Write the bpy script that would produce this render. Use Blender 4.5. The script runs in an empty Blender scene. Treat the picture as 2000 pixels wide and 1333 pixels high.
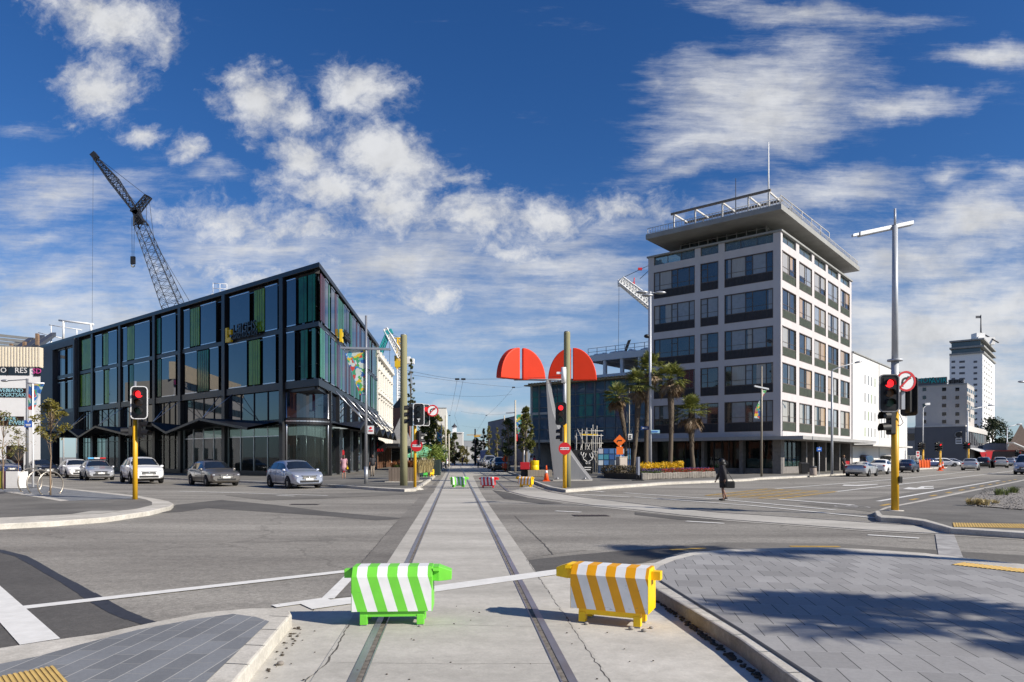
import bpy, math, random
from mathutils import Vector, Matrix, Euler
R = math.radians
scene = bpy.context.scene
COL = scene.collection
# picture geometry: focal length, centre column and horizon row of the 2000 x 1333 photograph, eye height in metres
F = 1340.0; CX = 1000.0; HY = 893.0; EH = 1.65
def G(px, py, z=0.0):
    Y = F * (EH - z) / (py - HY)
    return Vector(((px - CX) * Y / F, Y, z))
def A(px, py, Y):
    return Vector(((px - CX) * Y / F, Y, EH + (HY - py) * Y / F))
def DY(py): return F * EH / (py - HY)
def ZY(py, Y): return EH + (HY - py) * Y / F

# ------------------------------------------------------------------ materials
def _n(nt, typ, **kw):
    n = nt.nodes.new(typ)
    for k, v in kw.items():
        if k.startswith('i_'):
            key = k[2:]
            key = int(key) if key.isdigit() else key.replace('_', ' ')
            n.inputs[key].default_value = v
        else: setattr(n, k, v)
    return n
def _l(nt, a, b): nt.links.new(a, b)
def rgba(c): return (c[0], c[1], c[2], 1.0)
MATS = {}
def mat(name, col, rough=0.6, metal=0.0, var=0.0, scale=3.0, bump=0.0, bscale=60.0, col2=None, ior=1.5, coat=0.0, emit=None, estr=1.0, space='Object', stretch=None, detail=6.0, spec=0.5):
    m = bpy.data.materials.new(name); m.use_nodes = True; nt = m.node_tree
    b = nt.nodes['Principled BSDF']
    b.inputs['Base Color'].default_value = rgba(col); b.inputs['Roughness'].default_value = rough
    b.inputs['Metallic'].default_value = metal; b.inputs['IOR'].default_value = ior
    b.inputs['Specular IOR Level'].default_value = spec
    if coat: b.inputs['Coat Weight'].default_value = coat; b.inputs['Coat Roughness'].default_value = 0.05
    if emit:
        b.inputs['Emission Color'].default_value = rgba(emit); b.inputs['Emission Strength'].default_value = estr
    if var or col2 or bump:
        tc = _n(nt, 'ShaderNodeTexCoord'); src = tc.outputs[space]
        if stretch:
            mp = _n(nt, 'ShaderNodeMapping'); mp.inputs['Scale'].default_value = stretch
            _l(nt, src, mp.inputs['Vector']); src = mp.outputs[0]
    if var or col2:
        no = _n(nt, 'ShaderNodeTexNoise'); no.inputs['Scale'].default_value = scale; no.inputs['Detail'].default_value = detail; no.inputs['Roughness'].default_value = 0.65
        _l(nt, src, no.inputs['Vector'])
        rp = _n(nt, 'ShaderNodeValToRGB'); c2 = col2 or tuple(x * (1 + var) for x in col); c1 = col if col2 else tuple(x * (1 - var) for x in col)
        rp.color_ramp.elements[0].position = 0.3; rp.color_ramp.elements[1].position = 0.7
        rp.color_ramp.elements[0].color = rgba(c1); rp.color_ramp.elements[1].color = rgba(c2)
        _l(nt, no.outputs['Fac'], rp.inputs[0]); _l(nt, rp.outputs[0], b.inputs['Base Color'])
    if bump:
        n2 = _n(nt, 'ShaderNodeTexNoise'); n2.inputs['Scale'].default_value = bscale; n2.inputs['Detail'].default_value = 4
        _l(nt, src, n2.inputs['Vector'])
        bp = _n(nt, 'ShaderNodeBump'); bp.inputs['Strength'].default_value = bump; bp.inputs['Distance'].default_value = 0.02
        _l(nt, n2.outputs['Fac'], bp.inputs['Height']); _l(nt, bp.outputs[0], b.inputs['Normal'])
    MATS[name] = m
    return m
def math_n(nt, op, a, b=None, c=None, clamp=False):
    n = nt.nodes.new('ShaderNodeMath'); n.operation = op; n.use_clamp = clamp
    for i, x in enumerate((a, b, c)):
        if x is None: continue
        if isinstance(x, (int, float)): n.inputs[i].default_value = x
        else: nt.links.new(x, n.inputs[i])
    return n.outputs[0]
def mix_c(nt, fac, a, b):
    n = nt.nodes.new('ShaderNodeMix'); n.data_type = 'RGBA'
    for sock, x in ((n.inputs[0], fac), (n.inputs[6], a), (n.inputs[7], b)):
        if isinstance(x, (int, float)): sock.default_value = x
        elif isinstance(x, tuple): sock.default_value = rgba(x)
        else: nt.links.new(x, sock)
    return n.outputs[2]
def ground_mat(name, c_lo, c_hi, speck=0.25, big=0.35, rough=0.9, crack=0.0, streak=False, bump=0.25):
    """asphalt or concrete: large blotches, fine aggregate, optional cracks, worn streaks"""
    m = bpy.data.materials.new(name); m.use_nodes = True; nt = m.node_tree; b = nt.nodes['Principled BSDF']
    tc = _n(nt, 'ShaderNodeTexCoord'); P = tc.outputs['Object']
    n1 = _n(nt, 'ShaderNodeTexNoise'); n1.inputs['Scale'].default_value = big; n1.inputs['Detail'].default_value = 8; n1.inputs['Roughness'].default_value = 0.62
    if streak:
        mp = _n(nt, 'ShaderNodeMapping'); mp.inputs['Scale'].default_value = (0.35, 1.6, 1); mp.inputs['Rotation'].default_value = (0, 0, R(streak))
        _l(nt, P, mp.inputs['Vector']); _l(nt, mp.outputs[0], n1.inputs['Vector'])
    else: _l(nt, P, n1.inputs['Vector'])
    rp = _n(nt, 'ShaderNodeValToRGB'); rp.color_ramp.elements[0].position = 0.36; rp.color_ramp.elements[1].position = 0.64
    rp.color_ramp.elements[0].color = rgba(c_lo); rp.color_ramp.elements[1].color = rgba(c_hi)
    _l(nt, n1.outputs['Fac'], rp.inputs[0])
    n2 = _n(nt, 'ShaderNodeTexNoise'); n2.inputs['Scale'].default_value = 55.0; n2.inputs['Detail'].default_value = 3
    _l(nt, P, n2.inputs['Vector'])
    n3 = _n(nt, 'ShaderNodeTexNoise'); n3.inputs['Scale'].default_value = 5.0; n3.inputs['Detail'].default_value = 6; n3.inputs['Roughness'].default_value = 0.7
    _l(nt, P, n3.inputs['Vector'])
    f = math_n(nt, 'MULTIPLY_ADD', n2.outputs['Fac'], speck * 2, 1 - speck)
    f = math_n(nt, 'MULTIPLY', f, math_n(nt, 'MULTIPLY_ADD', n3.outputs['Fac'], 0.5, 0.75))
    n5 = _n(nt, 'ShaderNodeTexVoronoi'); n5.inputs['Scale'].default_value = 26; _l(nt, P, n5.inputs['Vector'])
    sp5 = _n(nt, 'ShaderNodeSeparateColor'); _l(nt, n5.outputs['Color'], sp5.inputs[0])
    f = math_n(nt, 'MULTIPLY', f, math_n(nt, 'MULTIPLY_ADD', sp5.outputs[0], speck * .7, 1 - speck * .35))
    if crack:
        wv = _n(nt, 'ShaderNodeTexNoise'); wv.inputs['Scale'].default_value = 1.1; wv.inputs['Detail'].default_value = 5
        _l(nt, P, wv.inputs['Vector'])
        mx = _n(nt, 'ShaderNodeVectorMath'); mx.operation = 'MULTIPLY_ADD'; mx.inputs[1].default_value = (1.3, 1.3, 0)
        _l(nt, wv.outputs['Color'], mx.inputs[0]); _l(nt, P, mx.inputs[2])
        vo = _n(nt, 'ShaderNodeTexVoronoi'); vo.feature = 'DISTANCE_TO_EDGE'; vo.inputs['Scale'].default_value = crack
        _l(nt, mx.outputs[0], vo.inputs['Vector'])
        ck = math_n(nt, 'LESS_THAN', vo.outputs['Distance'], 0.0035)
        f = math_n(nt, 'MULTIPLY', f, math_n(nt, 'MULTIPLY_ADD', ck, -0.2, 1.0))
    mu = _n(nt, 'ShaderNodeVectorMath'); mu.operation = 'SCALE'
    _l(nt, rp.outputs[0], mu.inputs[0]); _l(nt, f, mu.inputs['Scale'])
    _l(nt, mu.outputs[0], b.inputs['Base Color']); b.inputs['Roughness'].default_value = rough; b.inputs['Specular IOR Level'].default_value = 0.3
    bp = _n(nt, 'ShaderNodeBump'); bp.inputs['Strength'].default_value = bump; bp.inputs['Distance'].default_value = 0.01
    _l(nt, n2.outputs['Fac'], bp.inputs['Height']); _l(nt, bp.outputs[0], b.inputs['Normal'])
    MATS[name] = m; return m
def paver_mat(name, base, lw, lh, rot, joint_u, joint_v, ju=0.03, jv=0.02, tint=0.1):
    """staggered paving slabs with two kinds of joint"""
    m = bpy.data.materials.new(name); m.use_nodes = True; nt = m.node_tree; b = nt.nodes['Principled BSDF']
    tc = _n(nt, 'ShaderNodeTexCoord'); mp = _n(nt, 'ShaderNodeMapping'); mp.inputs['Rotation'].default_value = (0, 0, R(rot))
    _l(nt, tc.outputs['Object'], mp.inputs['Vector'])
    sx = _n(nt, 'ShaderNodeSeparateXYZ'); _l(nt, mp.outputs[0], sx.inputs[0])
    v = math_n(nt, 'DIVIDE', sx.outputs[1], lh); row = math_n(nt, 'FLOOR', v)
    u = math_n(nt, 'ADD', math_n(nt, 'DIVIDE', sx.outputs[0], lw), math_n(nt, 'MULTIPLY', math_n(nt, 'FLOORED_MODULO', math_n(nt, 'MULTIPLY', row, 0.37), 1.0), 1.0))
    col = math_n(nt, 'FLOOR', u); fu = math_n(nt, 'FRACT', u); fv = math_n(nt, 'FRACT', v)
    mu_ = math_n(nt, 'LESS_THAN', fu, ju); mv_ = math_n(nt, 'LESS_THAN', fv, jv)
    cb = _n(nt, 'ShaderNodeCombineXYZ'); _l(nt, col, cb.inputs[0]); _l(nt, row, cb.inputs[1])
    wn = _n(nt, 'ShaderNodeTexWhiteNoise'); wn.noise_dimensions = '2D'; _l(nt, cb.outputs[0], wn.inputs['Vector'])
    n2 = _n(nt, 'ShaderNodeTexNoise'); n2.inputs['Scale'].default_value = 22; n2.inputs['Detail'].default_value = 8; n2.inputs['Roughness'].default_value = 0.75
    _l(nt, tc.outputs['Object'], n2.inputs['Vector'])
    n4 = _n(nt, 'ShaderNodeTexNoise'); n4.inputs['Scale'].default_value = 1.3; n4.inputs['Detail'].default_value = 5
    _l(nt, tc.outputs['Object'], n4.inputs['Vector'])
    f = math_n(nt, 'MULTIPLY_ADD', wn.outputs['Value'], tint * 2, 1 - tint)
    f = math_n(nt, 'MULTIPLY', f, math_n(nt, 'MULTIPLY_ADD', n2.outputs['Fac'], 0.5, 0.75))
    f = math_n(nt, 'MULTIPLY', f, math_n(nt, 'MULTIPLY_ADD', n4.outputs['Fac'], 0.5, 0.75))
    sc = _n(nt, 'ShaderNodeVectorMath'); sc.operation = 'SCALE'; sc.inputs[0].default_value = base; _l(nt, f, sc.inputs['Scale'])
    c = mix_c(nt, mv_, sc.outputs[0], joint_v); c = mix_c(nt, mu_, c, joint_u)
    _l(nt, c, b.inputs['Base Color']); b.inputs['Roughness'].default_value = 0.85
    bp = _n(nt, 'ShaderNodeBump'); bp.inputs['Strength'].default_value = 0.3; bp.inputs['Distance'].default_value = 0.01
    h = math_n(nt, 'SUBTRACT', n2.outputs['Fac'], math_n(nt, 'MULTIPLY', math_n(nt, 'MAXIMUM', mu_, mv_), 0.6))
    _l(nt, h, bp.inputs['Height']); _l(nt, bp.outputs[0], b.inputs['Normal'])
    MATS[name] = m; return m
def leaf_mat(name, c1, c2, trans=0.25):
    m = bpy.data.materials.new(name); m.use_nodes = True; nt = m.node_tree; b = nt.nodes['Principled BSDF']
    ge = _n(nt, 'ShaderNodeNewGeometry'); rp = _n(nt, 'ShaderNodeValToRGB')
    rp.color_ramp.elements[0].color = rgba(c1); rp.color_ramp.elements[1].color = rgba(c2)
    _l(nt, ge.outputs['Random Per Island'], rp.inputs[0]); _l(nt, rp.outputs[0], b.inputs['Base Color'])
    b.inputs['Roughness'].default_value = 0.55
    if trans:
        t = _n(nt, 'ShaderNodeBsdfTranslucent'); _l(nt, rp.outputs[0], t.inputs['Color'])
        mx = _n(nt, 'ShaderNodeMixShader'); mx.inputs[0].default_value = trans
        out = nt.nodes['Material Output']
        _l(nt, b.outputs[0], mx.inputs[1]); _l(nt, t.outputs[0], mx.inputs[2]); _l(nt, mx.outputs[0], out.inputs['Surface'])
    MATS[name] = m; return m
def glass_mat(name, tint, see=0.6, ior=1.6, wob=0.0, rough=0.02):
    """tinted window glass: what lies behind shows through, the sky mirrors in it"""
    m = bpy.data.materials.new(name); m.use_nodes = True; nt = m.node_tree
    nt.nodes.remove(nt.nodes['Principled BSDF']); out = nt.nodes['Material Output']
    tr = _n(nt, 'ShaderNodeBsdfTransparent'); tr.inputs[0].default_value = rgba(tint)
    df = _n(nt, 'ShaderNodeBsdfDiffuse'); df.inputs[0].default_value = rgba(tuple(x * 0.5 for x in tint))
    m1 = _n(nt, 'ShaderNodeMixShader'); m1.inputs[0].default_value = see; _l(nt, df.outputs[0], m1.inputs[1]); _l(nt, tr.outputs[0], m1.inputs[2])
    gl = _n(nt, 'ShaderNodeBsdfGlossy'); gl.inputs['Roughness'].default_value = rough; gl.inputs[0].default_value = (0.9, 0.95, 1, 1)
    fr = _n(nt, 'ShaderNodeFresnel'); fr.inputs['IOR'].default_value = ior
    if wob:
        tc = _n(nt, 'ShaderNodeTexCoord'); no = _n(nt, 'ShaderNodeTexNoise'); no.inputs['Scale'].default_value = 0.8; no.inputs['Detail'].default_value = 2
        _l(nt, tc.outputs['Object'], no.inputs['Vector']); bp = _n(nt, 'ShaderNodeBump'); bp.inputs['Strength'].default_value = wob; bp.inputs['Distance'].default_value = 0.1
        _l(nt, no.outputs['Fac'], bp.inputs['Height']); _l(nt, bp.outputs[0], gl.inputs['Normal'])
    ge = _n(nt, 'ShaderNodeNewGeometry'); fac = math_n(nt, 'MULTIPLY', fr.outputs[0], math_n(nt, 'SUBTRACT', 1.0, ge.outputs['Backfacing']))
    m2 = _n(nt, 'ShaderNodeMixShader'); _l(nt, fac, m2.inputs[0]); _l(nt, m1.outputs[0], m2.inputs[1]); _l(nt, gl.outputs[0], m2.inputs[2])
    _l(nt, m2.outputs[0], out.inputs['Surface'])
    MATS[name] = m; return m
_pl = {}
def plain(col, rough=0.6, metal=0.0, coat=0.0, var=0.08):
    k = (tuple(round(c, 3) for c in col), rough, metal, coat)
    if k not in _pl: _pl[k] = mat('paint_%d' % len(_pl), col, rough, metal, var=var, scale=4.0, coat=coat)
    return _pl[k]

# ------------------------------------------------------------------ mesh builder
class MB:
    def __init__(s): s.v = []; s.f = []; s.m = []; s.sm = []
    def add(s, vs, fs, mi=0, smooth=False):
        o = len(s.v); s.v.extend(Vector(v) for v in vs)
        for f in fs: s.f.append([i + o for i in f]); s.m.append(mi); s.sm.append(smooth)
        return s
    def box(s, c, size, rot=None, mi=0):
        x, y, z = (k / 2 for k in size); c = Vector(c)
        vs = [Vector((a, b, d)) for d in (-z, z) for b in (-y, y) for a in (-x, x)]
        if rot is not None: vs = [rot @ v for v in vs]
        return s.add([v + c for v in vs], [(0, 2, 3, 1), (4, 5, 7, 6), (0, 1, 5, 4), (2, 6, 7, 3), (0, 4, 6, 2), (1, 3, 7, 5)], mi)
    def obox(s, o, a, b, c, mi=0):
        o, a, b, c = Vector(o), Vector(a), Vector(b), Vector(c)
        vs = [o, o + a, o + b, o + a + b, o + c, o + a + c, o + b + c, o + a + b + c]
        fs = [(0, 2, 3, 1), (4, 5, 7, 6), (0, 1, 5, 4), (2, 6, 7, 3), (0, 4, 6, 2), (1, 3, 7, 5)]
        if a.cross(b).dot(c) < 0: fs = [f[::-1] for f in fs]
        return s.add(vs, fs, mi)
    def cyl(s, p0, p1, r0, r1=None, n=12, mi=0, caps=True, smooth=True):
        p0, p1 = Vector(p0), Vector(p1); r1 = r0 if r1 is None else r1
        ax = (p1 - p0); 
        if ax.length < 1e-6: return s
        ax.normalize(); up = Vector((0, 0, 1)) if abs(ax.z) < 0.95 else Vector((1, 0, 0))
        u = ax.cross(up).normalized(); w = ax.cross(u)
        ring = lambda p, r: [p + u * (r * math.cos(2 * math.pi * k / n)) + w * (r * math.sin(2 * math.pi * k / n)) for k in range(n)]
        s.add(ring(p0, r0) + ring(p1, r1), [(k, k + n, (k + 1) % n + n, (k + 1) % n) for k in range(n)], mi, smooth)
        if caps:
            o = len(s.v) - 2 * n
            s.f.append([o + k for k in range(n)]); s.m.append(mi); s.sm.append(False)
            s.f.append([o + n + k for k in range(n - 1, -1, -1)]); s.m.append(mi); s.sm.append(False)
        return s
    def tube(s, pts, r, n=8, mi=0):
        pts = [Vector(p) for p in pts]; rs = r if isinstance(r, (list, tuple)) else [r] * len(pts)
        u = None; rings = []
        for i, p in enumerate(pts):
            t = (pts[min(i + 1, len(pts) - 1)] - pts[max(i - 1, 0)]).normalized()
            if u is None:
                up = Vector((0, 0, 1)) if abs(t.z) < 0.95 else Vector((1, 0, 0)); u = t.cross(up).normalized()
            else: u = (u - t * u.dot(t)).normalized()
            w = t.cross(u)
            rings.append([p + u * (rs[i] * math.cos(2 * math.pi * k / n)) + w * (rs[i] * math.sin(2 * math.pi * k / n)) for k in range(n)])
        vs = [v for rg in rings for v in rg]; fs = []
        for i in range(len(pts) - 1):
            for k in range(n): fs.append((i * n + k, (i + 1) * n + k, (i + 1) * n + (k + 1) % n, i * n + (k + 1) % n))
        fs.append(tuple(range(n))); fs.append(tuple((len(pts) - 1) * n + k for k in range(n - 1, -1, -1)))
        return s.add(vs, fs, mi, True)
    def prism(s, poly, vec, mi=0, mtop=None):
        poly = [Vector(p) for p in poly]; vec = Vector(vec); n = len(poly)
        nrm = Vector((0, 0, 0))
        for i in range(n): nrm += poly[i].cross(poly[(i + 1) % n])
        if nrm.dot(vec) < 0: poly = poly[::-1]
        vs = poly + [p + vec for p in poly]
        s.add(vs, [(k, (k + 1) % n, (k + 1) % n + n, k + n) for k in range(n)] + [tuple(range(n - 1, -1, -1))], mi)
        o = len(s.v) - 2 * n; s.f.append([o + n + k for k in range(n)]); s.m.append(mi if mtop is None else mtop); s.sm.append(False)
        return s
    def poly(s, pts, mi=0): return s.add(pts, [tuple(range(len(pts)))], mi)
    def lathe(s, prof, c=(0, 0, 0), n=16, mi=0, ax=None):
        c = Vector(c); vs = []; fs = []; M = ax or Matrix.Identity(3)
        for r, z in prof:
            for k in range(n):
                a = 2 * math.pi * k / n; vs.append(c + M @ Vector((r * math.cos(a), r * math.sin(a), z)))
        for i in range(len(prof) - 1):
            for k in range(n): fs.append((i * n + k, i * n + (k + 1) % n, (i + 1) * n + (k + 1) % n, (i + 1) * n + k))
        fs.append(tuple(range(n - 1, -1, -1))); fs.append(tuple((len(prof) - 1) * n + k for k in range(n)))
        return s.add(vs, fs, mi, True)
    def ell(s, c, r, n=12, m=8, mi=0, rot=None):
        c = Vector(c); vs = []; fs = []
        for i in range(1, m):
            ph = math.pi * i / m
            for k in range(n):
                a = 2 * math.pi * k / n
                p = Vector((r[0] * math.sin(ph) * math.cos(a), r[1] * math.sin(ph) * math.sin(a), -r[2] * math.cos(ph)))
                vs.append(c + (rot @ p if rot else p))
        for zz in (-r[2], r[2]):
            p = Vector((0, 0, zz)); vs.append(c + (rot @ p if rot else p))
        b, t = len(vs) - 2, len(vs) - 1
        for i in range(m - 2):
            for k in range(n): fs.append((i * n + k, i * n + (k + 1) % n, (i + 1) * n + (k + 1) % n, (i + 1) * n + k))
        for k in range(n):
            fs.append((b, (k + 1) % n, k)); o = (m - 2) * n; fs.append((t, o + k, o + (k + 1) % n))
        return s.add(vs, fs, mi, True)
    def leaf(s, p, sz, rnd, asp=0.7, mi=0, nrm=None):
        a = Vector((rnd.gauss(0, 1), rnd.gauss(0, 1), rnd.gauss(0, 1))).normalized()
        b = a.orthogonal().normalized(); b = Matrix.Rotation(rnd.uniform(0, 6.28), 3, a) @ b; c = a.cross(b)
        return s.add([p - b * sz, p - c * sz * asp * .5, p + b * sz, p + c * sz * asp * .5], [(0, 1, 2, 3)], mi)
    def build(s, name, mats, parent=None, loc=None, world=False, bevel=0.0, bseg=2):
        me = bpy.data.meshes.new(name)
        off = Vector((0, 0, 0))
        if world and parent is not None:
            q = parent
            while q is not None: off += Vector(q.location); q = q.parent
        if loc is not None: off = Vector(loc)
        me.from_pydata([v - off for v in s.v] if off.length else s.v, [], s.f)
        if not isinstance(mats, (list, tuple)): mats = [mats]
        for m_ in mats: me.materials.append(m_)
        if len(mats) > 1: me.polygons.foreach_set('material_index', s.m)
        if any(s.sm): me.polygons.foreach_set('use_smooth', s.sm)
        me.update()
        o = bpy.data.objects.new(name, me); COL.objects.link(o)
        if parent is not None: o.parent = parent
        if loc is not None: o.location = loc
        if bevel:
            bv = o.modifiers.new('bevel', 'BEVEL'); bv.width = bevel; bv.segments = bseg; bv.limit_method = 'ANGLE'; bv.angle_limit = R(40)
        return o
def tag(o, label=None, cat=None, group=None, kind=None):
    if label: o['label'] = label
    if cat: o['category'] = cat
    if group: o['group'] = group
    if kind: o['kind'] = kind
    return o
def empty(name, loc=(0, 0, 0), rz=0.0, label=None, cat=None, group=None):
    o = bpy.data.objects.new(name, None); COL.objects.link(o); o.location = loc; o.rotation_euler = (0, 0, rz)
    o.empty_display_size = 0.2
    return tag(o, label, cat, group)
KIDS = {}
def copy_tree(o, parent=None):
    c = o.copy(); COL.objects.link(c)
    if parent is not None: c.parent = parent
    for ch in list(o.children): copy_tree(ch, c)
    return c
def text_obj(name, body, size, m, parent=None, loc=(0, 0, 0), rot=(0, 0, 0), ext=0.004, align='CENTER', sx=1.0):
    cu = bpy.data.curves.new(name, 'FONT'); cu.body = body; cu.size = size; cu.extrude = ext; cu.align_x = align; cu.align_y = 'CENTER'
    cu.materials.append(m); cu.resolution_u = 2
    tmp = bpy.data.objects.new(name, cu); me = bpy.data.meshes.new_from_object(tmp); bpy.data.objects.remove(tmp)
    o = bpy.data.objects.new(name, me); COL.objects.link(o)
    o.location = loc; o.rotation_euler = rot; o.scale = (sx, 1, 1)
    if parent is not None: o.parent = parent
    return o
def rotz(a): return Matrix.Rotation(a, 3, 'Z')

# ------------------------------------------------------------------ camera, sun, sky
cam_d = bpy.data.cameras.new('camera'); cam = bpy.data.objects.new('camera', cam_d); COL.objects.link(cam)
cam.location = (0, 0, EH); cam.rotation_euler = (R(90), 0, 0)
cam_d.sensor_width = 36.0; cam_d.lens = 36.0 * F / 2000.0; cam_d.shift_y = (HY - 666.5) / 2000.0
cam_d.clip_start = 0.1; cam_d.clip_end = 6000
scene.camera = cam
SUN_H = Vector((0.90, -0.43, 0)).normalized(); SUN_EL = 32.0
sv = Vector((SUN_H.x * math.cos(R(SUN_EL)), SUN_H.y * math.cos(R(SUN_EL)), math.sin(R(SUN_EL))))
sd = bpy.data.lights.new('sun', 'SUN'); sd.energy = 5.0; sd.angle = R(0.53); sd.color = (1.0, 0.925, 0.81)
so = bpy.data.objects.new('sun', sd); COL.objects.link(so); so.rotation_euler = (-sv).to_track_quat('-Z', 'Y').to_euler(); so.location = (30, -20, 40)

def build_world():
    w = bpy.data.worlds.new('World'); scene.world = w; w.use_nodes = True; nt = w.node_tree
    bg = nt.nodes['Background']
    sk = nt.nodes.new('ShaderNodeTexSky'); sk.sky_type = 'NISHITA'; sk.sun_disc = False
    sk.sun_elevation = R(SUN_EL); sk.sun_rotation = math.atan2(SUN_H.x, SUN_H.y)
    sk.altitude = 0; sk.air_density = 1.0; sk.dust_density = 0.3; sk.ozone_density = 2.2
    tc = nt.nodes.new('ShaderNodeTexCoord'); sp = nt.nodes.new('ShaderNodeSeparateXYZ'); _l(nt, tc.outputs['Generated'], sp.inputs[0])
    ay = math_n(nt, 'MAXIMUM', math_n(nt, 'ABSOLUTE', sp.outputs[1]), 0.12)
    u = math_n(nt, 'DIVIDE', sp.outputs[0], ay); v = math_n(nt, 'DIVIDE', sp.outputs[2], ay)
    cb = nt.nodes.new('ShaderNodeCombineXYZ'); _l(nt, u, cb.inputs[0]); _l(nt, v, cb.inputs[1]); UV = cb.outputs[0]
    # warp so that cloud edges are ragged
    wn = _n(nt, 'ShaderNodeTexNoise'); wn.inputs['Scale'].default_value = 7; wn.inputs['Detail'].default_value = 6; wn.inputs['Roughness'].default_value = 0.6; _l(nt, UV, wn.inputs['Vector'])
    wc = _n(nt, 'ShaderNodeVectorMath'); wc.operation = 'SUBTRACT'; wc.inputs[1].default_value = (0.5, 0.5, 0.5); _l(nt, wn.outputs['Color'], wc.inputs[0])
    wa = _n(nt, 'ShaderNodeVectorMath'); wa.operation = 'MULTIPLY_ADD'; wa.inputs[1].default_value = (0.10, 0.08, 0); _l(nt, wc.outputs[0], wa.inputs[0]); _l(nt, UV, wa.inputs[2]); WUV = wa.outputs[0]
    def blob(vec, px, py, ax_, by_, rot, wgt):
        mp = _n(nt, 'ShaderNodeMapping'); mp.vector_type = 'TEXTURE'
        mp.inputs['Location'].default_value = ((px - CX) / F, (HY - py) / F, 0); mp.inputs['Rotation'].default_value = (0, 0, R(rot)); mp.inputs['Scale'].default_value = (ax_ / F, by_ / F, 1)
        _l(nt, vec, mp.inputs['Vector'])
        ln = _n(nt, 'ShaderNodeVectorMath'); ln.operation = 'LENGTH'; _l(nt, mp.outputs[0], ln.inputs[0])
        e = math_n(nt, 'SUBTRACT', 1.0, math_n(nt, 'MULTIPLY', ln.outputs['Value'], 0.5), clamp=True)   # 1 at the centre, .5 on the rim, 0 at twice it
        return math_n(nt, 'MULTIPLY', e, wgt)
    def env(vec, lst):
        acc = None
        for t in lst:
            b = blob(vec, *t); acc = b if acc is None else math_n(nt, 'SMOOTH_MAX', acc, b, 0.12)
        return acc
    def fbm(vec, scale, detail, rough, mscale=(1, 1, 1), mrot=0.0, dist=0.0):
        mp = _n(nt, 'ShaderNodeMapping'); mp.inputs['Scale'].default_value = mscale; mp.inputs['Rotation'].default_value = (0, 0, R(mrot)); _l(nt, vec, mp.inputs['Vector'])
        no = _n(nt, 'ShaderNodeTexNoise'); no.inputs['Scale'].default_value = scale; no.inputs['Detail'].default_value = detail; no.inputs['Roughness'].default_value = rough; no.inputs['Distortion'].default_value = dist
        _l(nt, mp.outputs[0], no.inputs['Vector']); return no.outputs['Fac']
    def step(x, a, b):
        m_ = _n(nt, 'ShaderNodeMapRange'); m_.interpolation_type = 'SMOOTHSTEP'; m_.inputs[1].default_value = a; m_.inputs[2].default_value = b; _l(nt, x, m_.inputs[0]); return m_.outputs[0]
    puffs = [(205, 35, 140, 62, -18, 1.0), (310, 85, 45, 40, -40, .8), (195, 160, 88, 62, -10, 1.0), (150, 235, 70, 22, -25, .62), (283, 266, 48, 26, -10, .85), (368, 302, 42, 32, 0, .88),
             (500, 195, 90, 68, -25, 1.0), (570, 225, 70, 40, -25, .9), (715, 165, 88, 56, -15, .95), (585, 292, 85, 52, -10, .98), (765, 305, 120, 64, -20, 1.05), (640, 360, 130, 52, -10, .95), (890, 335, 62, 28, -20, .8),
             (780, 400, 150, 75, -10, .92), (930, 430, 120, 70, -10, .92), (600, 440, 230, 60, 5, .8), (1060, 430, 150, 60, 5, .84), (1220, 405, 170, 42, 3, .82), (700, 520, 250, 80, 5, .74), (820, 590, 120, 50, 0, .78),
             (470, 430, 190, 56, 0, .80), (860, 575, 70, 34, 0, .8), (560, 560, 260, 60, 5, .76), (400, 520, 150, 50, 0, .7), (1000, 500, 150, 50, 5, .74)]
    p = env(WUV, puffs)
    nf = fbm(UV, 16, 8, 0.62)
    nf2 = fbm(UV, 5, 5, 0.55)
    nf3 = fbm(WUV, 34, 7, 0.68, (1, 1.5, 1), -25)
    dp = math_n(nt, 'ADD', p, math_n(nt, 'ADD', math_n(nt, 'MULTIPLY_ADD', nf, 0.75, -0.375), math_n(nt, 'MULTIPLY_ADD', nf2, 0.5, -0.25)))
    dp = math_n(nt, 'ADD', dp, math_n(nt, 'MULTIPLY_ADD', nf3, 0.7, -0.35))
    dp = math_n(nt, 'MULTIPLY', step(dp, 0.36, 0.94), 0.97)
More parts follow.
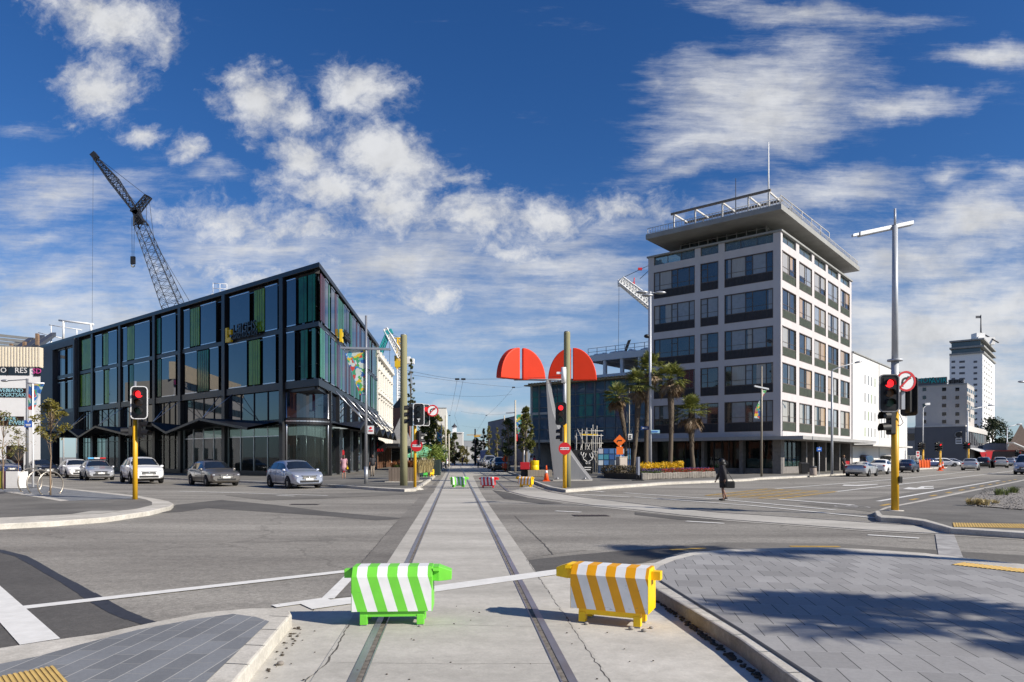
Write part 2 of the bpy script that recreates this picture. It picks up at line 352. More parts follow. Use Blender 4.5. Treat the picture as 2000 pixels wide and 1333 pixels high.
    cirr = [(1500, 190, 210, 95, 12, 1.0), (1380, 265, 130, 32, 20, .85), (1750, 212, 130, 30, 8, .8), (1290, 155, 34, 50, 30, .55), (1930, 112, 130, 26, -3, .9), (1560, 25, 170, 24, -3, .75), (1620, 70, 240, 26, 12, .5), (1330, 330, 120, 18, 8, .7),
            (1620, 375, 160, 44, 3, .9), (1500, 390, 160, 44, 6, .8), (1900, 430, 160, 52, 6, .95), (1860, 340, 60, 24, 0, .75), (1980, 345, 70, 20, 0, .7), (1650, 545, 220, 60, 8, .85), (1880, 560, 200, 46, 12, .85), (1800, 650, 330, 60, 4, 1.0),
            (1800, 740, 320, 80, 0, 1.05), (1700, 620, 260, 50, 10, .85), (1450, 480, 200, 40, 8, .6), (1120, 470, 260, 40, 10, .7), (1130, 570, 200, 40, 6, .75), (1010, 640, 260, 36, 4, .6), (900, 560, 220, 60, 5, .6), (90, 380, 160, 55, 8, .78), (60, 460, 200, 28, 5, .6), (110, 540, 250, 55, 8, .74), (230, 620, 330, 60, 3, .8),
            (50, 250, 90, 22, 0, .5), (320, 560, 220, 70, 5, .65), (930, 690, 400, 40, 2, .55), (960, 800, 260, 16, 1, .74), (900, 740, 400, 40, 1, .56), (620, 640, 300, 60, 4, .62), (1090, 520, 220, 50, 8, .7), (100, 600, 260, 50, 4, .8), (1820, 490, 200, 50, 10, .9), (1950, 600, 200, 60, 8, .95), (1720, 700, 200, 60, 4, .95), (500, 480, 260, 60, 4, .78), (760, 500, 260, 70, 4, .8), (430, 340, 60, 20, 0, .6)]
    c = env(WUV, cirr)
    s1 = fbm(WUV, 3.4, 10, 0.64, (1.0, 4.2, 1), 16, 0.1)
    s2 = fbm(UV, 7.5, 11, 0.72, (1, 7.5, 1), 24, 0.0)
    s3 = fbm(UV, 4.5, 6, 0.6)
    dc = math_n(nt, 'ADD', c, math_n(nt, 'ADD', math_n(nt, 'MULTIPLY_ADD', s1, 1.0, -0.5), math_n(nt, 'ADD', math_n(nt, 'MULTIPLY_ADD', s2, 0.85, -0.425), math_n(nt, 'MULTIPLY_ADD', s3, 0.5, -0.25))))
    dc = math_n(nt, 'MULTIPLY', step(dc, 0.20, 1.02), 0.95)
    dens = math_n(nt, 'MAXIMUM', dp, dc)
    # thin white band of haze towards the horizon
    hz = step(v, 0.40, 0.0); hz = math_n(nt, 'MULTIPLY', hz, 0.42)
    # blue of the clear sky, deepened as a polarising filter does
    hs = _n(nt, 'ShaderNodeHueSaturation'); hs.inputs['Saturation'].default_value = 1.25; hs.inputs['Hue'].default_value = 0.50; _l(nt, sk.outputs[0], hs.inputs['Color'])
    mu = _n(nt, 'ShaderNodeMix'); mu.data_type = 'RGBA'; mu.blend_type = 'MULTIPLY'; mu.inputs[0].default_value = 1.0; mu.inputs[7].default_value = (SKY_MUL[0], SKY_MUL[1], SKY_MUL[2], 1); _l(nt, hs.outputs[0], mu.inputs[6])
    shade = math_n(nt, 'MULTIPLY_ADD', step(math_n(nt, 'ADD', nf, math_n(nt, 'MULTIPLY', nf2, 0.7)), 0.55, 1.05), 0.26, 0.80)
    cc = _n(nt, 'ShaderNodeVectorMath'); cc.operation = 'SCALE'; cc.inputs[0].default_value = CLOUD; _l(nt, shade, cc.inputs['Scale'])
    c0 = mix_c(nt, hz, mu.outputs[2], (CLOUD[0] * .72, CLOUD[1] * .86, CLOUD[2] * 1.02))
    c1 = mix_c(nt, dens, c0, cc.outputs[0])
    _l(nt, c1, bg.inputs['Color']); bg.inputs['Strength'].default_value = SKY_STR
SKY_STR = 0.085; SKY_MUL = (0.49, 0.68, 0.95); CLOUD = (6.7, 6.8, 7.0)
build_world()
scene.view_settings.view_transform = 'Standard'; scene.view_settings.look = 'None'; scene.view_settings.exposure = 0.35; scene.view_settings.gamma = 1.0
scene.render.engine = 'CYCLES'
scene.cycles.use_denoising = True
try: scene.cycles.denoiser = 'OPENIMAGEDENOISE'
except Exception: pass
scene.cycles.max_bounces = 6; scene.cycles.transparent_max_bounces = 12; scene.cycles.caustics_reflective = False; scene.cycles.caustics_refractive = False
scene.cycles.sample_clamp_indirect = 4.0
scene.render.film_transparent = False
# ------------------------------------------------------------------ ground, roads, pavements, markings
M_asph = ground_mat('asphalt', (0.175, 0.163, 0.144), (0.325, 0.306, 0.270), speck=0.48, big=0.22, streak=-12, crack=0.11)
M_asph_dk = ground_mat('asphalt_dark', (0.085, 0.081, 0.076), (0.125, 0.119, 0.110), speck=0.3, big=0.3)
M_asph_md = ground_mat('asphalt_mid', (0.14, 0.132, 0.118), (0.205, 0.193, 0.172), speck=0.3, big=0.3)
M_asph_st = ground_mat('asphalt_strip', (0.145, 0.135, 0.12), (0.24, 0.225, 0.20), speck=0.4, big=0.4)
M_walk = ground_mat('footpath_asphalt', (0.12, 0.115, 0.105), (0.20, 0.19, 0.172), speck=0.25, big=0.4)
M_conc = ground_mat('track_concrete', (0.37, 0.352, 0.312), (0.50, 0.476, 0.425), speck=0.12, big=0.5, streak=85, bump=0.1)
M_conc2 = ground_mat('pale_concrete', (0.43, 0.408, 0.36), (0.57, 0.542, 0.485), speck=0.12, big=0.8, bump=0.1)
M_kerb = ground_mat('kerb_concrete', (0.42, 0.395, 0.345), (0.58, 0.55, 0.49), speck=0.2, big=1.2, bump=0.2)
M_kerb_f = ground_mat('kerb_weathered', (0.20, 0.175, 0.14), (0.34, 0.31, 0.265), speck=0.25, big=1.5, bump=0.3)
M_pave_r = paver_mat('slab_paving_grey', (0.285, 0.280, 0.275), 0.27, 0.43, 8, (0.03, 0.03, 0.032), (0.36, 0.36, 0.355), ju=0.03, jv=0.016, tint=0.14)
M_pave_l = paver_mat('block_paving_blue_grey', (0.175, 0.184, 0.196), 0.36, 0.18, 92, (0.27, 0.265, 0.25), (0.40, 0.395, 0.37), ju=0.022, jv=0.05, tint=0.16)
M_rail = mat('rail_steel', (0.38, 0.39, 0.45), 0.38, 0.6, col2=(0.24, 0.21, 0.20), scale=1.1)
M_groove = mat('rail_groove', (0.06, 0.052, 0.045), 0.95, scale=14, col2=(0.26, 0.23, 0.19))
M_white = mat('road_paint_white', (0.80, 0.79, 0.75), 0.7, col2=(0.66, 0.65, 0.61), scale=6)
M_yell = mat('road_paint_yellow', (0.66, 0.40, 0.06), 0.7, col2=(0.42, 0.27, 0.07), scale=6)
M_white_f = mat('road_paint_faded', (0.48, 0.47, 0.45), 0.8, col2=(0.22, 0.21, 0.20), scale=4)
M_gravel = ground_mat('gravel', (0.10, 0.09, 0.08), (0.42, 0.39, 0.35), speck=0.6, big=18, bump=1.0)
M_seam = mat('bitumen_seam', (0.035, 0.036, 0.042), 0.6, var=0.3, scale=10)
M_tact = mat('tactile_yellow', (0.62, 0.42, 0.13), 0.75, var=0.15, scale=9)
M_tact2 = mat('tactile_base', (0.40, 0.28, 0.10), 0.85, var=0.15, scale=9)
M_dirt = mat('dirt', (0.06, 0.048, 0.036), 0.95, var=0.5, scale=30, bump=0.8)

def flat(name, pts, z, m, kind='structure'):
    b = MB(); b.poly([Vector((p[0], p[1], z)) for p in pts])
    o = b.build(name, m)
    me = o.data
    if me.polygons[0].normal.z < 0: me.flip_normals()
    return tag(o, kind=kind)
def gp(lst, z=0.0): return [G(x, y, z) for x, y in lst]
def sheet(name, lst, layer, m, z=0.0): return flat(name, gp(lst, z), z + 0.004 * layer, m)
def raised(name, pts, z, m_side, top=None):
    b = MB(); b.prism([Vector((p[0], p[1], -0.05)) for p in pts], (0, 0, z + 0.05), 0, 1)
    o = b.build(name, [top or m_side, m_side], bevel=0.02); return tag(o, kind='structure')
def stripe(b, p, q, w, z):
    d = (q - p); d.z = 0; d.normalize(); n = Vector((-d.y, d.x, 0)) * (w / 2)
    b.add([Vector((k.x, k.y, z)) for k in (p - n, q - n, q + n, p + n)], [(0, 1, 2, 3)])
def lines(name, segs, w, m, layer=3, z0=0.0):
    b = MB()
    for i_, s in enumerate(segs):
        ww = s[4] if len(s) > 4 else w
        stripe(b, G(s[0], s[1], z0), G(s[2], s[3], z0), ww, z0 + 0.004 * layer + 0.0003 * i_)
    return tag(b.build(name, m), kind='structure')

b = MB(); S = 2600.0
b.poly([(-S, -S, 0), (S, -S, 0), (S, S, 0), (-S, S, 0)]); tag(b.build('ground', M_asph), kind='structure')

# tram slab along the street that runs straight ahead
def trk(k, Y): return Vector((k * EH - 0.0821 * Y, Y, 0))
flat('tram_track_bed', [trk(-.645, 3.0), trk(.6965, 3.0), trk(.6965, 30), trk(.90, 60), trk(3.4, 64), trk(5.0, 200), trk(-.645, 200)], 0.0072, M_conc)
b = MB(); g = MB()
def ribbon(mb, k0, k1, ya, yb, z):
    n = 24
    for i in range(n):
        y0 = ya + (yb - ya) * (i / n) ** 2; y1 = ya + (yb - ya) * ((i + 1) / n) ** 2
        q = [trk(k0, y0), trk(k1, y0), trk(k1, y1), trk(k0, y1)]
        mb.add([Vector((p.x, p.y, z)) for p in q], [(0, 1, 2, 3)])
ribbon(b, -.480, -.443, -4, 200, 0.0125); ribbon(g, -.443, -.415, -4, 200, 0.0085); ribbon(b, -.415, -.407, -4, 200, 0.0125)
ribbon(g, .472, .500, -4, 200, 0.0085); ribbon(b, .500, .540, -4, 200, 0.0125); ribbon(b, .464, .472, -4, 200, 0.0125)
lo = [(910.6, 905), (935, 921), (951, 931), (973, 943), (992, 960), (1030, 970), (1100, 980), (1164, 989), (1240, 996.5), (1330, 1007), (1408, 1014.7), (1556, 1026), (1704, 1037), (1852, 1044.5), (2000, 1053.5), (2300, 1072)]
hi = [(925, 905), (966, 924), (997, 939), (1038, 950), (1076, 962), (1140, 972), (1240, 984), (1330, 994.5), (1408, 1002), (1556, 1011.5), (1704, 1022), (1852, 1031), (2000, 1039.5), (2300, 1057)]
for crv in (lo, hi):
    P = [G(*p) for p in crv]
    for i in range(len(P) - 1):
        stripe(g, P[i], P[i + 1], 0.16, 0.0122); stripe(b, P[i], P[i + 1], 0.06, 0.0162)
tag(b.build('tram_rails', M_rail), kind='structure'); tag(g.build('tram_rail_grooves', M_groove), kind='structure')
band_lo = [(x, y + 2.2) for x, y in lo[4:]]; band_hi = [(x, y - 1.2) for x, y in hi[3:]]
sheet('tram_track_curve', band_lo + band_hi[::-1], 2, M_conc)
# near mouth of the street: concrete between the two kerbs
near = gp([(500, 1195), (540, 1188), (640, 1171), (845, 1152), (1090, 1117), (1180, 1108), (1300, 1098)])
flat('concrete_apron', near + [Vector((1.9, 7.9, 0)), Vector((2.3, 5, 0)), Vector((2.4, -6, 0)), Vector((-1.6, -6, 0)), Vector((-2.2, 5, 0))], 0.002, M_conc2)
# darker asphalt patches
sheet('asphalt_patch', [(-260, 1070), (0, 1075), (40, 1086), (100, 1119), (170, 1160), (230, 1194), (290, 1217), (190, 1240), (0, 1268), (-300, 1300)], 1.11, M_asph_dk)
b = MB(); sm = [(-40, 1070), (0, 1077), (40, 1087), (70, 1103), (100, 1121), (135, 1140), (170, 1161), (200, 1179), (230, 1196), (262, 1209), (292, 1219)]
rs = random.Random(4)
for i in range(len(sm) - 1): stripe(b, G(*sm[i]), G(*sm[i + 1]), 0.13 + rs.uniform(0, .05), 0.0075 + 0.0004 * (i % 2))
tag(b.build('bitumen_seam', M_seam), kind='structure')
sheet('asphalt_patch', [(305, 1003), (345, 986.5), (432, 977), (540, 987), (640, 1000), (795, 1013.5), (735, 1017), (640, 1008.5), (406, 993), (350, 1001)], 1.22, M_asph_dk)
sheet('asphalt_patch', [(1031, 1095), (1110, 1086), (1220, 1076), (1300, 1071), (1345, 1075), (1255, 1100), (1115, 1112), (1046, 1119)], 1.33, M_asph_dk)
sheet('asphalt_patch', [(1300, 1069), (1400, 1060), (1640, 1063), (2000, 1086), (2300, 1106), (2300, 1138), (2000, 1104), (1850, 1088), (1640, 1074), (1500, 1074), (1345, 1076)], 1.44, M_asph_md)
sheet('asphalt_patch', [(862, 932), (760, 1096), (700, 1165), (640, 1170), (706, 1100), (771, 1024), (835, 955)], 1.55, M_asph_st)
sheet('asphalt_patch', [(962, 958), (990, 962), (1030, 973), (1100, 984), (1060, 985), (985, 975)], 1.66, M_asph_dk)
sheet('asphalt_patch', [(1240, 1001), (1420, 1019), (1330, 1016), (1240, 1006)], 1.77, M_asph_dk)
sheet('asphalt_patch', [(440, 968), (640, 966), (850, 956), (846, 964), (640, 974), (520, 978)], 1.88, M_asph_md)
sheet('asphalt_patch', [(1560, 985), (1700, 975), (1850, 950), (1990, 930), (2060, 930), (1860, 962), (1735, 992), (1700, 1000)], 1.99, M_asph_md)

# ---- raised corners
Z1 = 0.13; Z2 = 0.14
li = gp([(-400, 1310), (0, 1265), (100, 1250), (195, 1237), (289, 1217), (390, 1197), (487, 1188), (548, 1187), (566, 1192), (570, 1199), (543, 1230), (459, 1330)], Z1)
raised('near_left_island', li + [Vector((-1.55, 2.0, Z1)), Vector((-1.2, -4, Z1)), Vector((-9, -4, Z1))], Z1, M_kerb)
lp = gp([(-400, 1345), (0, 1298), (75, 1283), (156, 1260), (270, 1231), (374, 1211.5), (455, 1200), (500, 1206), (526, 1215), (403, 1333)], Z1)
flat('block_paving', lp + [Vector((-1.85, 2.0, 0)), Vector((-1.6, -3.5, 0)), Vector((-8.5, -3.5, 0))], Z1 + 0.004, M_pave_l)
ri = gp([(1556, 1329), (1445, 1248), (1352, 1192), (1282, 1151), (1262, 1135), (1255, 1118), (1266, 1104), (1300, 1090), (1345, 1079.5), (1420, 1073), (1545, 1070), (1640, 1070.5), (1700, 1073), (1810, 1080.5), (1850, 1086), (2000, 1102), (2400, 1146)], Z2)
raised('near_right_island', [Vector((1.98, -6, 0)), Vector((1.94, 3.5, 0))] + ri + [Vector((16, 7, 0)), Vector((16, -6, 0))], Z2, M_kerb, M_kerb_f)
rp_ = gp([(1604, 1333), (1445, 1229), (1370, 1184), (1286, 1131), (1278, 1118), (1290, 1106), (1320, 1094), (1355, 1085), (1425, 1078), (1545, 1075), (1640, 1075.5), (1700, 1078), (1805, 1085.5), (1840, 1092), (2000, 1114), (2400, 1165)], Z2)
flat('slab_paving', [Vector((2.14, -5.5, 0)), Vector((2.12, 3.5, 0))] + rp_ + [Vector((15.5, 6, 0)), Vector((15.5, -5.5, 0))], Z2 + 0.004, M_pave_r)
# slot of dirt between kerb and slabs, and leaf litter in the gutter
b = MB(); q = [Vector((2.125, 2.5, 0))] + gp([(1600, 1333), (1445, 1231), (1370, 1186), (1290, 1136)], Z2)
for i in range(len(q) - 1): stripe(b, q[i], q[i + 1], 0.035, Z2 + 0.0075)
tag(b.build('paving_edge_slot', M_seam), kind='structure')
lf = gp([(-400, 1047), (0, 1023.5), (100, 1018.5), (208, 1010.5), (292, 998.5), (333, 989), (339, 984), (330, 979.5), (314, 976), (265, 968), (122, 953), (39, 940.5), (-200, 918), (-700, 930)], Z1)
raised('far_left_corner', lf, Z1, M_kerb)
flat('footpath', gp([(-420, 1033), (0, 1011.5), (100, 1007), (208, 1001), (268, 994), (297, 987), (297, 981), (285, 976), (258, 970.5), (122, 955.5), (39, 942.5), (-180, 921), (-640, 934)], Z1), Z1 + 0.004, M_walk)
flat('block_paving', gp([(255, 974.5), (258, 971), (122, 956), (39, 943.5), (-60, 936), (-120, 950), (17, 962), (63, 970.5), (119, 979.5), (200, 977)], Z1), Z1 + 0.008, M_pave_l)
flat('concrete_patch', gp([(137, 1005.5), (180, 998.5), (237, 998), (200, 1004)], Z1), Z1 + 0.008, M_conc)
flat('concrete_patch', gp([(12, 962), (28, 961), (135, 978.5), (119, 980)], Z1), Z1 + 0.012, M_kerb)
rf = gp([(1708, 999), (1712, 1007), (1720, 1010.5), (1760, 1012.5), (1802, 1017.5), (1838, 1027), (1856, 1032), (2000, 1041), (2500, 1072), (2900, 990), (2000, 937), (1880, 961), (1790, 979), (1728, 991)], Z1)
raised('far_right_corner', rf, Z1, M_kerb)
flat('footpath', gp([(1718, 999), (1724, 1006), (1765, 1009), (1808, 1014.5), (1842, 1024), (1858, 1029), (2000, 1037), (2480, 1067), (2850, 988), (2000, 939), (1884, 963), (1797, 981), (1735, 992.5)], Z1), Z1 + 0.004, M_walk)
flat('gravel_bed', gp([(1888, 984), (1905, 969), (1950, 958), (2050, 949), (2400, 950), (2500, 1000), (2100, 1004), (1985, 996), (1920, 991)], Z1), Z1 + 0.03, M_gravel)
# sculpture corner and the pavement in front of the office tower
sc_ = gp([(1052, 944), (1075, 952), (1105, 957), (1148, 954), (1180, 951), (1300, 943), (1400, 939), (1468, 936), (1482, 934), (1560, 930.5), (1640, 926), (1720, 920.5), (1800, 915.5), (1850, 912.5)], Z1)
sc_b = gp([(1700, 904), (1300, 901.5), (948, 901.5), (962, 909), (995, 922), (1025, 933)], Z1)
raised('corner_pavement', sc_ + sc_b, Z1, M_kerb)
sc_i = gp([(1058, 944), (1080, 950.5), (1106, 955), (1146, 952), (1178, 949), (1298, 941.2), (1398, 937.4), (1462, 934.6), (1480, 932.4), (1556, 929), (1636, 924.8), (1716, 919.6), (1796, 914.8), (1842, 912)], Z1)
flat('footpath', sc_i + gp([(1700, 904.3), (1300, 901.8), (952, 902), (966, 909), (1000, 922), (1030, 933)], Z1), Z1 + 0.004, M_walk)
# pavement round the glass office building
P0 = G(640, 951); DD = Vector((-.772, .635, 0))
lb = [P0 + DD * 75] + [P0] + gp([(741, 953.5), (790, 956), (812, 955), (826, 946), (843, 935), (860, 921), (874, 909), (880, 903)], Z1) + [Vector((-30, 300, 0)), Vector((-60, 300, 0))]
raised('glass_building_pavement', lb, Z1, M_kerb)
lbi = [P0 + DD * 75 + Vector((.15, .2, 0)), P0 + Vector((.05, .22, 0))] + gp([(741, 952), (788, 954.2), (808, 953.2), (822, 945), (839, 934.5), (857, 920.5), (872, 909), (878.5, 903)], Z1) + [Vector((-31, 299, 0)), Vector((-59, 299, 0))]
flat('footpath', lbi, Z1 + 0.004, M_walk)

b = MB()
for k in range(7):
    q0 = G(1282, 1151, Z2).lerp(G(1556, 1329, Z2), k / 6.3); stripe(b, q0 + Vector((-.02, .0, 0)), q0 + Vector((.16, .02, 0)), .008, Z2 + .003)
for k in range(4):
    q0 = G(565, 1205, Z1).lerp(G(470, 1320, Z1), k / 3.5); stripe(b, q0 + Vector((.0, .0, 0)), q0 + Vector((-.2, .03, 0)), .008, Z1 + .003)
tag(b.build('kerb_joints', M_seam), kind='structure')
# ---- tactile strips (ribbed)
def tactile(name, a, bb, c, n, z):
    """strip from a to bb, across vector c; n ribs"""
    mb = MB(); mb.poly([a, bb, bb + c, a + c]);  o0 = mb.build('tactile_paving', M_tact2); tag(o0, kind='structure')
    if o0.data.polygons[0].normal.z < 0: o0.data.flip_normals()
    mb = MB(); d = (bb - a) / n
    for i in range(n): mb.obox(a + d * (i + .22), d * .55, c, Vector((0, 0, 0.006)))
    tag(mb.build('tactile_ribs', M_tact), kind='structure')
zz = Z1 + 0.010
tactile('t', G(105, 1301, zz), G(-90, 1340, zz), G(150, 1352, zz) - G(105, 1301, zz), 18, zz)
tactile('t', G(1860, 1021.5, zz), G(2130, 1026, zz), G(1862, 1029.5, zz) - G(1860, 1021.5, zz), 50, zz)
zz = Z2 + 0.010
tactile('t', G(1880, 1099, zz), G(2130, 1126, zz), G(1858, 1103, zz) - G(1880, 1099, zz), 26, zz)

# ---- painted markings
lines('road_marking', [(35, 1190, 684, 1116.5, .20), (-30, 1148, 79, 1256, .30), (535, 1186.5, 640, 1171.5, .16), (640, 1171.5, 690, 1120, .15), (598, 1187, 1112, 1115.5, .34)], .1, M_white)
lines('road_marking', [(1340, 1019, 1414, 1023.5, .17), (1695, 1046, 1795, 1052.5, .17), (1085, 999, 1135, 1001.5, .19), (1220, 963.5, 1410, 976.5, .19), (1410, 976.5, 1630, 997, .19), (1240, 971.5, 1463, 988, .17), (1463, 988, 1711, 1013, .17),
                       (1519, 976, 1667, 987.5, .25), (1515, 955.5, 1759, 936, .19), (1634, 961, 1852, 936, .19), (1715, 980, 1952, 939, .19), (1852, 936, 1990, 919, .17), (1759, 936, 1900, 921, .17), (540, 968.5, 575, 970, .17), (350, 960.5, 640, 969, .17), (1180, 962, 1130, 957, .19), (1120, 966, 1230, 972, .17)], .12, M_white)
lines('road_marking', [(1845, 1045, 1857, 1089, .34)], .4, M_white_f)
b = MB()
c4 = [G(1378, 968.5), G(1500, 955.5), G(1634, 961), G(1519, 976)]
for i in range(4): stripe(b, c4[i], c4[(i + 1) % 4], .14, 0.0125)
for k in range(1, 9):
    f = k / 9; stripe(b, c4[0].lerp(c4[1], f), c4[3].lerp(c4[2], f), .12, 0.0128)
for k in range(1, 4):
    f = k / 4; stripe(b, c4[0].lerp(c4[3], f), c4[1].lerp(c4[2], f), .12, 0.0131)
for k in range(12):
    f0 = k / 12; p, q = G(1722, 988.5), G(1990, 936); p = Vector(p); stripe(b, p.lerp(q, f0 ** .9 if f0 else 0), p.lerp(q, (f0 ** .9 if f0 else 0) + .03), .16, 0.0125)
tag(b.build('yellow_road_marking', M_yell), kind='structure')
lines('yellow_road_marking', [(1310, 1075.5, 1377, 1072, .12), (1543, 1068.5, 1640, 1069, .12)], .12, M_yell)
# lane arrows and cycle symbol, flat on the road
def arrow(pts, name='lane_arrow', m=M_white): sheet(name, pts, 3, m)
arrow([(1645, 949.5), (1648, 947.3), (1672, 948), (1713, 946.2), (1716, 947), (1676, 950)])
arrow([(1763, 956), (1775, 952.5), (1790, 954), (1800, 950.5), (1824, 950), (1822, 951.5), (1806, 952.2), (1804, 953.8), (1824, 953.5), (1824, 955.2), (1796, 956.2), (1785, 956.8)])
b = MB()
for cpx in (1652, 1676):
    cc = G(cpx, 990.5)
    for k in range(14):
        a0, a1 = k * math.pi / 7, (k + 1) * math.pi / 7
        stripe(b, cc + Vector((.28 * math.cos(a0), .5 * math.sin(a0), 0)), cc + Vector((.28 * math.cos(a1), .5 * math.sin(a1), 0)), .08, 0.0125)
stripe(b, G(1652, 990.5), G(1664, 987), .08, .0129); stripe(b, G(1664, 987), G(1676, 990.5), .08, .0133); stripe(b, G(1636, 993.5), G(1608, 992), .1, .0125)
tag(b.build('cycle_symbol', M_white_f), kind='structure')
# concrete joints and cracks beside the rails
b = MB(); rj = random.Random(8)
def crackline(pts, w, z):
    P = [G(*p) for p in pts]; prev = None
    for i in range(len(P) - 1):
        n = max(2, int((P[i + 1] - P[i]).length / .07))
        for k in range(n):
            a = P[i].lerp(P[i + 1], k / n) if prev is None else prev; e = P[i].lerp(P[i + 1], (k + 1) / n) + Vector((rj.uniform(-.012, .012), 0, 0)); stripe(b, a, e, w * rj.uniform(.2, 1.0), z); prev = e
crackline([(1029, 1094), (1060, 1140), (1100, 1200), (1150, 1275), (1195, 1340)], .012, .0082)
crackline([(771, 1024), (706, 1100), (690, 1120), (640, 1172)], .012, .0086)
crackline([(682, 1222), (660, 1262), (640, 1295)], .02, .0082); crackline([(640, 1295), (600, 1330), (585, 1350)], .014, .0082)
crackline([(800, 1226), (860, 1222), (960, 1224), (1040, 1226)], .006, .0082); crackline([(640, 1296), (720, 1297), (900, 1299), (1090, 1298)], .005, .0082)
crackline([(1005, 1008), (1026, 1029), (1065, 1066), (1080, 1084)], .03, .0052); crackline([(1040, 1090), (1080, 1083), (1150, 1075)], .02, .0062)
tag(b.build('concrete_cracks', mat('crack_grey', (.09, .083, .072), .9, var=.4, scale=12)), kind='structure')
# ------------------------------------------------------------------ buildings
class Facade:
    """a vertical plane: origin on the ground, unit direction along the wall, outward normal"""
    def __init__(s, o, d, n): s.o = Vector((o[0], o[1], 0)); s.d = Vector((d[0], d[1], 0)).normalized(); s.n = Vector((n[0], n[1], 0)).normalized()
    def p(s, t, z, off=0.0): return s.o + s.d * t + s.n * off + Vector((0, 0, z))
    def t(s, px):
        q = (px - CX) / F; return (q * s.o.y - s.o.x) / (s.d.x - q * s.d.y)
    def z(s, py, px): 
        Y = s.p(s.t(px), 0).y; return ZY(py, Y)
    def box(s, mb, t0, t1, z0, z1, a, b, mi=0):
        mb.obox(s.p(t0, z0, a), s.d * (t1 - t0), Vector((0, 0, z1 - z0)), s.n * (b - a), mi)
    def quad(s, mb, t0, t1, z0, z1, off, mi=0):
        q = [s.p(t0, z0, off), s.p(t1, z0, off), s.p(t1, z1, off), s.p(t0, z1, off)]
        if (q[1] - q[0]).cross(q[3] - q[0]).dot(s.n) < 0: q = q[::-1]
        mb.add(q, [(0, 1, 2, 3)], mi)
    def rot(s):   # z rotation for lettering lying on the wall, reading left to right seen from outside
        r = Vector((0, 0, 1)).cross(s.n); return math.atan2(r.y, r.x)
d_li = Vector((-1630, F, 0)).normalized(); m_ma = Vector((1140, F, 0)).normalized(); b_hi = Vector((-110, F, 0)).normalized()
n_li = Vector((d_li.y, -d_li.x, 0)) * -1
if n_li.y > 0: n_li = -n_li
n_ma = Vector((m_ma.y, -m_ma.x, 0)); n_hi = Vector((b_hi.y, -b_hi.x, 0))

M_black = mat('black_steel', (0.012, 0.012, 0.014), 0.38, var=0.2, scale=2)
M_dkgrey = mat('dark_grey_cladding', (0.045, 0.045, 0.052), 0.5, var=0.1)
M_gl_blue = mat('reflective_glass', (0.008, 0.016, 0.032), 0.02, ior=1.9, var=0.6, scale=0.4, bump=.04, bscale=.7)
M_gl_dark = mat('dark_glass', (0.006, 0.008, 0.010), 0.04, ior=1.75, var=0.3, scale=0.5, bump=.04, bscale=.7)
M_gl_shop = glass_mat('shop_glass', (0.48, 0.56, 0.55), 0.96, 1.42)
M_lime = mat('lime_glass', (0.17, 0.30, 0.012), 0.15, ior=1.35, col2=(0.08, 0.19, 0.012), scale=0.8)
M_green = mat('green_glass', (0.012, 0.16, 0.07), 0.12, ior=1.35, col2=(0.006, 0.06, 0.028), scale=0.8)
M_red = mat('maroon_glass', (0.10, 0.010, 0.022), 0.12, ior=1.4, col2=(0.035, 0.006, 0.010), scale=0.8)
M_teal = mat('pale_green_glass', (0.06, 0.24, 0.15), 0.1, ior=1.5, var=0.2, scale=0.8)
M_steelb = mat('bright_steel', (0.55, 0.56, 0.58), 0.3, 0.9, var=0.1)
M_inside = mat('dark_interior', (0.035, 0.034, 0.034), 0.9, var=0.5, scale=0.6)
M_ceil = mat('glowing_white_ceiling', (0.75, 0.75, 0.73), 0.8, var=0.05, emit=(.9, 1, .97), estr=.28)  # weak glow put into the ceiling itself, standing in for unmodelled shop lights
M_roofdk = mat('roof_membrane', (0.12, 0.12, 0.12), 0.9, var=0.2)
M_wht = mat('white_paint', (0.78, 0.78, 0.77), 0.6, var=0.04, scale=1.5)
M_wht_dirty = mat('white_paint_weathered', (0.60, 0.585, 0.555), 0.7, col2=(0.50, 0.485, 0.455), scale=1.2, stretch=(1, 1, .35))
M_yel_sign = mat('sign_yellow', (0.75, 0.50, 0.01), 0.45, var=0.03)
M_orange = mat('sign_orange', (0.85, 0.16, 0.01), 0.5, var=0.05)

def sub(parent, mb, name, m, **k): return mb.build(name, m, parent, world=True, **k)

# ================= three-storey black glass office building, left
Cn = Vector((D0 := (622 - CX) * 51 / F, 51.0, 0))
FA = Facade(Cn, d_li, n_li); FB = Facade(Cn, b_hi, n_hi)
gb = empty('glass_office_building', Cn, 0, 'black framed three storey office building with green and maroon glass and a folded canopy', 'building')
zR = 16.1; TA = FA.t(82); TB = FB.t(735)
colsA = [FA.t(x) for x in (553, 440, 354, 304, 237, 183, 156)]
# carcass: floors, core and back walls
mb = MB()
endA = FA.p(TA, 0); endB = FB.p(TB, 0); ci = 4.65
inner = [FA.p(ci, 0, -.35), FA.p(TA - .3, 0, -.35), FA.p(TA - .3, 0, -18), FB.p(TB - .3, 0, -26), FB.p(TB - .3, 0, -.35), FB.p(ci, 0, -.35)]
inner2 = [FA.p(.35, 0, -.35), *inner[1:5], FB.p(.35, 0, -.35)]
for z0, z1, pl in ((4.2, 4.35, inner), (6.75, 7.45, inner2), (11.35, 11.75, inner2), (15.4, 15.75, inner2)):
    mb.prism([Vector((p.x, p.y, z0)) for p in pl], (0, 0, z1 - z0))
FA.box(mb, ci + 7, TA - 1, 0.14, 15.4, -7.5, -7.2); FB.box(mb, ci + 8, TB - 1, 0.14, 15.4, -7.5, -7.2)
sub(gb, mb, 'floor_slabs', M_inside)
mb = MB()
for z in (4.19,):
    FA.box(mb, ci, 21.5, z - .75, z - .05, -2.2, -2.0); FB.box(mb, ci, 16, z - .75, z - .05, -2.2, -2.0)
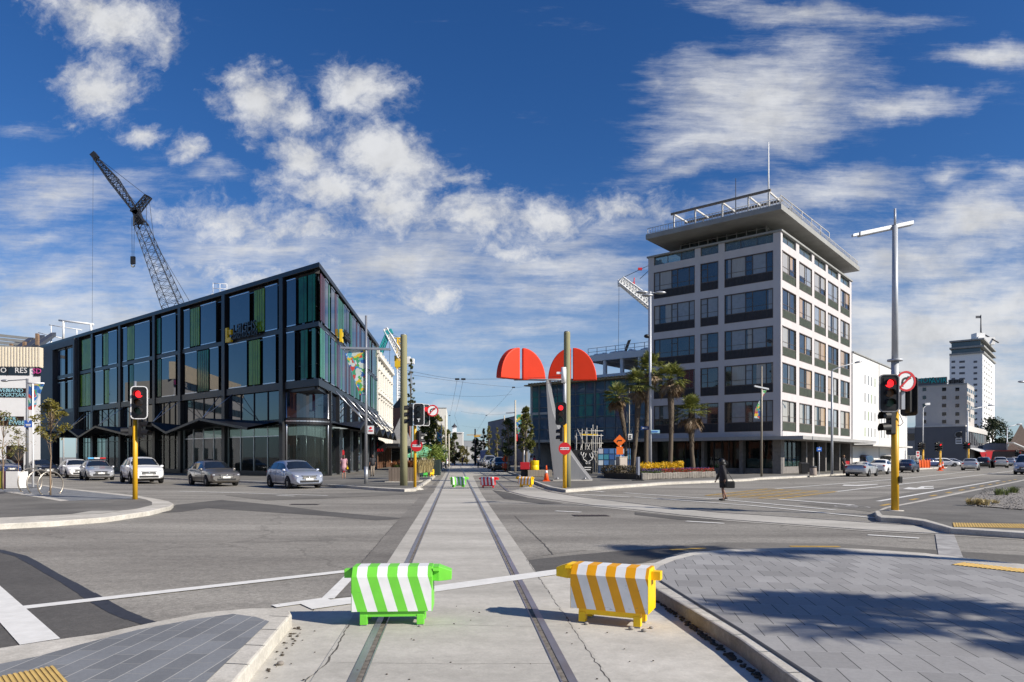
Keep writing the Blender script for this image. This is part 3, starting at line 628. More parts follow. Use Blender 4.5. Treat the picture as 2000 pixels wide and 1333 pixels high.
FA.box(mb, ci + .2, 20, z - .07, z - .02, -7, -2.5)
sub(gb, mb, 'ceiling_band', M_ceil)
mb = MB()
cf = [FA.p(-.35, 0, .35), FA.p(TA, 0, .35), FA.p(TA, 0, -18.5), FB.p(TB, 0, -26.5), FB.p(TB, 0, .35)]
cf[0] = Cn + (n_li + n_hi) * .30
mb.prism([Vector((p.x, p.y, 15.72)) for p in cf], (0, 0, zR - 15.72))
sub(gb, mb, 'roof', M_black, bevel=.03)
for t in colsA + [TA - .25]:
    mb = MB(); FA.box(mb, t - .26, t + .26, 0.14, 15.71, -.3, .22); sub(gb, mb, 'column', M_black)
for t in [FB.t(x) for x in (644, 660, 681, 697, 712, 724)] + [TB - .3]:
    mb = MB(); FB.box(mb, t - .2, t + .2, 0.14, 7.0, -.3, .15)
    if t > 8: FB.box(mb, t - .09, t + .09, 7.0, 15.71, -.3, .05)
    sub(gb, mb, 'column', M_black)
mb = MB()
for z0, z1, o in ((6.95, 7.5, .26), (11.38, 11.74, .16)):
    q = [Cn + (n_li + n_hi) * (o * .75), FA.p(TA, 0, o), FA.p(TA, 0, -.3), Cn - (n_li + n_hi) * .3, FB.p(TB, 0, -.3), FB.p(TB, 0, o)]
    mb.prism([Vector((p.x, p.y, z0)) for p in q], (0, 0, z1 - z0))
FA.box(mb, ci + .25, TA, 4.25, 4.6, -.28, .12); FB.box(mb, ci + .2, TB, 4.25, 4.6, -.28, .12)
FA.box(mb, ci + .25, TA, 0.14, .5, -.25, .06)
soff = [FA.p(ci, 6.7, -.2), FA.p(0.2, 6.7, -.1), FB.p(.2, 6.7, -.1), FB.p(ci, 6.7, -.2)]
mb.prism(soff, (0, 0, .24))
sub(gb, mb, 'floor_beams', M_black)

def window_bay(fc, t0, t1, z0, z1, strips, cols, off=.0, name='window'):
    """one bay of one storey: dark recessed panes, proud mirror panes with metal edges, coloured glass panels"""
    L = t1 - t0
    w = MB(); fc.quad(w, t0, t1, z0, z1, -.22); root = sub(gb, w, name, M_gl_dark)
    fr = MB(); n = max(2, int(round(L / 1.4)))
    for k in range(1, n): fc.box(fr, t0 + L * k / n - .03, t0 + L * k / n + .03, z0, z1, -.21, -.12)
    fc.box(fr, t0, t1, z0 + 1.05, z0 + 1.11, -.21, -.15)
    groups = {}
    for a, bb, ty in strips:
        ta, tb = t0 + L * a, t0 + L * bb
        pm = MB(); groups.setdefault(ty, []).append(pm); fc.box(pm, ta, tb, z0 + .06, z1 - .06, .02 + off, .06 + off)
        if ty in 'bp':
            fc.box(pm, ta, tb, z1 - .06, z1 + .02, .0 + off, .1 + off, 1); fc.box(pm, ta, tb, z0 - .02, z0 + .06, .0 + off, .08 + off, 1)
        if ty in 'lgrt' and tb - ta > .5:
            for k in range(1, int((tb - ta) / .35)):
                fc.box(fr, ta + k * .35 - .012, ta + k * .35 + .012, z0, z1, .06 + off, .075 + off)
    sub(root, fr, 'mullions', M_black)
    for ty, pm in [(k_, q_) for k_, v_ in groups.items() for q_ in v_]:
        nm, mm = {'b': ('mirror_pane', M_gl_blue), 'l': ('lime_panel', M_lime), 'g': ('green_panel', M_green), 'r': ('maroon_panel', M_red), 't': ('pale_green_panel', M_teal), 'p': ('pane', M_gl_blue)}[ty]
        sub(root, pm, nm, [mm, M_steelb] if 1 in pm.m else mm)
    return root
# strips run with t, i.e. right to left in the picture on this wall
patA = {0: [(.0, .22, 'g'), (.27, .52, 'g'), (.62, .92, 'b')],
        1: [(.05, .26, 'b'), (.28, .46, 'l'), (.55, .93, 'b')],
        2: [(.16, .52, 'b'), (.56, .78, 'l'), (.80, .95, 'b')],
        3: [(.15, .75, 'b'), (.82, .97, 'g')],
        4: [(.12, .58, 'b'), (.60, .82, 'l'), (.83, .98, 'b')],
        5: [(.10, .42, 'b'), (.44, .62, 'l'), (.68, .95, 'b')],
        6: [(.10, .85, 'l')]}
patA2 = {0: [(.0, .10, 't'), (.24, .45, 'g'), (.66, .93, 'b')], 1: [(.08, .30, 'b'), (.36, .56, 'l'), (.60, .95, 'b')], 2: [(.10, .30, 'b'), (.34, .60, 'g'), (.62, .92, 'b')],
         3: [(.15, .75, 'b'), (.80, .95, 'g')], 4: [(.12, .60, 'b'), (.62, .74, 'g'), (.80, .97, 'b')], 5: [(.10, .36, 'b'), (.42, .56, 'l'), (.62, .95, 'b')], 6: [(.05, .50, 'l'), (.55, .95, 'l')]}
bounds = [0.12] + colsA
for i in range(7):
    t0, t1 = bounds[i] + .3, bounds[i + 1] - .3
    if i == 0: t0 = .35
    window_bay(FA, t0, t1, 11.80, 15.40, patA[i], None); window_bay(FA, t0, t1, 7.55, 11.34, patA2[i], None)
    if i:
        w = MB(); FA.quad(w, t0, t1, 4.65, 6.9, -.15); r_ = sub(gb, w, 'window', M_gl_blue if i in (1, 4) else M_gl_dark)
        f_ = MB()
        for k in range(1, 4): FA.box(f_, t0 + (t1 - t0) * k / 4 - .03, t0 + (t1 - t0) * k / 4 + .03, 4.65, 6.9, -.14, -.08)
        sub(r_, f_, 'mullions', M_black)
        w = MB(); FA.box(w, t0, t1, .5, 4.2, -.16, -.14); r_ = sub(gb, w, 'shop_window', M_gl_shop)
        f_ = MB()
        for k in range(0, 5): FA.box(f_, t0 + (t1 - t0) * k / 4 - .025, t0 + (t1 - t0) * k / 4 + .025, .5, 4.2, -.13, -.07)
        FA.box(f_, t0, t1, 3.3, 3.36, -.13, -.08)
        sub(r_, f_, 'mullions', M_steelb if i < 3 else M_black)
# grey framed end bay
mb = MB(); ta, tb = colsA[-1] + .3, TA
for a, bb, z0, z1 in ((ta, ta + .5, 4.6, 15.71), (tb - 5.6, tb + .02, 0.14, 15.71), (ta + .5, tb - 5.6, 15.0, 15.71), (ta + .5, tb - 5.6, 4.6, 7.0)): FA.box(mb, a, bb, z0, z1, -.3, .5)
sub(gb, mb, 'grey_surround', M_dkgrey)
for z0, z1 in ((7.05, 10.9), (11.3, 14.95)):
    L0, L1 = ta + .6, tb - 5.7
    window_bay(FA, L0, (L0 + L1) / 2 - .25, z0, z1, [(.08, .48, 'b'), (.52, .92, 'b')], None); window_bay(FA, (L0 + L1) / 2 + .25, L1, z0, z1, [(.08, .48, 'b'), (.52, .85, 'b')], None)
# right-hand street front: close-set strips of glass
seqs = ['rrbgdbrbdgbdrbdgbrdgb', 'ttbrdbgbdbgdbrdbgdbgb']
for zi, (z0, z1) in enumerate(((11.80, 15.40), (7.55, 11.34))):
    nb = 6
    for k in range(nb):
        t0 = .15 + (TB - .5) * k / nb; t1 = .15 + (TB - .5) * (k + 1) / nb - .15
        st = []; rr = random.Random(zi * 50 + k)
        if k == 0: st = [(.0, .26, 'r' if zi == 0 else 't'), (.29, .50, 'b'), (.55, .62, 'g'), (.72, .98, 'b')]
        else:
            x = .02
            while x < .95:
                w_ = rr.choice((.09, .14, .22)); ty = rr.choice('bbbgrdg' if k < 5 else 'bgdgb')
                if ty == 'd': x += .08; continue
                st.append((x, min(x + w_, .99), ty)); x += w_ + .025
            if k == nb - 1: st = st[:-1] + [(.86, .99, 'g')]
        window_bay(FB, t0, t1, z0, z1, st, None, off=.08)
for k in range(5):
    t0 = ci + .3 + (TB - ci - 1) * k / 5; t1 = ci + .1 + (TB - ci - 1) * (k + 1) / 5
    w = MB(); FB.quad(w, t0, t1, 4.65, 6.9, -.15); sub(gb, w, 'window', M_gl_blue)
    w = MB(); FB.box(w, t0, t1, .25, 4.2, -.16, -.14); r_ = sub(gb, w, 'shop_window', M_gl_shop)
    f_ = MB(); FB.box(f_, t0, t0 + .08, .2, 4.2, -.12, -.05); FB.box(f_, t1 - .08, t1, .2, 4.2, -.12, -.05); FB.box(f_, t0, t1, .14, .25, -.16, -.05)
    if k == 1: FB.box(f_, t0 - .02, t0 + .5, .25, 2.3, -.10, .02, 1)
    sub(r_, f_, 'mullions', [M_steelb, mat('red_poster', (.5, .01, .02), .5, var=.1)])
# rounded corner shop window below the overhang
pa, pb = FA.p(ci - .3, 0, -.1), FB.p(ci - .25, 0, -.1); ctl = (pa + pb) / 2 + (n_li + n_hi).normalized() * 1.25
arc = [pa * (1 - s) ** 2 + ctl * 2 * s * (1 - s) + pb * s * s for s in [k / 14 for k in range(15)]]
def curve_wall(z0, z1, th=.03):
    mb = MB()
    for i in range(14):
        e = arc[i + 1] - arc[i]; nn = Vector((e.y, -e.x, 0)).normalized(); mb.obox(arc[i] + Vector((0, 0, z0)), e, Vector((0, 0, z1 - z0)), nn * th)
    return mb
cw = sub(gb, curve_wall(.25, 4.2), 'curved_shop_window', M_gl_shop); sub(gb, curve_wall(4.75, 6.7), 'curved_window', M_gl_blue)
sub(cw, curve_wall(4.22, 4.72, .12), 'band', M_black); sub(cw, curve_wall(4.42, 4.52, .16), 'metal_rim', M_steelb); sub(cw, curve_wall(.14, .24, .1), 'plinth', M_black)
mb = MB()
for s in (0, 14): mb.cyl(arc[s] + Vector((0, 0, .2)), arc[s] + Vector((0, 0, 6.7)), .07, n=8)
for s in (3, 6, 9, 12):
    mb.cyl(arc[s] + Vector((0, 0, .2)), arc[s] + Vector((0, 0, 4.2)), .015, n=6); mb.cyl(arc[s] + Vector((0, 0, 4.8)), arc[s] + Vector((0, 0, 6.7)), .015, n=6)
sub(cw, mb, 'mullions', M_steelb)
# folded canopies hung on rods
def canopy(fc, ts, z0, amp, dep, name):
    mb = MB(); vs = []; fs = []
    for i, t in enumerate(ts):
        zi = z0 + (amp if i % 2 else 0)
        vs += [fc.p(t, z0 + amp * .55, .15), fc.p(t, zi, dep), fc.p(t, zi - .2, dep), fc.p(t, z0 + amp * .55 - .2, .15)]
    for i in range(len(ts) - 1):
        for k in range(4): fs.append((i * 4 + k, (i + 1) * 4 + k, (i + 1) * 4 + (k + 1) % 4, i * 4 + (k + 1) % 4))
    mb.add(vs, fs); return sub(gb, mb, name, M_black)
tsA = []; t = colsA[0] + .4
steps = [max(0, FA.t(x_) - t) for x_ in (545, 449, 382, 350, 304, 240, 206, 183, 150, 128)]
ca = canopy(FA, [t + s for s in steps], 3.9, 1.0, 2.7, 'folded_canopy')
cb_ = canopy(FB, [ci + .3 + s * (TB + 2 - ci) / 12 for s in range(13)], 4.0, .75, 2.4, 'folded_canopy')
for i, s in enumerate(steps):
    for dx in (1.2, -1.0) if i % 2 else (): mb = MB(); mb.cyl(FA.p(t + s, 4.9, 2.4), FA.p(t + s + dx, 7.0, .25), .03, n=6); sub(ca, mb, 'tie_rod', M_steelb)
for s in range(1, 13, 2):
    tt = ci + .3 + s * (TB + 2 - ci) / 12
    for dt in (-.5, .5): mb = MB(); mb.cyl(FB.p(tt, 4.75, 2.3), FB.p(tt + dt * 4, 7.1, .25), .06, n=6); sub(cb_, mb, 'tie_rod', M_steelb)
    mb = MB(); mb.cyl(FB.p(tt - 1.2, 5.6, 1.4), FB.p(tt + 1.2, 5.6, 1.4), .05, n=6); sub(cb_, mb, 'cross_tie', M_steelb)
# firm's sign on both fronts
ra = FA.rot(); M_let = mat('sign_charcoal', (0.02, 0.02, 0.023), 0.35, var=.05)
def L_mark(fc, t0, s, z0, sgn, h):
    mb = MB()
    def bx(a, bb, c, e): fc.box(mb, t0 + sgn * a, t0 + sgn * bb, z0 + c, z0 + e, .22, .42)
    bx(0, .26 * h, 0, h); bx(.26 * h, .72 * h, 0, .3 * h); bx(.46 * h, .72 * h, .5 * h, .82 * h)
    return sub(gb, mb, 'sign_emblem', M_yel_sign)
tl = FA.t(449); L_mark(FA, tl, 0, 11.45, -1, 1.25)
def wall_text(fc, body, px, py, size, m, off, sx=1.0, nm='sign_lettering', parent=None, ext=.05, align='CENTER'):
    tt = fc.t(px); p = fc.p(tt, fc.z(py, px), off); par = parent or gb
    return text_obj(nm, body, size, m, par, p - Vector(par.location), (R(90), 0, fc.rot()), ext, align, sx)
wall_text(FA, 'LEIGHS', 485, 642, 1.15, M_let, .34, 1.0); wall_text(FA, 'CONSTRUCTION', 484.5, 656, .62, M_let, .34, .86)
L_mark(FB, FB.t(658), 0, 11.55, 1, 1.1); wall_text(FB, 'LEIGHS', 672, 657, .95, M_let, .3); wall_text(FB, 'CONSTRUCTION', 672, 664, .5, M_let, .3, .8)
# rail and hatch on the roof
mb = MB(); q0 = A(416, 572, 62); 
for k in range(3): mb.cyl(q0 + Vector((1.0 * k / 2 * 1.25, 0, 0)), q0 + Vector((1.25 * k / 2, 0, .9 - .08 * k)), .03, n=6)
for h in (.4, .85): mb.cyl(q0 + Vector((0, 0, h)), q0 + Vector((1.25, 0, h - .08)), .03, n=6)
mb.box(q0 + Vector((.6, .6, -.6)), (1.4, 1.4, 1.0))
sub(gb, mb, 'roof_hatch_rail', M_wht)

# ================= seven-storey office tower, right
Kn = Vector(((1525 - CX) * 61.4 / F, 61.4, 0))
TL = Facade(Kn, d_li, n_li); TR = Facade(Kn, m_ma, n_ma)
tw = empty('office_tower', Kn, 0, 'white concrete seven storey office block with a wide flat roof slab and flagpole', 'building')
tLe = TL.t(1266); tRe = TR.t(1663)
M_tw = mat('tower_concrete', (0.57, 0.54, 0.54), 0.75, col2=(0.51, 0.48, 0.475), scale=1.0, stretch=(1, 1, .3), bump=.05)
M_tw_sl = mat('slab_concrete', (0.33, 0.335, 0.325), 0.85, col2=(0.25, 0.25, 0.24), scale=.8)
M_rib = mat('ribbed_panel_dark', (0.042, 0.040, 0.044), 0.6, var=.2)
M_rib_g = mat('ribbed_panel_green', (0.13, 0.15, 0.105), 0.6, col2=(0.085, 0.10, 0.08), scale=2)
M_frm = mat('window_frame_brown', (0.10, 0.075, 0.06), 0.5, var=.2)
M_win = mat('tower_glass', (0.022, 0.026, 0.030), 0.03, ior=2.0, col2=(0.06, 0.06, 0.058), scale=.7, bump=.03, bscale=.8)
M_wincl = glass_mat('tower_clear_glass', (0.88, 0.92, 0.92), .97, 1.6)
M_curt = mat('curtain_cream', (0.42, 0.40, 0.36), .9, coat=1.0, col2=(0.30, 0.285, 0.26), scale=3, stretch=(6, 6, .3))
M_curt2 = mat('curtain_tan', (0.40, 0.28, 0.17), .9, coat=1.0, var=.2, stretch=(6, 6, .3))
M_curt3 = mat('blind_grey', (0.26, 0.28, 0.30), .9, coat=1.0, var=.12)
colL = [(1277, 1357), (1368, 1403), (1415, 1510)]; colR = [(1527.5, 1555), (1561, 1586), (1590.5, 1613), (1617, 1637.5), (1641.5, 1659.5)]
rows = [(20.27, 17.6), (16.9, 14.2), (13.5, 10.8), (10.2, 7.5), (6.8, 4.0)]
mb = MB()
# solid wall with openings: piers and spandrels
def wall_grid(fc, tend, cols, corner):
    edges = [0 if corner else .0] 
    xs = sorted((min(fc.t(a), fc.t(b)), max(fc.t(a), fc.t(b))) for a, b in cols)
    prev = 0.0
    for a, b in xs + [(tend, None)]:
        fc.box(mb, prev, a, 3.5, 21.85, -.5, 0); prev = b
    for a, b in xs:
        zt = 21.0
        for r0, r1 in rows: fc.box(mb, a, b, r0, zt, -.5, -.003); zt = r1
        fc.box(mb, a, b, 3.5, zt, -.5, -.003)
    return xs
xl = wall_grid(TL, tLe, colL, True); xr = wall_grid(TR, tRe, colR, True)
Hn = Facade(TL.p(tLe, 0), m_ma, -n_ma); Hf = Facade(TR.p(tRe, 0), d_li, -n_li)
Hn.box(mb, 0.0, tRe, 0.1, 21.85, -.4, -.002); Hf.box(mb, 0.01, tLe - .41, 0.1, 21.85, -.4, -.002)
sub(tw, mb, 'wall', M_tw)
mb = MB()
for z in (3.55, 7.0, 10.4, 13.8, 17.1, 20.6): mb.prism([TL.p(.5, z, -.55), TL.p(tLe - .5, z, -.55), TL.p(tLe - .5, z, -tRe + .6), TL.p(.5, z, -tRe + .6)], (0, 0, .2))
mb.prism([TL.p(5, 3.7, -5), TL.p(tLe - 3, 3.7, -5), TL.p(tLe - 3, 3.7, -tRe + 6), TL.p(5, 3.7, -tRe + 6)], (0, 0, 17))
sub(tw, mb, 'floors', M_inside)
mb = MB()
q = [Kn + (n_li + n_ma) * .14, TL.p(tLe + .1, 0, .14), TL.p(tLe + .1, 0, -.55), TL.p(.55, 0, -.55), TR.p(tRe, 0, -.55), TR.p(tRe + .1, 0, .14)]
mb.prism([Vector((p.x, p.y, 21.85)) for p in q], (0, 0, .16)); sub(tw, mb, 'parapet_cap', M_tw_sl)
def tw_window(fc, a, b, zt, zb, kind, rr, ribm):
    L = b - a; zs = zb + (zt - zb) * .29
    w = MB(); fc.box(w, a + .06, b - .06, zs + .05, zt - .06, -.16, -.10); root = sub(tw, w, 'window', M_win)
    f = MB(); off0, off1 = -.16, .012
    for t0, t1, z0, z1 in ((a, b, zt - .07, zt), (a, b, zb, zb + .05), (a, a + .06, zb, zt), (b - .06, b, zb, zt)): fc.box(f, t0, t1, z0, z1, off0, off1)
    fc.box(f, a, b, zs, zs + .07, off0, -.03)
    fc.box(f, a, b, zs + .5, zs + .535, -.16, -.07)
    cuts = {'wide': (.14, .42, .56, .86), 'narrow': (.62,), 'side': (.48, .60)}[kind]
    for c in cuts: fc.box(f, a + L * c - .03, a + L * c + .03, zs, zt, -.16, -.055)
    if kind != 'side': 
        c0, c1 = (cuts[1], cuts[2]) if kind == 'wide' else (cuts[0], 1.0); fc.box(f, a + L * c0, a + L * c1, zt - .62, zt - .57, -.16, -.06)
    sub(root, f, 'frame', M_frm)
    p = MB(); n = int(L / .14); fc.box(p, a + .06, b - .06, zb + .05, zs, -.14, -.07)
    for k in range(n): fc.box(p, a + .07 + (L - .14) * k / n, a + .07 + (L - .14) * (k + .45) / n, zb + .05, zs, -.07, -.025)
    sub(root, p, 'ribbed_panel', ribm)
    # what stands behind the panes: curtains, blinds or an empty dark room
    x = a + .08
    back = []
    segs = [0] + list(cuts) + [1]
    for k in range(len(segs) - 1):
        u = rr.random(); m_ = None
        lim = (.42, .76, .90) if kind != 'side' else (.22, .50, .80)
        if u < lim[0]: m_ = None
        elif u < lim[1]: m_ = 'blind'
        elif u < lim[2]: m_ = 'curtain'
        else: m_ = 'tan_curtain' if kind == 'side' else 'blind'
        if m_:
            t0, t1 = a + L * segs[k] + .06, a + L * segs[k + 1] - .06
            if rr.random() < .3: t1 = t0 + (t1 - t0) * rr.uniform(.5, .8)
            bm_ = MB(); back.append((m_, bm_)); fc.box(bm_, t0, t1, zs + .06 + (rr.random() < .15) * .6, zt - .08, -.101, -.094)
    for nm, bmb in back: sub(root, bmb, nm, {'curtain': M_curt, 'tan_curtain': M_curt2, 'blind': M_curt3}[nm])
rr = random.Random(21)
for (a, b), kd in zip(xl, ('wide', 'narrow', 'wide')):
    for zt, zb in rows: tw_window(TL, a, b, zt, zb, kd, rr, M_rib)
for a, b in xr:
    for zt, zb in rows: tw_window(TR, a, b, zt, zb, 'side', rr, M_rib_g)
# terrace glass between the posts, recessed penthouse, roof slab
M_tglass = glass_mat('terrace_glass', (0.62, 0.72, 0.70), .75, 1.6)
mb = MB()
for fc, xs in ((TL, xl), (TR, xr)):
    for a, b in xs: fc.box(mb, a, b, 21.02, 21.84, -.2, -.17)
sub(tw, mb, 'terrace_glazing', M_tglass)
mb = MB()
for fc, xs in ((TL, xl), (TR, xr)):
    for a, b in xs:
        n = max(1, int((b - a) / 1.3))
        for k in range(n + 1): fc.box(mb, a + (b - a) * k / n - .02, a + (b - a) * k / n + .02, 21.0, 21.85, -.24, -.14)
sub(tw, mb, 'terrace_glazing_bars', M_frm)
ph = empty('penthouse', Vector((0, 0, 0)), 0); ph.parent = tw; ph.location = (0, 0, 20.6)
PL = Facade(TL.p(1.8, 0, -1.6), d_li, n_li); PR = Facade(TL.p(1.8, 0, -1.6), m_ma, n_ma); pLl = tLe - 4.6; pRl = tRe - 4
mb = MB(); PL.box(mb, 0, pLl, 20.8, 23.1, -.06, -.02); PR.box(mb, 0.06, pRl, 20.8, 23.1, -.06, -.02)
sub(ph, mb, 'glazing', M_wincl)
mb = MB()
for k in range(10): PL.box(mb, pLl * k / 9 - .04, pLl * k / 9 + .04, 20.8, 23.12, -.08, .02)
for k in range(14): PR.box(mb, pRl * k / 13 - .04, pRl * k / 13 + .04, 20.8, 23.12, -.08, .02)
for z in (21.2, 22.45, 22.95): PL.box(mb, 0, pLl, z, z + .06, -.08, .015); PR.box(mb, 0, pRl, z, z + .06, -.08, .015)
sub(ph, mb, 'frame', mat('frame_grey', (.30, .30, .29), .6, var=.1))
mb = MB(); PL.box(mb, 2.5, pLl - .6, 20.8, 23.1, -9, -2.5); PL.box(mb, pLl * .62, pLl, 20.8, 23.1, -6, -.1)
sub(ph, mb, 'core', M_inside)
sa, sb_ = 2.0, .7; TLs = Facade(TL.p(0, 0, sa), d_li, n_li); tSl = TLs.t(1261)
sl = [Kn + n_li * sa + n_ma * sb_, TL.p(tSl, 0, sa), TL.p(tSl, 0, -tRe - .7), TR.p(tRe + .7, 0, sb_)]
mb = MB(); mb.prism([Vector((p.x, p.y, 23.12)) for p in sl], (0, 0, .5)); sub(tw, mb, 'roof_slab', M_tw_sl, bevel=.02)
mb = MB(); zr = 23.62
e0, e1, e2 = sl[1] + (m_ma - d_li) * .15, sl[0] + (m_ma + d_li) * .2, sl[3] - (m_ma - d_li) * .15
for p, q, n in ((e0, e1, 46), (e1, e2, 74)):
    p = Vector((p.x, p.y, zr)); q = Vector((q.x, q.y, zr))
    mb.cyl(p + Vector((0, 0, .58)), q + Vector((0, 0, .58)), .03, n=6); mb.cyl(p + Vector((0, 0, .12)), q + Vector((0, 0, .12)), .02, n=5)
    for k in range(n + 1):
        c = p.lerp(q, k / n); mb.cyl(c, c + Vector((0, 0, .58)), .035 if k % 8 == 0 else .022, n=5)
sub(tw, mb, 'roof_railing', M_wht_dirty)
mb = MB()
SL = Facade(sl[1] + m_ma * .5, -d_li, n_li); Ls = (sl[0] - sl[1]).length - 1.0
for off in (-.1, -3.2):
    for s in (.22, .40, .62, .82, .97) if off > -1 else (.35, .62, .97):
        SL.box(mb, Ls * s, Ls * s + .12, zr, zr + 1.5, off - .06, off + .06)
for s in (.22, .40, .62, .82, .97): SL.box(mb, Ls * s, Ls * s + .1, zr + 1.48, zr + 1.62, -3.2, -.1)
sub(tw, mb, 'pergola_posts', M_wht_dirty)
mb = MB()
for off in (-.1, -3.2): SL.box(mb, Ls * .20, Ls * .99, zr + 1.5, zr + 1.7, off - .08, off + .08)
sub(tw, mb, 'pergola_beams', mat('weathered_timber', (.20, .165, .13), .8, var=.3, scale=8))
mb = MB()
p = Vector((sl[0].x, sl[0].y, zr)); q = Vector((sl[3].x, sl[3].y, zr)); p = p.lerp(q, .05) + d_li * .5; q = p.lerp(q, .55)
for k in range(6):
    c = p.lerp(q, k / 5); mb.cyl(c, c + Vector((0, 0, 1.2)), .04, n=6)
mb.cyl(p + Vector((0, 0, 1.2)), q + Vector((0, 0, 1.2)), .045, n=6)
sub(tw, mb, 'roof_frame', M_wht_dirty)
mb = MB(); SL.box(mb, Ls * .42, Ls * .70, zr, zr + 1.5, -9, -5.5); SL.box(mb, Ls * .60, Ls * .70, zr, zr + 2.2, -8, -6); SL.box(mb, Ls * .70, Ls * .98, zr, zr + 1.6, -9, -5.6)
sub(tw, mb, 'plant_room', mat('plant_room_grey', (.13, .14, .155), .7, var=.15))
fp = A(1501, 386, 61.5); mb = MB(); mb.cyl(Vector((fp.x, fp.y, zr)), A(1501, 278, 61.5), .09, .05, n=8); sub(tw, mb, 'flagpole', M_wht)
fp = A(1437, 380, 68); mb = MB(); mb.cyl(Vector((fp.x, fp.y, zr + 2)), A(1437, 349, 68), .05, .03, n=6); sub(tw, mb, 'aerial', M_dkgrey)
# canopy over the pavement and recessed shopfronts
mb = MB()
cq = [Kn + n_li * 1.6 + n_ma * 2.4, TL.p(tLe + .5, 0, 1.6), TL.p(tLe + .5, 0, -.1), Kn - (n_li + n_ma) * .1, TR.p(tRe + 1, 0, -.1), TR.p(tRe + 1, 0, 2.4)]
mb.prism([Vector((p.x, p.y, 3.18)) for p in cq], (0, 0, .3)); cn = sub(tw, mb, 'canopy', mat('canopy_grey', (.36, .355, .345), .6, col2=(.28, .275, .265), scale=1.0))
mb = MB(); M_stone = mat('shop_stone', (.20, .185, .175), .7, var=.25, scale=3)
for fc, t0, t1, o0, o1 in [(TL, 0, .75, -1, -.05), (TL, 3.6, 3.95, -1.2, -.4), (TL, 7.4, 7.7, -1.2, -.4), (TL, tLe - .5, tLe, -1.2, -.1)] + [(TR, tRe * s, tRe * s + .35, -.9, -.05) for s in (.31, .40, .58, .80, .98)]:
    mb = MB(); fc.box(mb, t0, t1, .1, 3.2, o0, o1); sub(tw, mb, 'shop_pier', M_stone)
mb = MB(); TL.box(mb, .75, tLe - .5, .1, .6, -1.3, -1.0); TR.box(mb, .76, tRe * .30, .1, .75, -.7, -.4); sub(tw, mb, 'shop_plinth', M_stone)
mb = MB(); TL.box(mb, .75, tLe - .5, .6, 3.2, -1.2, -1.15); TR.box(mb, .76, tRe * .3, .75, 3.2, -.55, -.5); TR.box(mb, tRe * .3, tRe, .15, 3.2, -1.0, -.95)
sg = sub(tw, mb, 'shopfront_glass', M_gl_shop)
mb = MB()
for fc, t0, w0, z0, o0, o1 in [(TL, .75 + k * (tLe - 1.3) / 8, .04, .6, -1.14, -1.06) for k in range(9)] + [(TR, .76 + k * (tRe * .3 - .8) / 5, .03, .75, -.49, -.42) for k in range(6)] + [(TR, tRe * s, .03, .15, -.94, -.88) for s in (.35, .45, .52, .65, .72, .88)]:
    mb = MB(); fc.box(mb, t0 - w0, t0 + w0, z0, 3.2, o0, o1); sub(sg, mb, 'mullion', M_black)
mb = MB(); TR.box(mb, .8, tRe * .29, .8, 1.75, -.62, -.58); TL.box(mb, .9, 3.5, .65, 1.5, -1.3, -1.26); TL.box(mb, 7.8, 12, .65, 1.5, -1.3, -1.26)
sub(sg, mb, 'frosted_panels', mat('frosted_film', (.32, .46, .45), .5, var=.1))
mb = MB(); TL.box(mb, 3.2, 3.8, .7, 1.4, -1.13, -1.1)
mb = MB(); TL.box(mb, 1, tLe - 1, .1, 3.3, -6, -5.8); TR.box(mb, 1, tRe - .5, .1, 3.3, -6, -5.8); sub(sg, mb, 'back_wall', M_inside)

# ================= white building with slit windows next to the tower
wb = empty('white_building', TR.p(tRe + .3, 0), 0, 'plain bright white building with rows of slit windows, behind the office tower', 'building')
zW = 13.75; tW = TR.t(1771)
mb = MB(); mb.prism([TR.p(tRe + .3, 0, .05), TR.p(tW, 0, .05), TR.p(tW, 0, -16), TR.p(tRe + .3, 0, -16)], (0, 0, zW)); w_ = sub(wb, mb, 'wall', mat('bright_white_wall', (.66, .65, .63), .6, var=.03, scale=.4))
mb = MB(); tS = TR.t(1716); TR.box(mb, tS - .12, tS + .12, 0, zW, .055, .075); TR.box(mb, tRe + .3, tW, zW, zW + .12, -.3, .2); sub(w_, mb, 'downpipe_and_coping', M_tw_sl)
for rI, z in enumerate((11.1, 8.9, 6.7, 4.7)):
    for k, px in enumerate((1688.5, 1695, 1701.5, 1708, 1720.5, 1727, 1733.5, 1740)):
        t0 = TR.t(px); mb = MB(); TR.box(mb, t0 - .14, t0 + .14, z - .55, z + .55, .052, .07)
        sub(wb, mb, 'slit_window', M_lime if (rI * 8 + k) % 7 == 3 else M_gl_dark)
mb = MB(); mb.cyl(TR.p(tRe + 3, zW + .1, -4), TR.p(tRe + 3, zW + 2.2, -4), .5, n=12)
for dz in (.6, 1.2): TR.box(mb, tRe + 2, tRe + 7, zW + dz, zW + dz + .05, -3.2, -3.15)
for k in range(6): TR.box(mb, tRe + 2 + k, tRe + 2.06 + k, zW, zW + 1.2, -3.2, -3.15)
sub(wb, mb, 'roof_vent', M_tw_sl)
mb = MB(); TR.box(mb, tRe + .3, tW - 8, 2.9, 3.1, .05, 2.2); sub(wb, mb, 'canopy', M_wht_dirty)

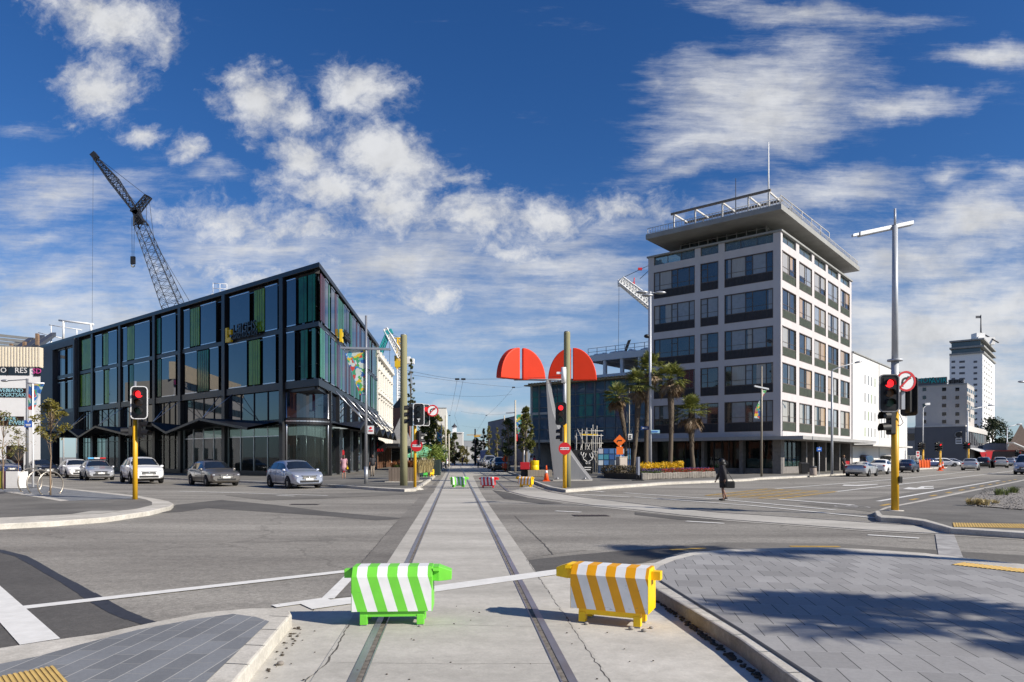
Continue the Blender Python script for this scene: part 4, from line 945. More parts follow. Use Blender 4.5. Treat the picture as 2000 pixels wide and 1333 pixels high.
# ================= helper: plain block building with windows
def block(name, fcs, zT, label, mwall, wins, mwin=None, roof=None, extra_depth=14, base=0.0):
    """fcs: front facade + (t0,t1) and side facade + (0,depth)"""
    f, t0, t1, s, dep = fcs
    root = empty(name, f.p(t0, base), 0, label, 'building')
    inw = -f.n
    c0, c1 = f.p(t0, base), f.p(t1, base)
    mb = MB(); sd_ = s.d * dep
    mb.prism([c0, c1, c1 + sd_, c0 + sd_], (0, 0, zT - base)); sub(root, mb, 'wall', mwall)
    mb = MB(); cen = (c0 + c1 + sd_ * 1) / 2
    q = [c0 + f.n * .12 - s.d * 0, c1 + f.n * .12, c1 + sd_, c0 + sd_]
    mb.prism([Vector((p.x, p.y, zT)) for p in q], (0, 0, .25)); sub(root, mb, 'coping', roof or M_tw_sl)
    for fc, a, b, z0, z1 in wins:
        mb = MB(); fc.box(mb, a, b, z0, z1, .0, .04); sub(root, mb, 'window', mwin or M_gl_dark)
    return root
# grey single-storey building and dark grey bar, beige tower block with graffiti
Bc = Vector(((1886 - CX) * 130 / F, 130, 0))
BL = Facade(Bc, d_li, n_li); BR = Facade(Bc, m_ma, n_ma)
M_bar = mat('bar_grey_wall', (.115, .118, .13), .7, var=.08, scale=.5); M_bg = mat('grey_block_wall', (.25, .25, .25), .75, var=.12, scale=.6)
M_beige = mat('beige_render', (.50, .47, .44), .8, col2=(.44, .415, .39), scale=.4)
zD = BL.z(833, 1886)
wins = []
for k in range(9): 
    a = BR.t(1892.5 + k * 3.3); b = BR.t(1894 + k * 3.3)
    wins.append((BR, a, b, 4.0, 6.6))
bar = block('corner_bar', (BL, 0, BL.t(1787), BR, BR.t(1926)), zD, 'dark grey corner bar with a round emblem and white panel on its wall', M_bar, wins, M_gl_dark, M_wht_dirty)
mb = MB(); mb2 = MB()
for k in range(14):
    t0 = BR.t(1926) * k / 14; (mb if k % 2 else mb2).obox(BR.p(t0, 3.4, .1), BR.d * (BR.t(1926) / 14), BR.n * 2.6 - Vector((0, 0, 1.0)), Vector((0, 0, .05)))
aw = sub(bar, mb, 'striped_awning', M_wht); sub(aw, mb2, 'dark_stripes', M_tw_sl)
mb = MB(); BR.box(mb, .2, BR.t(1926), zD - .9, zD - .05, .02, .25); sub(bar, mb, 'cornice', M_wht_dirty)
lg = empty('wall_sign', (0, 0, 0)); lg.parent = bar; t1_, t2_ = BL.t(1879), BL.t(1866.5)
mb = MB(); BL.box(mb, t1_, t2_, BL.z(855, 1873), BL.z(844, 1873), .04, .1); sub(lg, mb, 'emblem_panel', M_black)
mb = MB(); cc = BL.p((t1_ + t2_) / 2, BL.z(849.5, 1873), .12); ra_ = BL.d; k_ = .62
pts = [cc + ra_ * (-k_ * math.cos(a)) + Vector((0, 0, k_ * math.sin(a))) for a in [R(45 + 270 * i / 14) for i in range(15)]]
mb.tube(pts, .11, 6); sub(lg, mb, 'emblem_letter', M_bg)
mb = MB(); BL.box(mb, t1_, t2_, BL.z(867.5, 1873), BL.z(856.5, 1873), .04, .1); sub(lg, mb, 'white_panel', M_wht)
mb = MB()
for zz_ in (859.5, 864): BL.box(mb, t1_ + .1, t2_ - .1, BL.z(zz_ + 1.2, 1873), BL.z(zz_ - 1.2, 1873), .1, .11)
sub(lg, mb, 'panel_lines', M_dkgrey)
zB = BL.z(750, 1886); bt = Facade(Bc + m_ma * 9, d_li, n_li); btr = Facade(Bc + m_ma * 9, m_ma, n_ma); zB = bt.z(751, 1886)
wins = []
for px0, px1 in ((1802, 1809), (1840, 1848), (1866, 1873.5)):
    for yy in (761, 777, 792.5, 809, 824): wins.append((bt, bt.t(px1), bt.t(px0), bt.z(yy + 3.6, px0), bt.z(yy - 3.2, px0)))
for yy in (763, 779, 795, 811):
    for k in range(5): wins.append((btr, btr.t(1889) + k * .85 * 3, btr.t(1889) + k * 2.55 + 1.5, btr.z(yy + 4, 1893), btr.z(yy - 3, 1893)))
beige = block('beige_block', (bt, bt.t(1889), bt.t(1788), btr, btr.t(1912)), zB, 'beige five storey block with teal graffiti lettering along its roof parapet', M_beige, wins, M_gl_dark, M_tw_sl)
mb = MB(); zt0 = zB + .26; bt.box(mb, bt.t(1849), bt.t(1789), zt0, bt.z(738, 1820), -.8, -.1); bt.box(mb, bt.t(1880), bt.t(1849.5), zt0, bt.z(740, 1860), -3, -2); sub(beige, mb, 'graffiti_parapet', M_bar)
M_tealp = mat('graffiti_teal', (.02, .42, .42), .6, var=.1); M_blk = mat('graffiti_black', (.01, .01, .012), .6, var=.1)
for px, bd, dx in ((1804, 'SHOK', 1.0), (1834, 'AVIR', 1.0)):
    wall_text(bt, bd, px, 744.3, 1.62, M_blk, -.06, .9, 'graffiti_shadow', beige, .05); wall_text(bt, bd, px - .4, 744.0, 1.5, M_tealp, .0, .88, 'graffiti', beige, .03)
wall_text(bt, 'EPK', 1866, 745.5, 1.4, M_blk, -1.9, 1.1, 'graffiti', beige, .03)
gg = block('grey_annexe', (Facade(Bc, d_li, n_li), BL.t(1786.5), BL.t(1712), BR, 14), BL.z(838, 1760), 'light grey single storey annexe with two dark windows, left of the dark corner bar', M_bg,
           [(BL, BL.t(1736), BL.t(1723), BL.z(862, 1730), BL.z(848, 1730)), (BL, BL.t(1786), BL.t(1768), BL.z(861, 1777), BL.z(847, 1777))], M_gl_dark, M_wht_dirty)
for k in range(3): mb = MB(); q_ = A(1812 + k * 6, 832, 150); mb.box(Vector((q_.x, q_.y, zD + .5)), (.55, .6, .5)); sub(bar, mb, 'roof_unit', M_wht_dirty)
# far white tower
Tc = Vector(((1919 - CX) * 230 / F, 230, 0)); T1 = Facade(Tc, d_li, n_li); T2 = Facade(Tc, m_ma, n_ma)
ft = empty('white_tower', Tc, 0, 'tall white tower block with dark glass top storeys and a spire in the distance', 'building')
w1, w2 = T1.t(1854.5), T2.t(1942.5); zTw = T1.z(690, 1919)
mb = MB(); mb.prism([T1.p(0, 0), T1.p(w1, 0), T1.p(w1, 0) + m_ma * w2, T2.p(w2, 0)], (0, 0, zTw)); sub(ft, mb, 'shaft', mat('tower_white', (.80, .80, .80), .6, var=.03))
zz1 = T1.z(661, 1919)
mb = MB(); gl = MB()
for k, (za, zb_) in enumerate(((0, .12), (.42, .54), (.9, 1.0))):
    o_ = .5; q = [Tc + (n_li + n_ma) * o_, T1.p(w1, 0, o_), T1.p(w1, 0, o_) + m_ma * (w2 + .5), T2.p(w2, 0, o_)]
    mb.prism([Vector((p.x, p.y, zTw + (zz1 - zTw) * za)) for p in q], (0, 0, (zz1 - zTw) * (zb_ - za)))
q = [Tc - (n_li + n_ma) * .6, T1.p(w1 - .5, 0, -.6), T1.p(w1 - .5, 0, -.6) + m_ma * (w2 - 1), T2.p(w2 - .5, 0, -.6)]
gl.prism([Vector((p.x, p.y, zTw)) for p in q], (0, 0, zz1 - zTw - .1))
sub(ft, mb, 'top_slabs', M_tw_sl); sub(ft, gl, 'top_glazing', mat('far_glass', (.05, .07, .08), .1, ior=1.8, var=.2))
tc_ = (T1.p(w1 / 2, 0) + T2.p(w2, 0)) / 2; mb = MB(); tcz = Vector((tc_.x, tc_.y, zz1))
mb.box(tcz + Vector((0, 0, 1.2)), (6, 6, 2.6)); mb.box(tcz + Vector((-1, 0, 3.2)), (3, 3, 2.2))
sub(ft, mb, 'roof_house', M_wht)
mb = MB(); tip = tcz + Vector((0, 0, ZY(597, 230) - zz1)); mid = tcz + Vector((0, 0, ZY(634, 230) - zz1))
mb.cyl(tcz, tip, .34, .14, n=6)
for a in range(4): mb.cyl(mid, tcz + Vector((5.5 * math.cos(a * 1.57 + .6), 5.5 * math.sin(a * 1.57 + .6), .3)), .26, n=5)
sp_ = sub(ft, mb, 'spire', M_dkgrey)
mb = MB(); mb.obox(tip + Vector((-.1, 0, -.3)), Vector((-1.6, .2, 0)), Vector((0, 0, -.9)), Vector((0, .06, 0))); sub(sp_, mb, 'flag', M_bar)
for rI in range(12):
    yy = 707 + rI * 11.2
    for px, wd in ((1862, 7), (1879, 11), (1905, 7), (1916.5, 0)) if True else ():
        if wd: mb = MB(); T1.box(mb, T1.t(px + wd / 2), T1.t(px - wd / 2), T1.z(yy + 2, px), T1.z(yy - 2, px), .0, .06); sub(ft, mb, 'window', M_bar)
    for k in range(4): mb = MB(); T2.box(mb, T2.t(1921.5 + k * 4.4), T2.t(1924 + k * 4.4), T2.z(yy + 2.4, 1926), T2.z(yy - 1.4, 1926), .0, .06); sub(ft, mb, 'window', M_tw_sl)
# low things far right
def simple_building(name, label, pts, zT, m, roofm=None, gable=None, door=None):
    root = empty(name, pts[0], 0, label, 'building'); mb = MB(); mb.prism([Vector((p.x, p.y, 0)) for p in pts], (0, 0, zT)); sub(root, mb, 'wall', m)
    mb = MB()
    if gable:
        a, b, c, e = [Vector((p.x, p.y, zT)) for p in pts]; r0 = (a + b) / 2 + Vector((0, 0, gable)); r1 = (c + e) / 2 + Vector((0, 0, gable))
        mb.add([a, b, c, e, r0, r1], [(0, 4, 5, 3), (1, 2, 5, 4), (0, 1, 4), (2, 3, 5)])
    else: mb.prism([Vector((p.x, p.y, zT)) for p in pts], (0, 0, .25))
    sub(root, mb, 'roof', roofm or M_tw_sl); return root
def xy(px, Y): return Vector(((px - CX) * Y / F, Y, 0))
s1 = simple_building('white_shed', 'long low white shed with ribbed walls beyond the striped awnings', [xy(1912, 150), xy(1968, 150), xy(1968, 170), xy(1912, 170)], ZY(868, 150), M_wht_dirty, M_tw_sl)
mb = MB(); mb.box(xy(1935, 149) + Vector((0, 0, 2.6)), (9, 2.0, .25)); sub(s1, mb, 'verandah', mat('dark_red_fascia', (.20, .03, .03), .6, var=.1))
s2 = simple_building('blue_gabled_hall', 'hall with a steep dark gabled roof and blue glazed gable at the far right', [xy(1962, 140), xy(2026, 140), xy(2026, 165), xy(1962, 165)], ZY(885, 140), mat('hall_blue', (.06, .09, .2), .5, var=.2), mat('brown_roof', (.12, .09, .075), .8, var=.2), gable=6.0)
mb = MB(); mb.obox(xy(1966, 138) + Vector((0, 0, 4.4)), Vector((6, 0, -2.6)), Vector((0, -2, 0)), Vector((0, 0, .2))); sub(s2, mb, 'white_canopy', M_wht)
simple_building('red_shopfront', 'low shop with a dark red fascia behind the queue of cars', [xy(1925, 138), xy(2030, 138), xy(2030, 148), xy(1925, 148)], ZY(882, 138), mat('shop_dark', (.05, .035, .033), .6, var=.2), mat('dark_red_roof', (.24, .035, .03), .6, var=.15))

# ================= ornate white terrace beyond the black building, and further up that street
FW = Facade(FB.p(TB + .6, 0), b_hi, n_hi); LW = FB.t(765) - TB - .6; zWt = 14.7
ow = empty('ornate_white_terrace', FW.o, 0, 'cream white ornate three storey terrace next to the black glass building', 'building')
M_cream = mat('cream_stucco', (.74, .71, .64), .75, var=.06, scale=.8)
mb = MB(); mb.prism([FW.p(0, 3.6), FW.p(LW, 3.6), FW.p(LW, 3.6, -14), FW.p(0, 3.6, -14)], (0, 0, zWt - 3.6)); FW.box(mb, 0, .6, 0, 3.6, -14, 0); FW.box(mb, LW - .6, LW, 0, 3.6, -14, 0); FW.box(mb, .6, LW - .6, 0, 3.6, -14, -3)
sub(ow, mb, 'wall', M_cream)
mb = MB(); FW.box(mb, -.1, LW + .1, zWt - .1, zWt + .35, -.3, .45); FW.box(mb, 0, LW, 10.0, 10.3, 0, .28); FW.box(mb, 0, LW, 6.2, 6.5, 0, .28)
for k in range(0, 8): FW.box(mb, LW * k / 7 - .25, LW * k / 7 + .25, 3.7, zWt - .1, .0, .16); FW.box(mb, LW * k / 7 - .3, LW * k / 7 + .3, zWt + .35, zWt + .9, -.3, .35)
sub(ow, mb, 'cornices', M_cream)
for k in range(7):
    for z in (7.2, 10.9):
        mb = MB(); c = LW * (k + .5) / 7; FW.box(mb, c - .55, c + .55, z, z + 2.1, .0, .04); w_ = sub(ow, mb, 'window', mat('cream_shutter', (.45, .43, .38), .6, var=.1) if k == 0 and z < 8 else MATS['cream_shutter'])
        mb = MB(); FW.box(mb, c - .8, c + .8, z + 2.15, z + 2.4, .0, .3); FW.box(mb, c - .7, c + .7, z - .2, z - .05, .0, .2); sub(w_, mb, 'hood_and_sill', M_cream)
mb = MB(); FW.box(mb, -.5, LW + 12, 3.0, 3.4, .0, 2.8); sub(ow, mb, 'verandah', M_black)
mb = MB()
for k in range(8): FW.box(mb, .5 + LW * k / 8, .75 + LW * k / 8, .1, 3.0, -.2, .1)
FW.box(mb, .6, LW, .1, .6, -.3, -.1); sub(ow, mb, 'shopfront', mat('shopfront_timber', (.16, .08, .045), .6, var=.2))
# hanging shop sign under the verandah: red ball emblem over the name
sgn = empty('hanging_sign', FW.p(1.0, 2.2, 2.2), 0, 'black hanging shop sign with a red round emblem and red lettering under the verandah', 'sign')
sx0 = A(733, 873, FW.p(1, 0).y - 2)
mb = MB(); mb.prism([sx0 + Vector((1.45 * math.cos(a), 0, .95 * math.sin(a))) for a in [2 * math.pi * k / 20 for k in range(20)]], (0, .12, 0)); sub(sgn, mb, 'board', M_black)
mb = MB(); mb.cyl(sx0 + Vector((-.1, .06, .9)), sx0 + Vector((-.1, .06, 1.7)), .03, n=5); sub(sgn, mb, 'bracket', M_black)
M_rede = mat('emblem_red', (.55, .01, .02), .5, var=.05)
mb = MB(); mb.ell(sx0 + Vector((0, -.03, .2)), (.34, .06, .34)); mb.box(sx0 + Vector((0, -.02, .35)), (.8, .04, .09), Matrix.Rotation(.5, 3, 'Y')); mb.box(sx0 + Vector((0, -.02, .35)), (.8, .04, .09), Matrix.Rotation(-.5, 3, 'Y')); sub(sgn, mb, 'emblem', M_rede)
text_obj('lettering', 'NUCLEUS', .48, M_rede, sgn, sx0 + Vector((0, -.03, -.45)) - Vector(sgn.location), (R(90), 0, 0), .01)
# small brick gable house and grey shop
bh = simple_building('brick_house', 'old red brick house with a dark gabled roof behind the tall wooden pole', [xy(764, 128), xy(800, 124), xy(802, 140), xy(766, 142)], ZY(795, 124), mat('red_brick_wall', (.34, .12, .07), .85, col2=(.26, .13, .085), scale=1.2), mat('dark_roof', (.06, .06, .065), .8, var=.2), gable=1.9)
gs = simple_building('grey_roofed_shop', 'low shop with a sloping grey roof beside the brick house', [xy(762, 112), xy(802, 112), xy(802, 122), xy(762, 122)], ZY(858, 112), mat('shop_cream', (.40, .38, .35), .8, var=.2), mat('grey_iron_roof', (.33, .33, .34), .6, var=.2), gable=3.6)
mb = MB(); mb.box(xy(775, 110.5) + Vector((0, 0, 2.9)), (9, 3, .35)); mb.box(xy(775, 111) + Vector((0, 0, 1.2)), (8, .3, 2.2)); sub(gs, mb, 'verandah', M_black)
hb = block('pale_street_building', (Facade(xy(872, 230), -Vector((1, .05, 0)), (0, -1)), 0, 9, Facade(xy(872, 230), b_hi, n_hi), 30), ZY(798, 230), 'pale cream four storey building rising behind the left street trees', M_cream,
           [(Facade(xy(872, 230), -Vector((1, .05, 0)), (0, -1)), 1.6 + k * 2.6, 2.5 + k * 2.6, z, z + 1.6) for k in range(3) for z in (13.6, 10.2, 6.8)], M_gl_dark, M_tw_sl)
sct = empty('cupola_building', xy(893, 330), 0, 'white building with a small domed cupola at the far end of the street', 'building')
mb = MB(); c = xy(893, 330); mb.box(c + Vector((0, 3, ZY(846, 330) / 2)), (5.2, 6, ZY(846, 330))); sub(sct, mb, 'wall', M_wht_dirty)
mb = MB(); z0 = ZY(846, 330); mb.box(c + Vector((-.8, 3, z0 + .2)), (7, 7, .4)); mb.box(c + Vector((-1.6, 3, z0 + 1.6)), (1.8, 1.8, 2.6)); cp = sub(sct, mb, 'cupola', M_wht)
mb = MB(); mb.lathe([(1.5, 0), (1.2, .5), (.7, .9), (.15, 1.6), (.05, 2.2)], c + Vector((-1.6, 3, z0 + 2.9)), 10); sub(cp, mb, 'dome', M_dkgrey)
for zc in (3, 6.5): 
    mb = MB(); mb.box(c + Vector((1.2, -.02, zc)), (1.0, .1, 1.6)); mb.box(c + Vector((-1.2, -.02, zc)), (1.0, .1, 1.6)); sub(sct, mb, 'window', M_gl_dark)
simple_building('far_grey_block', 'low grey block closing the view at the far end of the street', [xy(899, 420), xy(948, 420), xy(948, 440), xy(899, 440)], ZY(862, 420), mat('far_block_grey', (.36, .37, .38), .7, var=.15), M_bar)
simple_building('far_white_block', 'low white block with a flat roof below the far grey block', [xy(895, 380), xy(925, 380), xy(925, 400), xy(895, 400)], ZY(874, 380), M_wht_dirty, M_tw_sl)
g3 = simple_building('slate_grey_warehouse', 'slate blue grey warehouse behind the narrow trees on the right of the street', [xy(953, 150), xy(1030, 120), xy(1040, 140), xy(962, 175)], ZY(822, 140), mat('warehouse_slate', (.13, .15, .185), .7, var=.12, scale=.4), M_bar)
for k in range(4):
    mb = MB(); p = xy(966 + 15 * k, 145 - 7.2 * k); mb.box(p + Vector((0, .4, 4.6)), (1.6, .4, 1.4)); sub(g3, mb, 'window', M_gl_dark)
simple_building('blue_container', 'bright blue shipping container parked beyond the row of cars', [xy(938, 132), xy(955, 130), xy(957, 142), xy(940, 144)], 2.7, mat('container_blue', (.03, .14, .36), .5, var=.1), mat('container_roof', (.04, .17, .40), .5, var=.1))

# ================= white graffitied building at the far left
W0 = xy(79, 70); WA = Facade(W0, d_li * -1 if False else Vector((-1, -.10, 0)), (.1, -1)); zG = ZY(679, 70)
gw = empty('graffiti_building', W0, 0, 'white building with rows of windows covered in pale blue graffiti, at the left edge', 'building')
mb = MB(); mb.prism([WA.p(0, 0), WA.p(26, 0), WA.p(26, 0, -8), W0 * 1.1 - Vector((.6, 0, 0))], (0, 0, ZY(718, 70))); sub(gw, mb, 'wall', M_wht)
mb = MB(); M_ribw = mat('ribbed_cladding', (.70, .63, .50), .7, var=.06)
WA.box(mb, 0, 26, ZY(718, 70), zG, -.5, .12)
for k in range(90): WA.box(mb, k * .29, k * .29 + .14, ZY(717, 70), zG, .12, .17)
sub(gw, mb, 'ribbed_parapet', M_ribw)
M_gr1 = mat('graffiti_pale_blue', (.33, .62, .72), .6, var=.15); M_gr2 = mat('graffiti_pink', (.65, .07, .32), .6, var=.1); M_gr3 = mat('graffiti_white', (.75, .75, .74), .6, var=.1)
for (y0, y1, xa, xb) in ((715, 734, -260, 58), (715, 735, 66, 79), (759, 777, -260, 52), (814, 832, -260, 47)):
    mb = MB(); ta_, tb_ = WA.t(xb), WA.t(xa) if xa > 0 else 26; WA.box(mb, ta_, tb_, ZY(y1, 70), ZY(y0, 70), .0, .04); w_ = sub(gw, mb, 'window_band', M_gl_dark)
    mb = MB()
    for k in range(1, 12): WA.box(mb, ta_ + (tb_ - ta_) * k / 12 - .04, ta_ + (tb_ - ta_) * k / 12 + .04, ZY(y1, 70), ZY(y0, 70), .04, .07)
    sub(w_, mb, 'mullions', M_black)
for bd, px, py, sz, m_ in (('JO', 6, 725, 1.0, M_gr3), ('RES', 42, 725, 1.05, M_gr3), ('SD', 73, 726, 1.0, M_gr2), ('OVER', 5, 764, .75, M_gr1), ('HAND', 30, 764, .75, M_gr1), ('LOGIC', 12, 772.5, .7, M_gr1), ('TSAKE', 40, 772.5, .7, M_gr1), ('ZMER', 18, 819, .75, M_gr1), ('EWBB', 34, 827, .8, M_gr1)):
    p = WA.p(WA.t(px), ZY(py, 70), .09); text_obj('graffiti', bd, sz * .74, m_, gw, p - Vector(gw.location), (R(90), 0, WA.rot()), .01)
for k in range(6): mb = MB(); WA.box(mb, 1.6 + k * 3.6, 3.2 + k * 3.6, .1, 2.8, .0, .06); sub(gw, mb, 'doorway', M_gl_dark)
# bare steel roof frame on top of it and the next roof
sf = empty('steel_roof_frame', xy(40, 96) , 0, 'unfinished steel roof frame with grey purlins above the graffitied building', 'steel frame')
mb = MB(); mg = MB()
for k in range(5):
    y_ = 694 - k * 8; mb.obox(A(-90, y_ - 14, 92 + k * 5), A(75, y_ - 2 + k * 1.5, 92 + k * 5) - A(-90, y_ - 14, 92 + k * 5), Vector((0, .3, 0)), Vector((0, 0, .42)))
for k in range(4):
    x_ = 12 + 22 * k; mg.obox(A(x_ - 16, 699 - k * 5, 91), A(x_ + 22, 672 - k * 5, 112) - A(x_ - 16, 699 - k * 5, 91), Vector((.8, 0, 0)), Vector((0, 0, .6)))
sub(sf, mb, 'purlins', M_tw_sl); sub(sf, mg, 'rafters', M_dkgrey)
mb = MB()
for px, py, Yq in ((73, 652, 92), (48, 668, 95), (22, 672, 100)):
    p = A(px, py, Yq); mb.box(Vector((p.x, p.y, p.z / 2)), (.35, .35, p.z))
sub(sf, mb, 'posts', mat('rusty_steel', (.25, .16, .10), .7, var=.3))
wf = empty('white_scaffold', xy(125, 112), 0, 'white tubular frame standing above the roofs left of the black building', 'steel frame')
mb = MB(); 
for p, q in (((115, 626), (183, 634)), ((124, 627), (124, 665)), ((178, 633), (178, 660)), ((75, 650), (125, 662)), ((96, 635), (160, 645)), ((100, 635), (100, 660)), ((150, 643), (150, 665))):
    a, e = A(p[0], p[1], 112), A(q[0], q[1], 112); mb.cyl(a, e, .17 if p[0] in (115, 124, 178) else .08, n=6)
for px in (124, 178, 100, 150):
    p = A(px, 662, 112); mb.cyl(Vector((p.x, p.y, 0)), p, .12, n=6)
sub(wf, mb, 'tubes', M_wht)

# ================= building under construction behind the sculpture
off_c = 3.0; FC = Facade(TL.p(tLe + .4, 0, -off_c), d_li, n_li); LC = FC.t(1037); zc0 = 3.6; zc1 = FC.z(737, 1263)
cb2 = empty('construction_building', FC.o, 0, 'unfinished building with a blue glass curtain wall and an open white steel top storey', 'building')
M_cw = glass_mat('curtain_wall_glass', (.26, .46, .68), .35, 2.1, wob=.07)
mb = MB(); FC.box(mb, 0, LC, zc0, zc1, -.05, 0); cwl = sub(cb2, mb, 'curtain_wall', M_cw)
mb = MB(); n = int(LC / 1.25)
for k in range(n + 1): FC.box(mb, LC * k / n - .03, LC * k / n + .03, zc0, zc1, .0, .09)
for k in range(6): z = zc0 + (zc1 - zc0) * k / 5; FC.box(mb, 0, LC, z - .04, z + .04, .0, .07)
for k in range(0, n, 6): FC.box(mb, LC * k / n - .1, LC * k / n + .1, 0.1, zc1, .0, .12)
sub(cwl, mb, 'mullions', mat('mullion_grey', (.16, .18, .20), .5, var=.1))
mb = MB()
for z in (0.15, 3.3, 6.6, zc1 - .3): mb.prism([FC.p(0, z, -.3), FC.p(LC, z, -.3), FC.p(LC, z, -20), FC.p(0, z, -20)], (0, 0, .3))
FC.box(mb, 1, LC - 4, 0.2, zc1 - .3, -9.4, -9)
sub(cb2, mb, 'floor_slabs', M_bg)
mb = MB(); FC.box(mb, -.2, LC + .3, zc1, zc1 + .12, -.6, 1.0); 
for k in range(40): FC.box(mb, LC * k / 40, LC * k / 40 + .18, zc1 + .12, zc1 + .3, .3, .9)
sub(cb2, mb, 'scaffold_deck', mat('scaffold_planks', (.33, .24, .12), .8, var=.3))
mb = MB(); UF = Facade(FC.p(-2, 0, -5), d_li, n_li); LU = UF.t(1148); zu = UF.z(690, 1200)
for k in range(7): UF.box(mb, LU * k / 6 - .18, LU * k / 6 + .18, zc1, zu - .4, -.4, 0)
UF.box(mb, -.3, LU + .3, zu - .75, zu, -.3, .15); UF.box(mb, -.3, LU + .3, zc1 + .9, zc1 + 1.4, -.3, .1)
for k in range(7): UF.box(mb, LU * k / 6 - .12, LU * k / 6 + .12, zu - .7, zu - .2, -14, -.3); UF.box(mb, LU * k / 6 - .18, LU * k / 6 + .18, zc1, zu - .4, -14.3, -14)
sub(cb2, mb, 'steel_frame', M_wht)
mb = MB(); mb.prism([UF.p(0, zu - .2, -.3), UF.p(LU, zu - .2, -.3), UF.p(LU, zu - .2, -15), UF.p(0, zu - .2, -15)], (0, 0, .18)); UF.box(mb, 0, LU, zc1 + .1, zu - .3, -15.4, -15)
for k in range(12): UF.box(mb, LU * k / 11 - .03, LU * k / 11 + .03, zu, zu + .9, -.1, -.05)
UF.box(mb, 0, LU, zu + .85, zu + .9, -.1, -.05); UF.box(mb, 0, LU, zu + .4, zu + .45, -.1, -.05)
sub(cb2, mb, 'upper_deck', M_wht_dirty)
rr = random.Random(5); mb = MB()
for k in range(26): mb = MB(); mb.ell(UF.p(LU * rr.random() * .95 + .3, zu + .15, -.6 - rr.random()), (.35 + .3 * rr.random(), .3, .18 + .12 * rr.random()), 7, 5); sub(cb2, mb, 'wrapped_bundle', M_wht)
mb = MB(); p = A(1218, 690, 82); mb.obox(p, A(1227, 665, 82) - p, Vector((.35, 0, .1)), Vector((0, .4, 0))); sub(cb2, mb, 'timber_prop', mat('timber_prop_brown', (.16, .12, .08), .8, var=.2))
mb = MB(); FC.box(mb, LC - .25, LC, .1, zc1, -20, .1); 
for z in (3.4, 6.7): FC.box(mb, LC - 4.5, LC - .3, z, z + .3, -6, .08)
sub(cb2, mb, 'white_end_frame', M_wht_dirty)
# hoardings in front of it
def hoard(px0, px1, Yh, y0, y1, m, label, name='hoarding'):
    a, e = A(px0, y0, Yh), A(px1, y0, Yh); z1 = ZY(y1, Yh)
    mb = MB(); mb.obox(Vector((a.x, a.y, .13)), Vector((e.x - a.x, 0, 0)), Vector((0, .12, 0)), Vector((0, 0, z1 - .13))); o = mb.build(name, m); tag(o, label, 'hoarding'); return o, a, e, z1
h1, a, e, z1 = hoard(1118, 1157, 62, 920, 879, mat('hoarding_black', (.012, .012, .013), .5, var=.2), 'black site hoarding with a white antler emblem left of the blue posters')
mb = MB(); c = A(1148, 895, 61.9); M_ant = M_wht
for s in (-1, 1):
    mb.tube([c + Vector((s * .06, 0, -.55)), c + Vector((s * .1, 0, -.3)), c + Vector((s * .38, 0, -.12)), c + Vector((s * .46, 0, .2)), c + Vector((s * .34, 0, .5))], .035, 5)
    mb.tube([c + Vector((s * .40, 0, -.05)), c + Vector((s * .2, 0, .2)), c + Vector((s * .17, 0, .42))], .03, 5); mb.tube([c + Vector((s * .46, 0, .2)), c + Vector((s * .62, 0, .35)), c + Vector((s * .6, 0, .55))], .03, 5)
    mb.tube([c + Vector((s * .06, 0, -.55)), c + Vector((s * .16, 0, -.5)), c + Vector((s * .2, 0, -.42))], .03, 5)
for k, w in enumerate((.62, .5)): mb.box(c + Vector((0, 0, -.85 - .2 * k)), (w, .03, .07))
mb.build('antler_emblem', M_wht, h1)
h2, a, e, z1 = hoard(1168, 1232, 64, 925, 876, mat('hoarding_navy', (.03, .06, .14), .5, var=.3), 'site hoarding covered in blue and white posters behind the utility cabinet')
rr = random.Random(7); pc = [(.06, .16, .36), (.5, .55, .6), (.03, .06, .12), (.10, .30, .42), (.03, .10, .30), (.45, .45, .5), (.04, .22, .3)]
k = 0
for i in range(6):
    for j in range(4):
        w_ = (e.x - a.x) / 6; hgt = (z1 - .3) / 4
        mb = MB(); mb.box(Vector((a.x + w_ * (i + .5), 63.97, .3 + hgt * (j + .5))), (w_ * .86, .03, hgt * .84)); mb.build('poster', plain(pc[rr.randrange(7)], .5), h2); k += 1
# scaffold tower
sc2 = empty('scaffold', xy(1155, 66), 0, 'pale tube scaffold tower with diagonal braces against the blue glass wall', 'scaffold')
mb = MB(); Yq = 66
for px, y0 in ((1126, 845), (1137, 838), (1146, 836), (1158, 830), (1166, 832), (1174, 848)):
    p = A(px, y0, Yq); mb.cyl(Vector((p.x, p.y, .13)), p, .03, n=6)
    mb.cyl(Vector((p.x, p.y + 1.3, .13)), p + Vector((0, 1.3, -.3)), .03, n=6)
for y0 in (882, 866, 851, 842): a, e = A(1122, y0, Yq), A(1178, y0, Yq); mb.cyl(a, e, .028, n=6)
for p, q in (((1126, 905), (1137, 868)), ((1137, 905), (1152, 868)), ((1146, 868), (1166, 905)), ((1158, 905), (1174, 868)), ((1128, 838), (1140, 866))): mb.cyl(A(*p, Yq - .1), A(*q, Yq - .1), .026, n=6)
sub(sc2, mb, 'tubes', M_wht_dirty)
mb = MB(); a = A(1135, 850.5, Yq); e = A(1168, 850.5, Yq); mb.obox(a, e - a, Vector((0, 1.3, 0)), Vector((0, 0, .12))); sub(sc2, mb, 'deck', M_yel_sign)
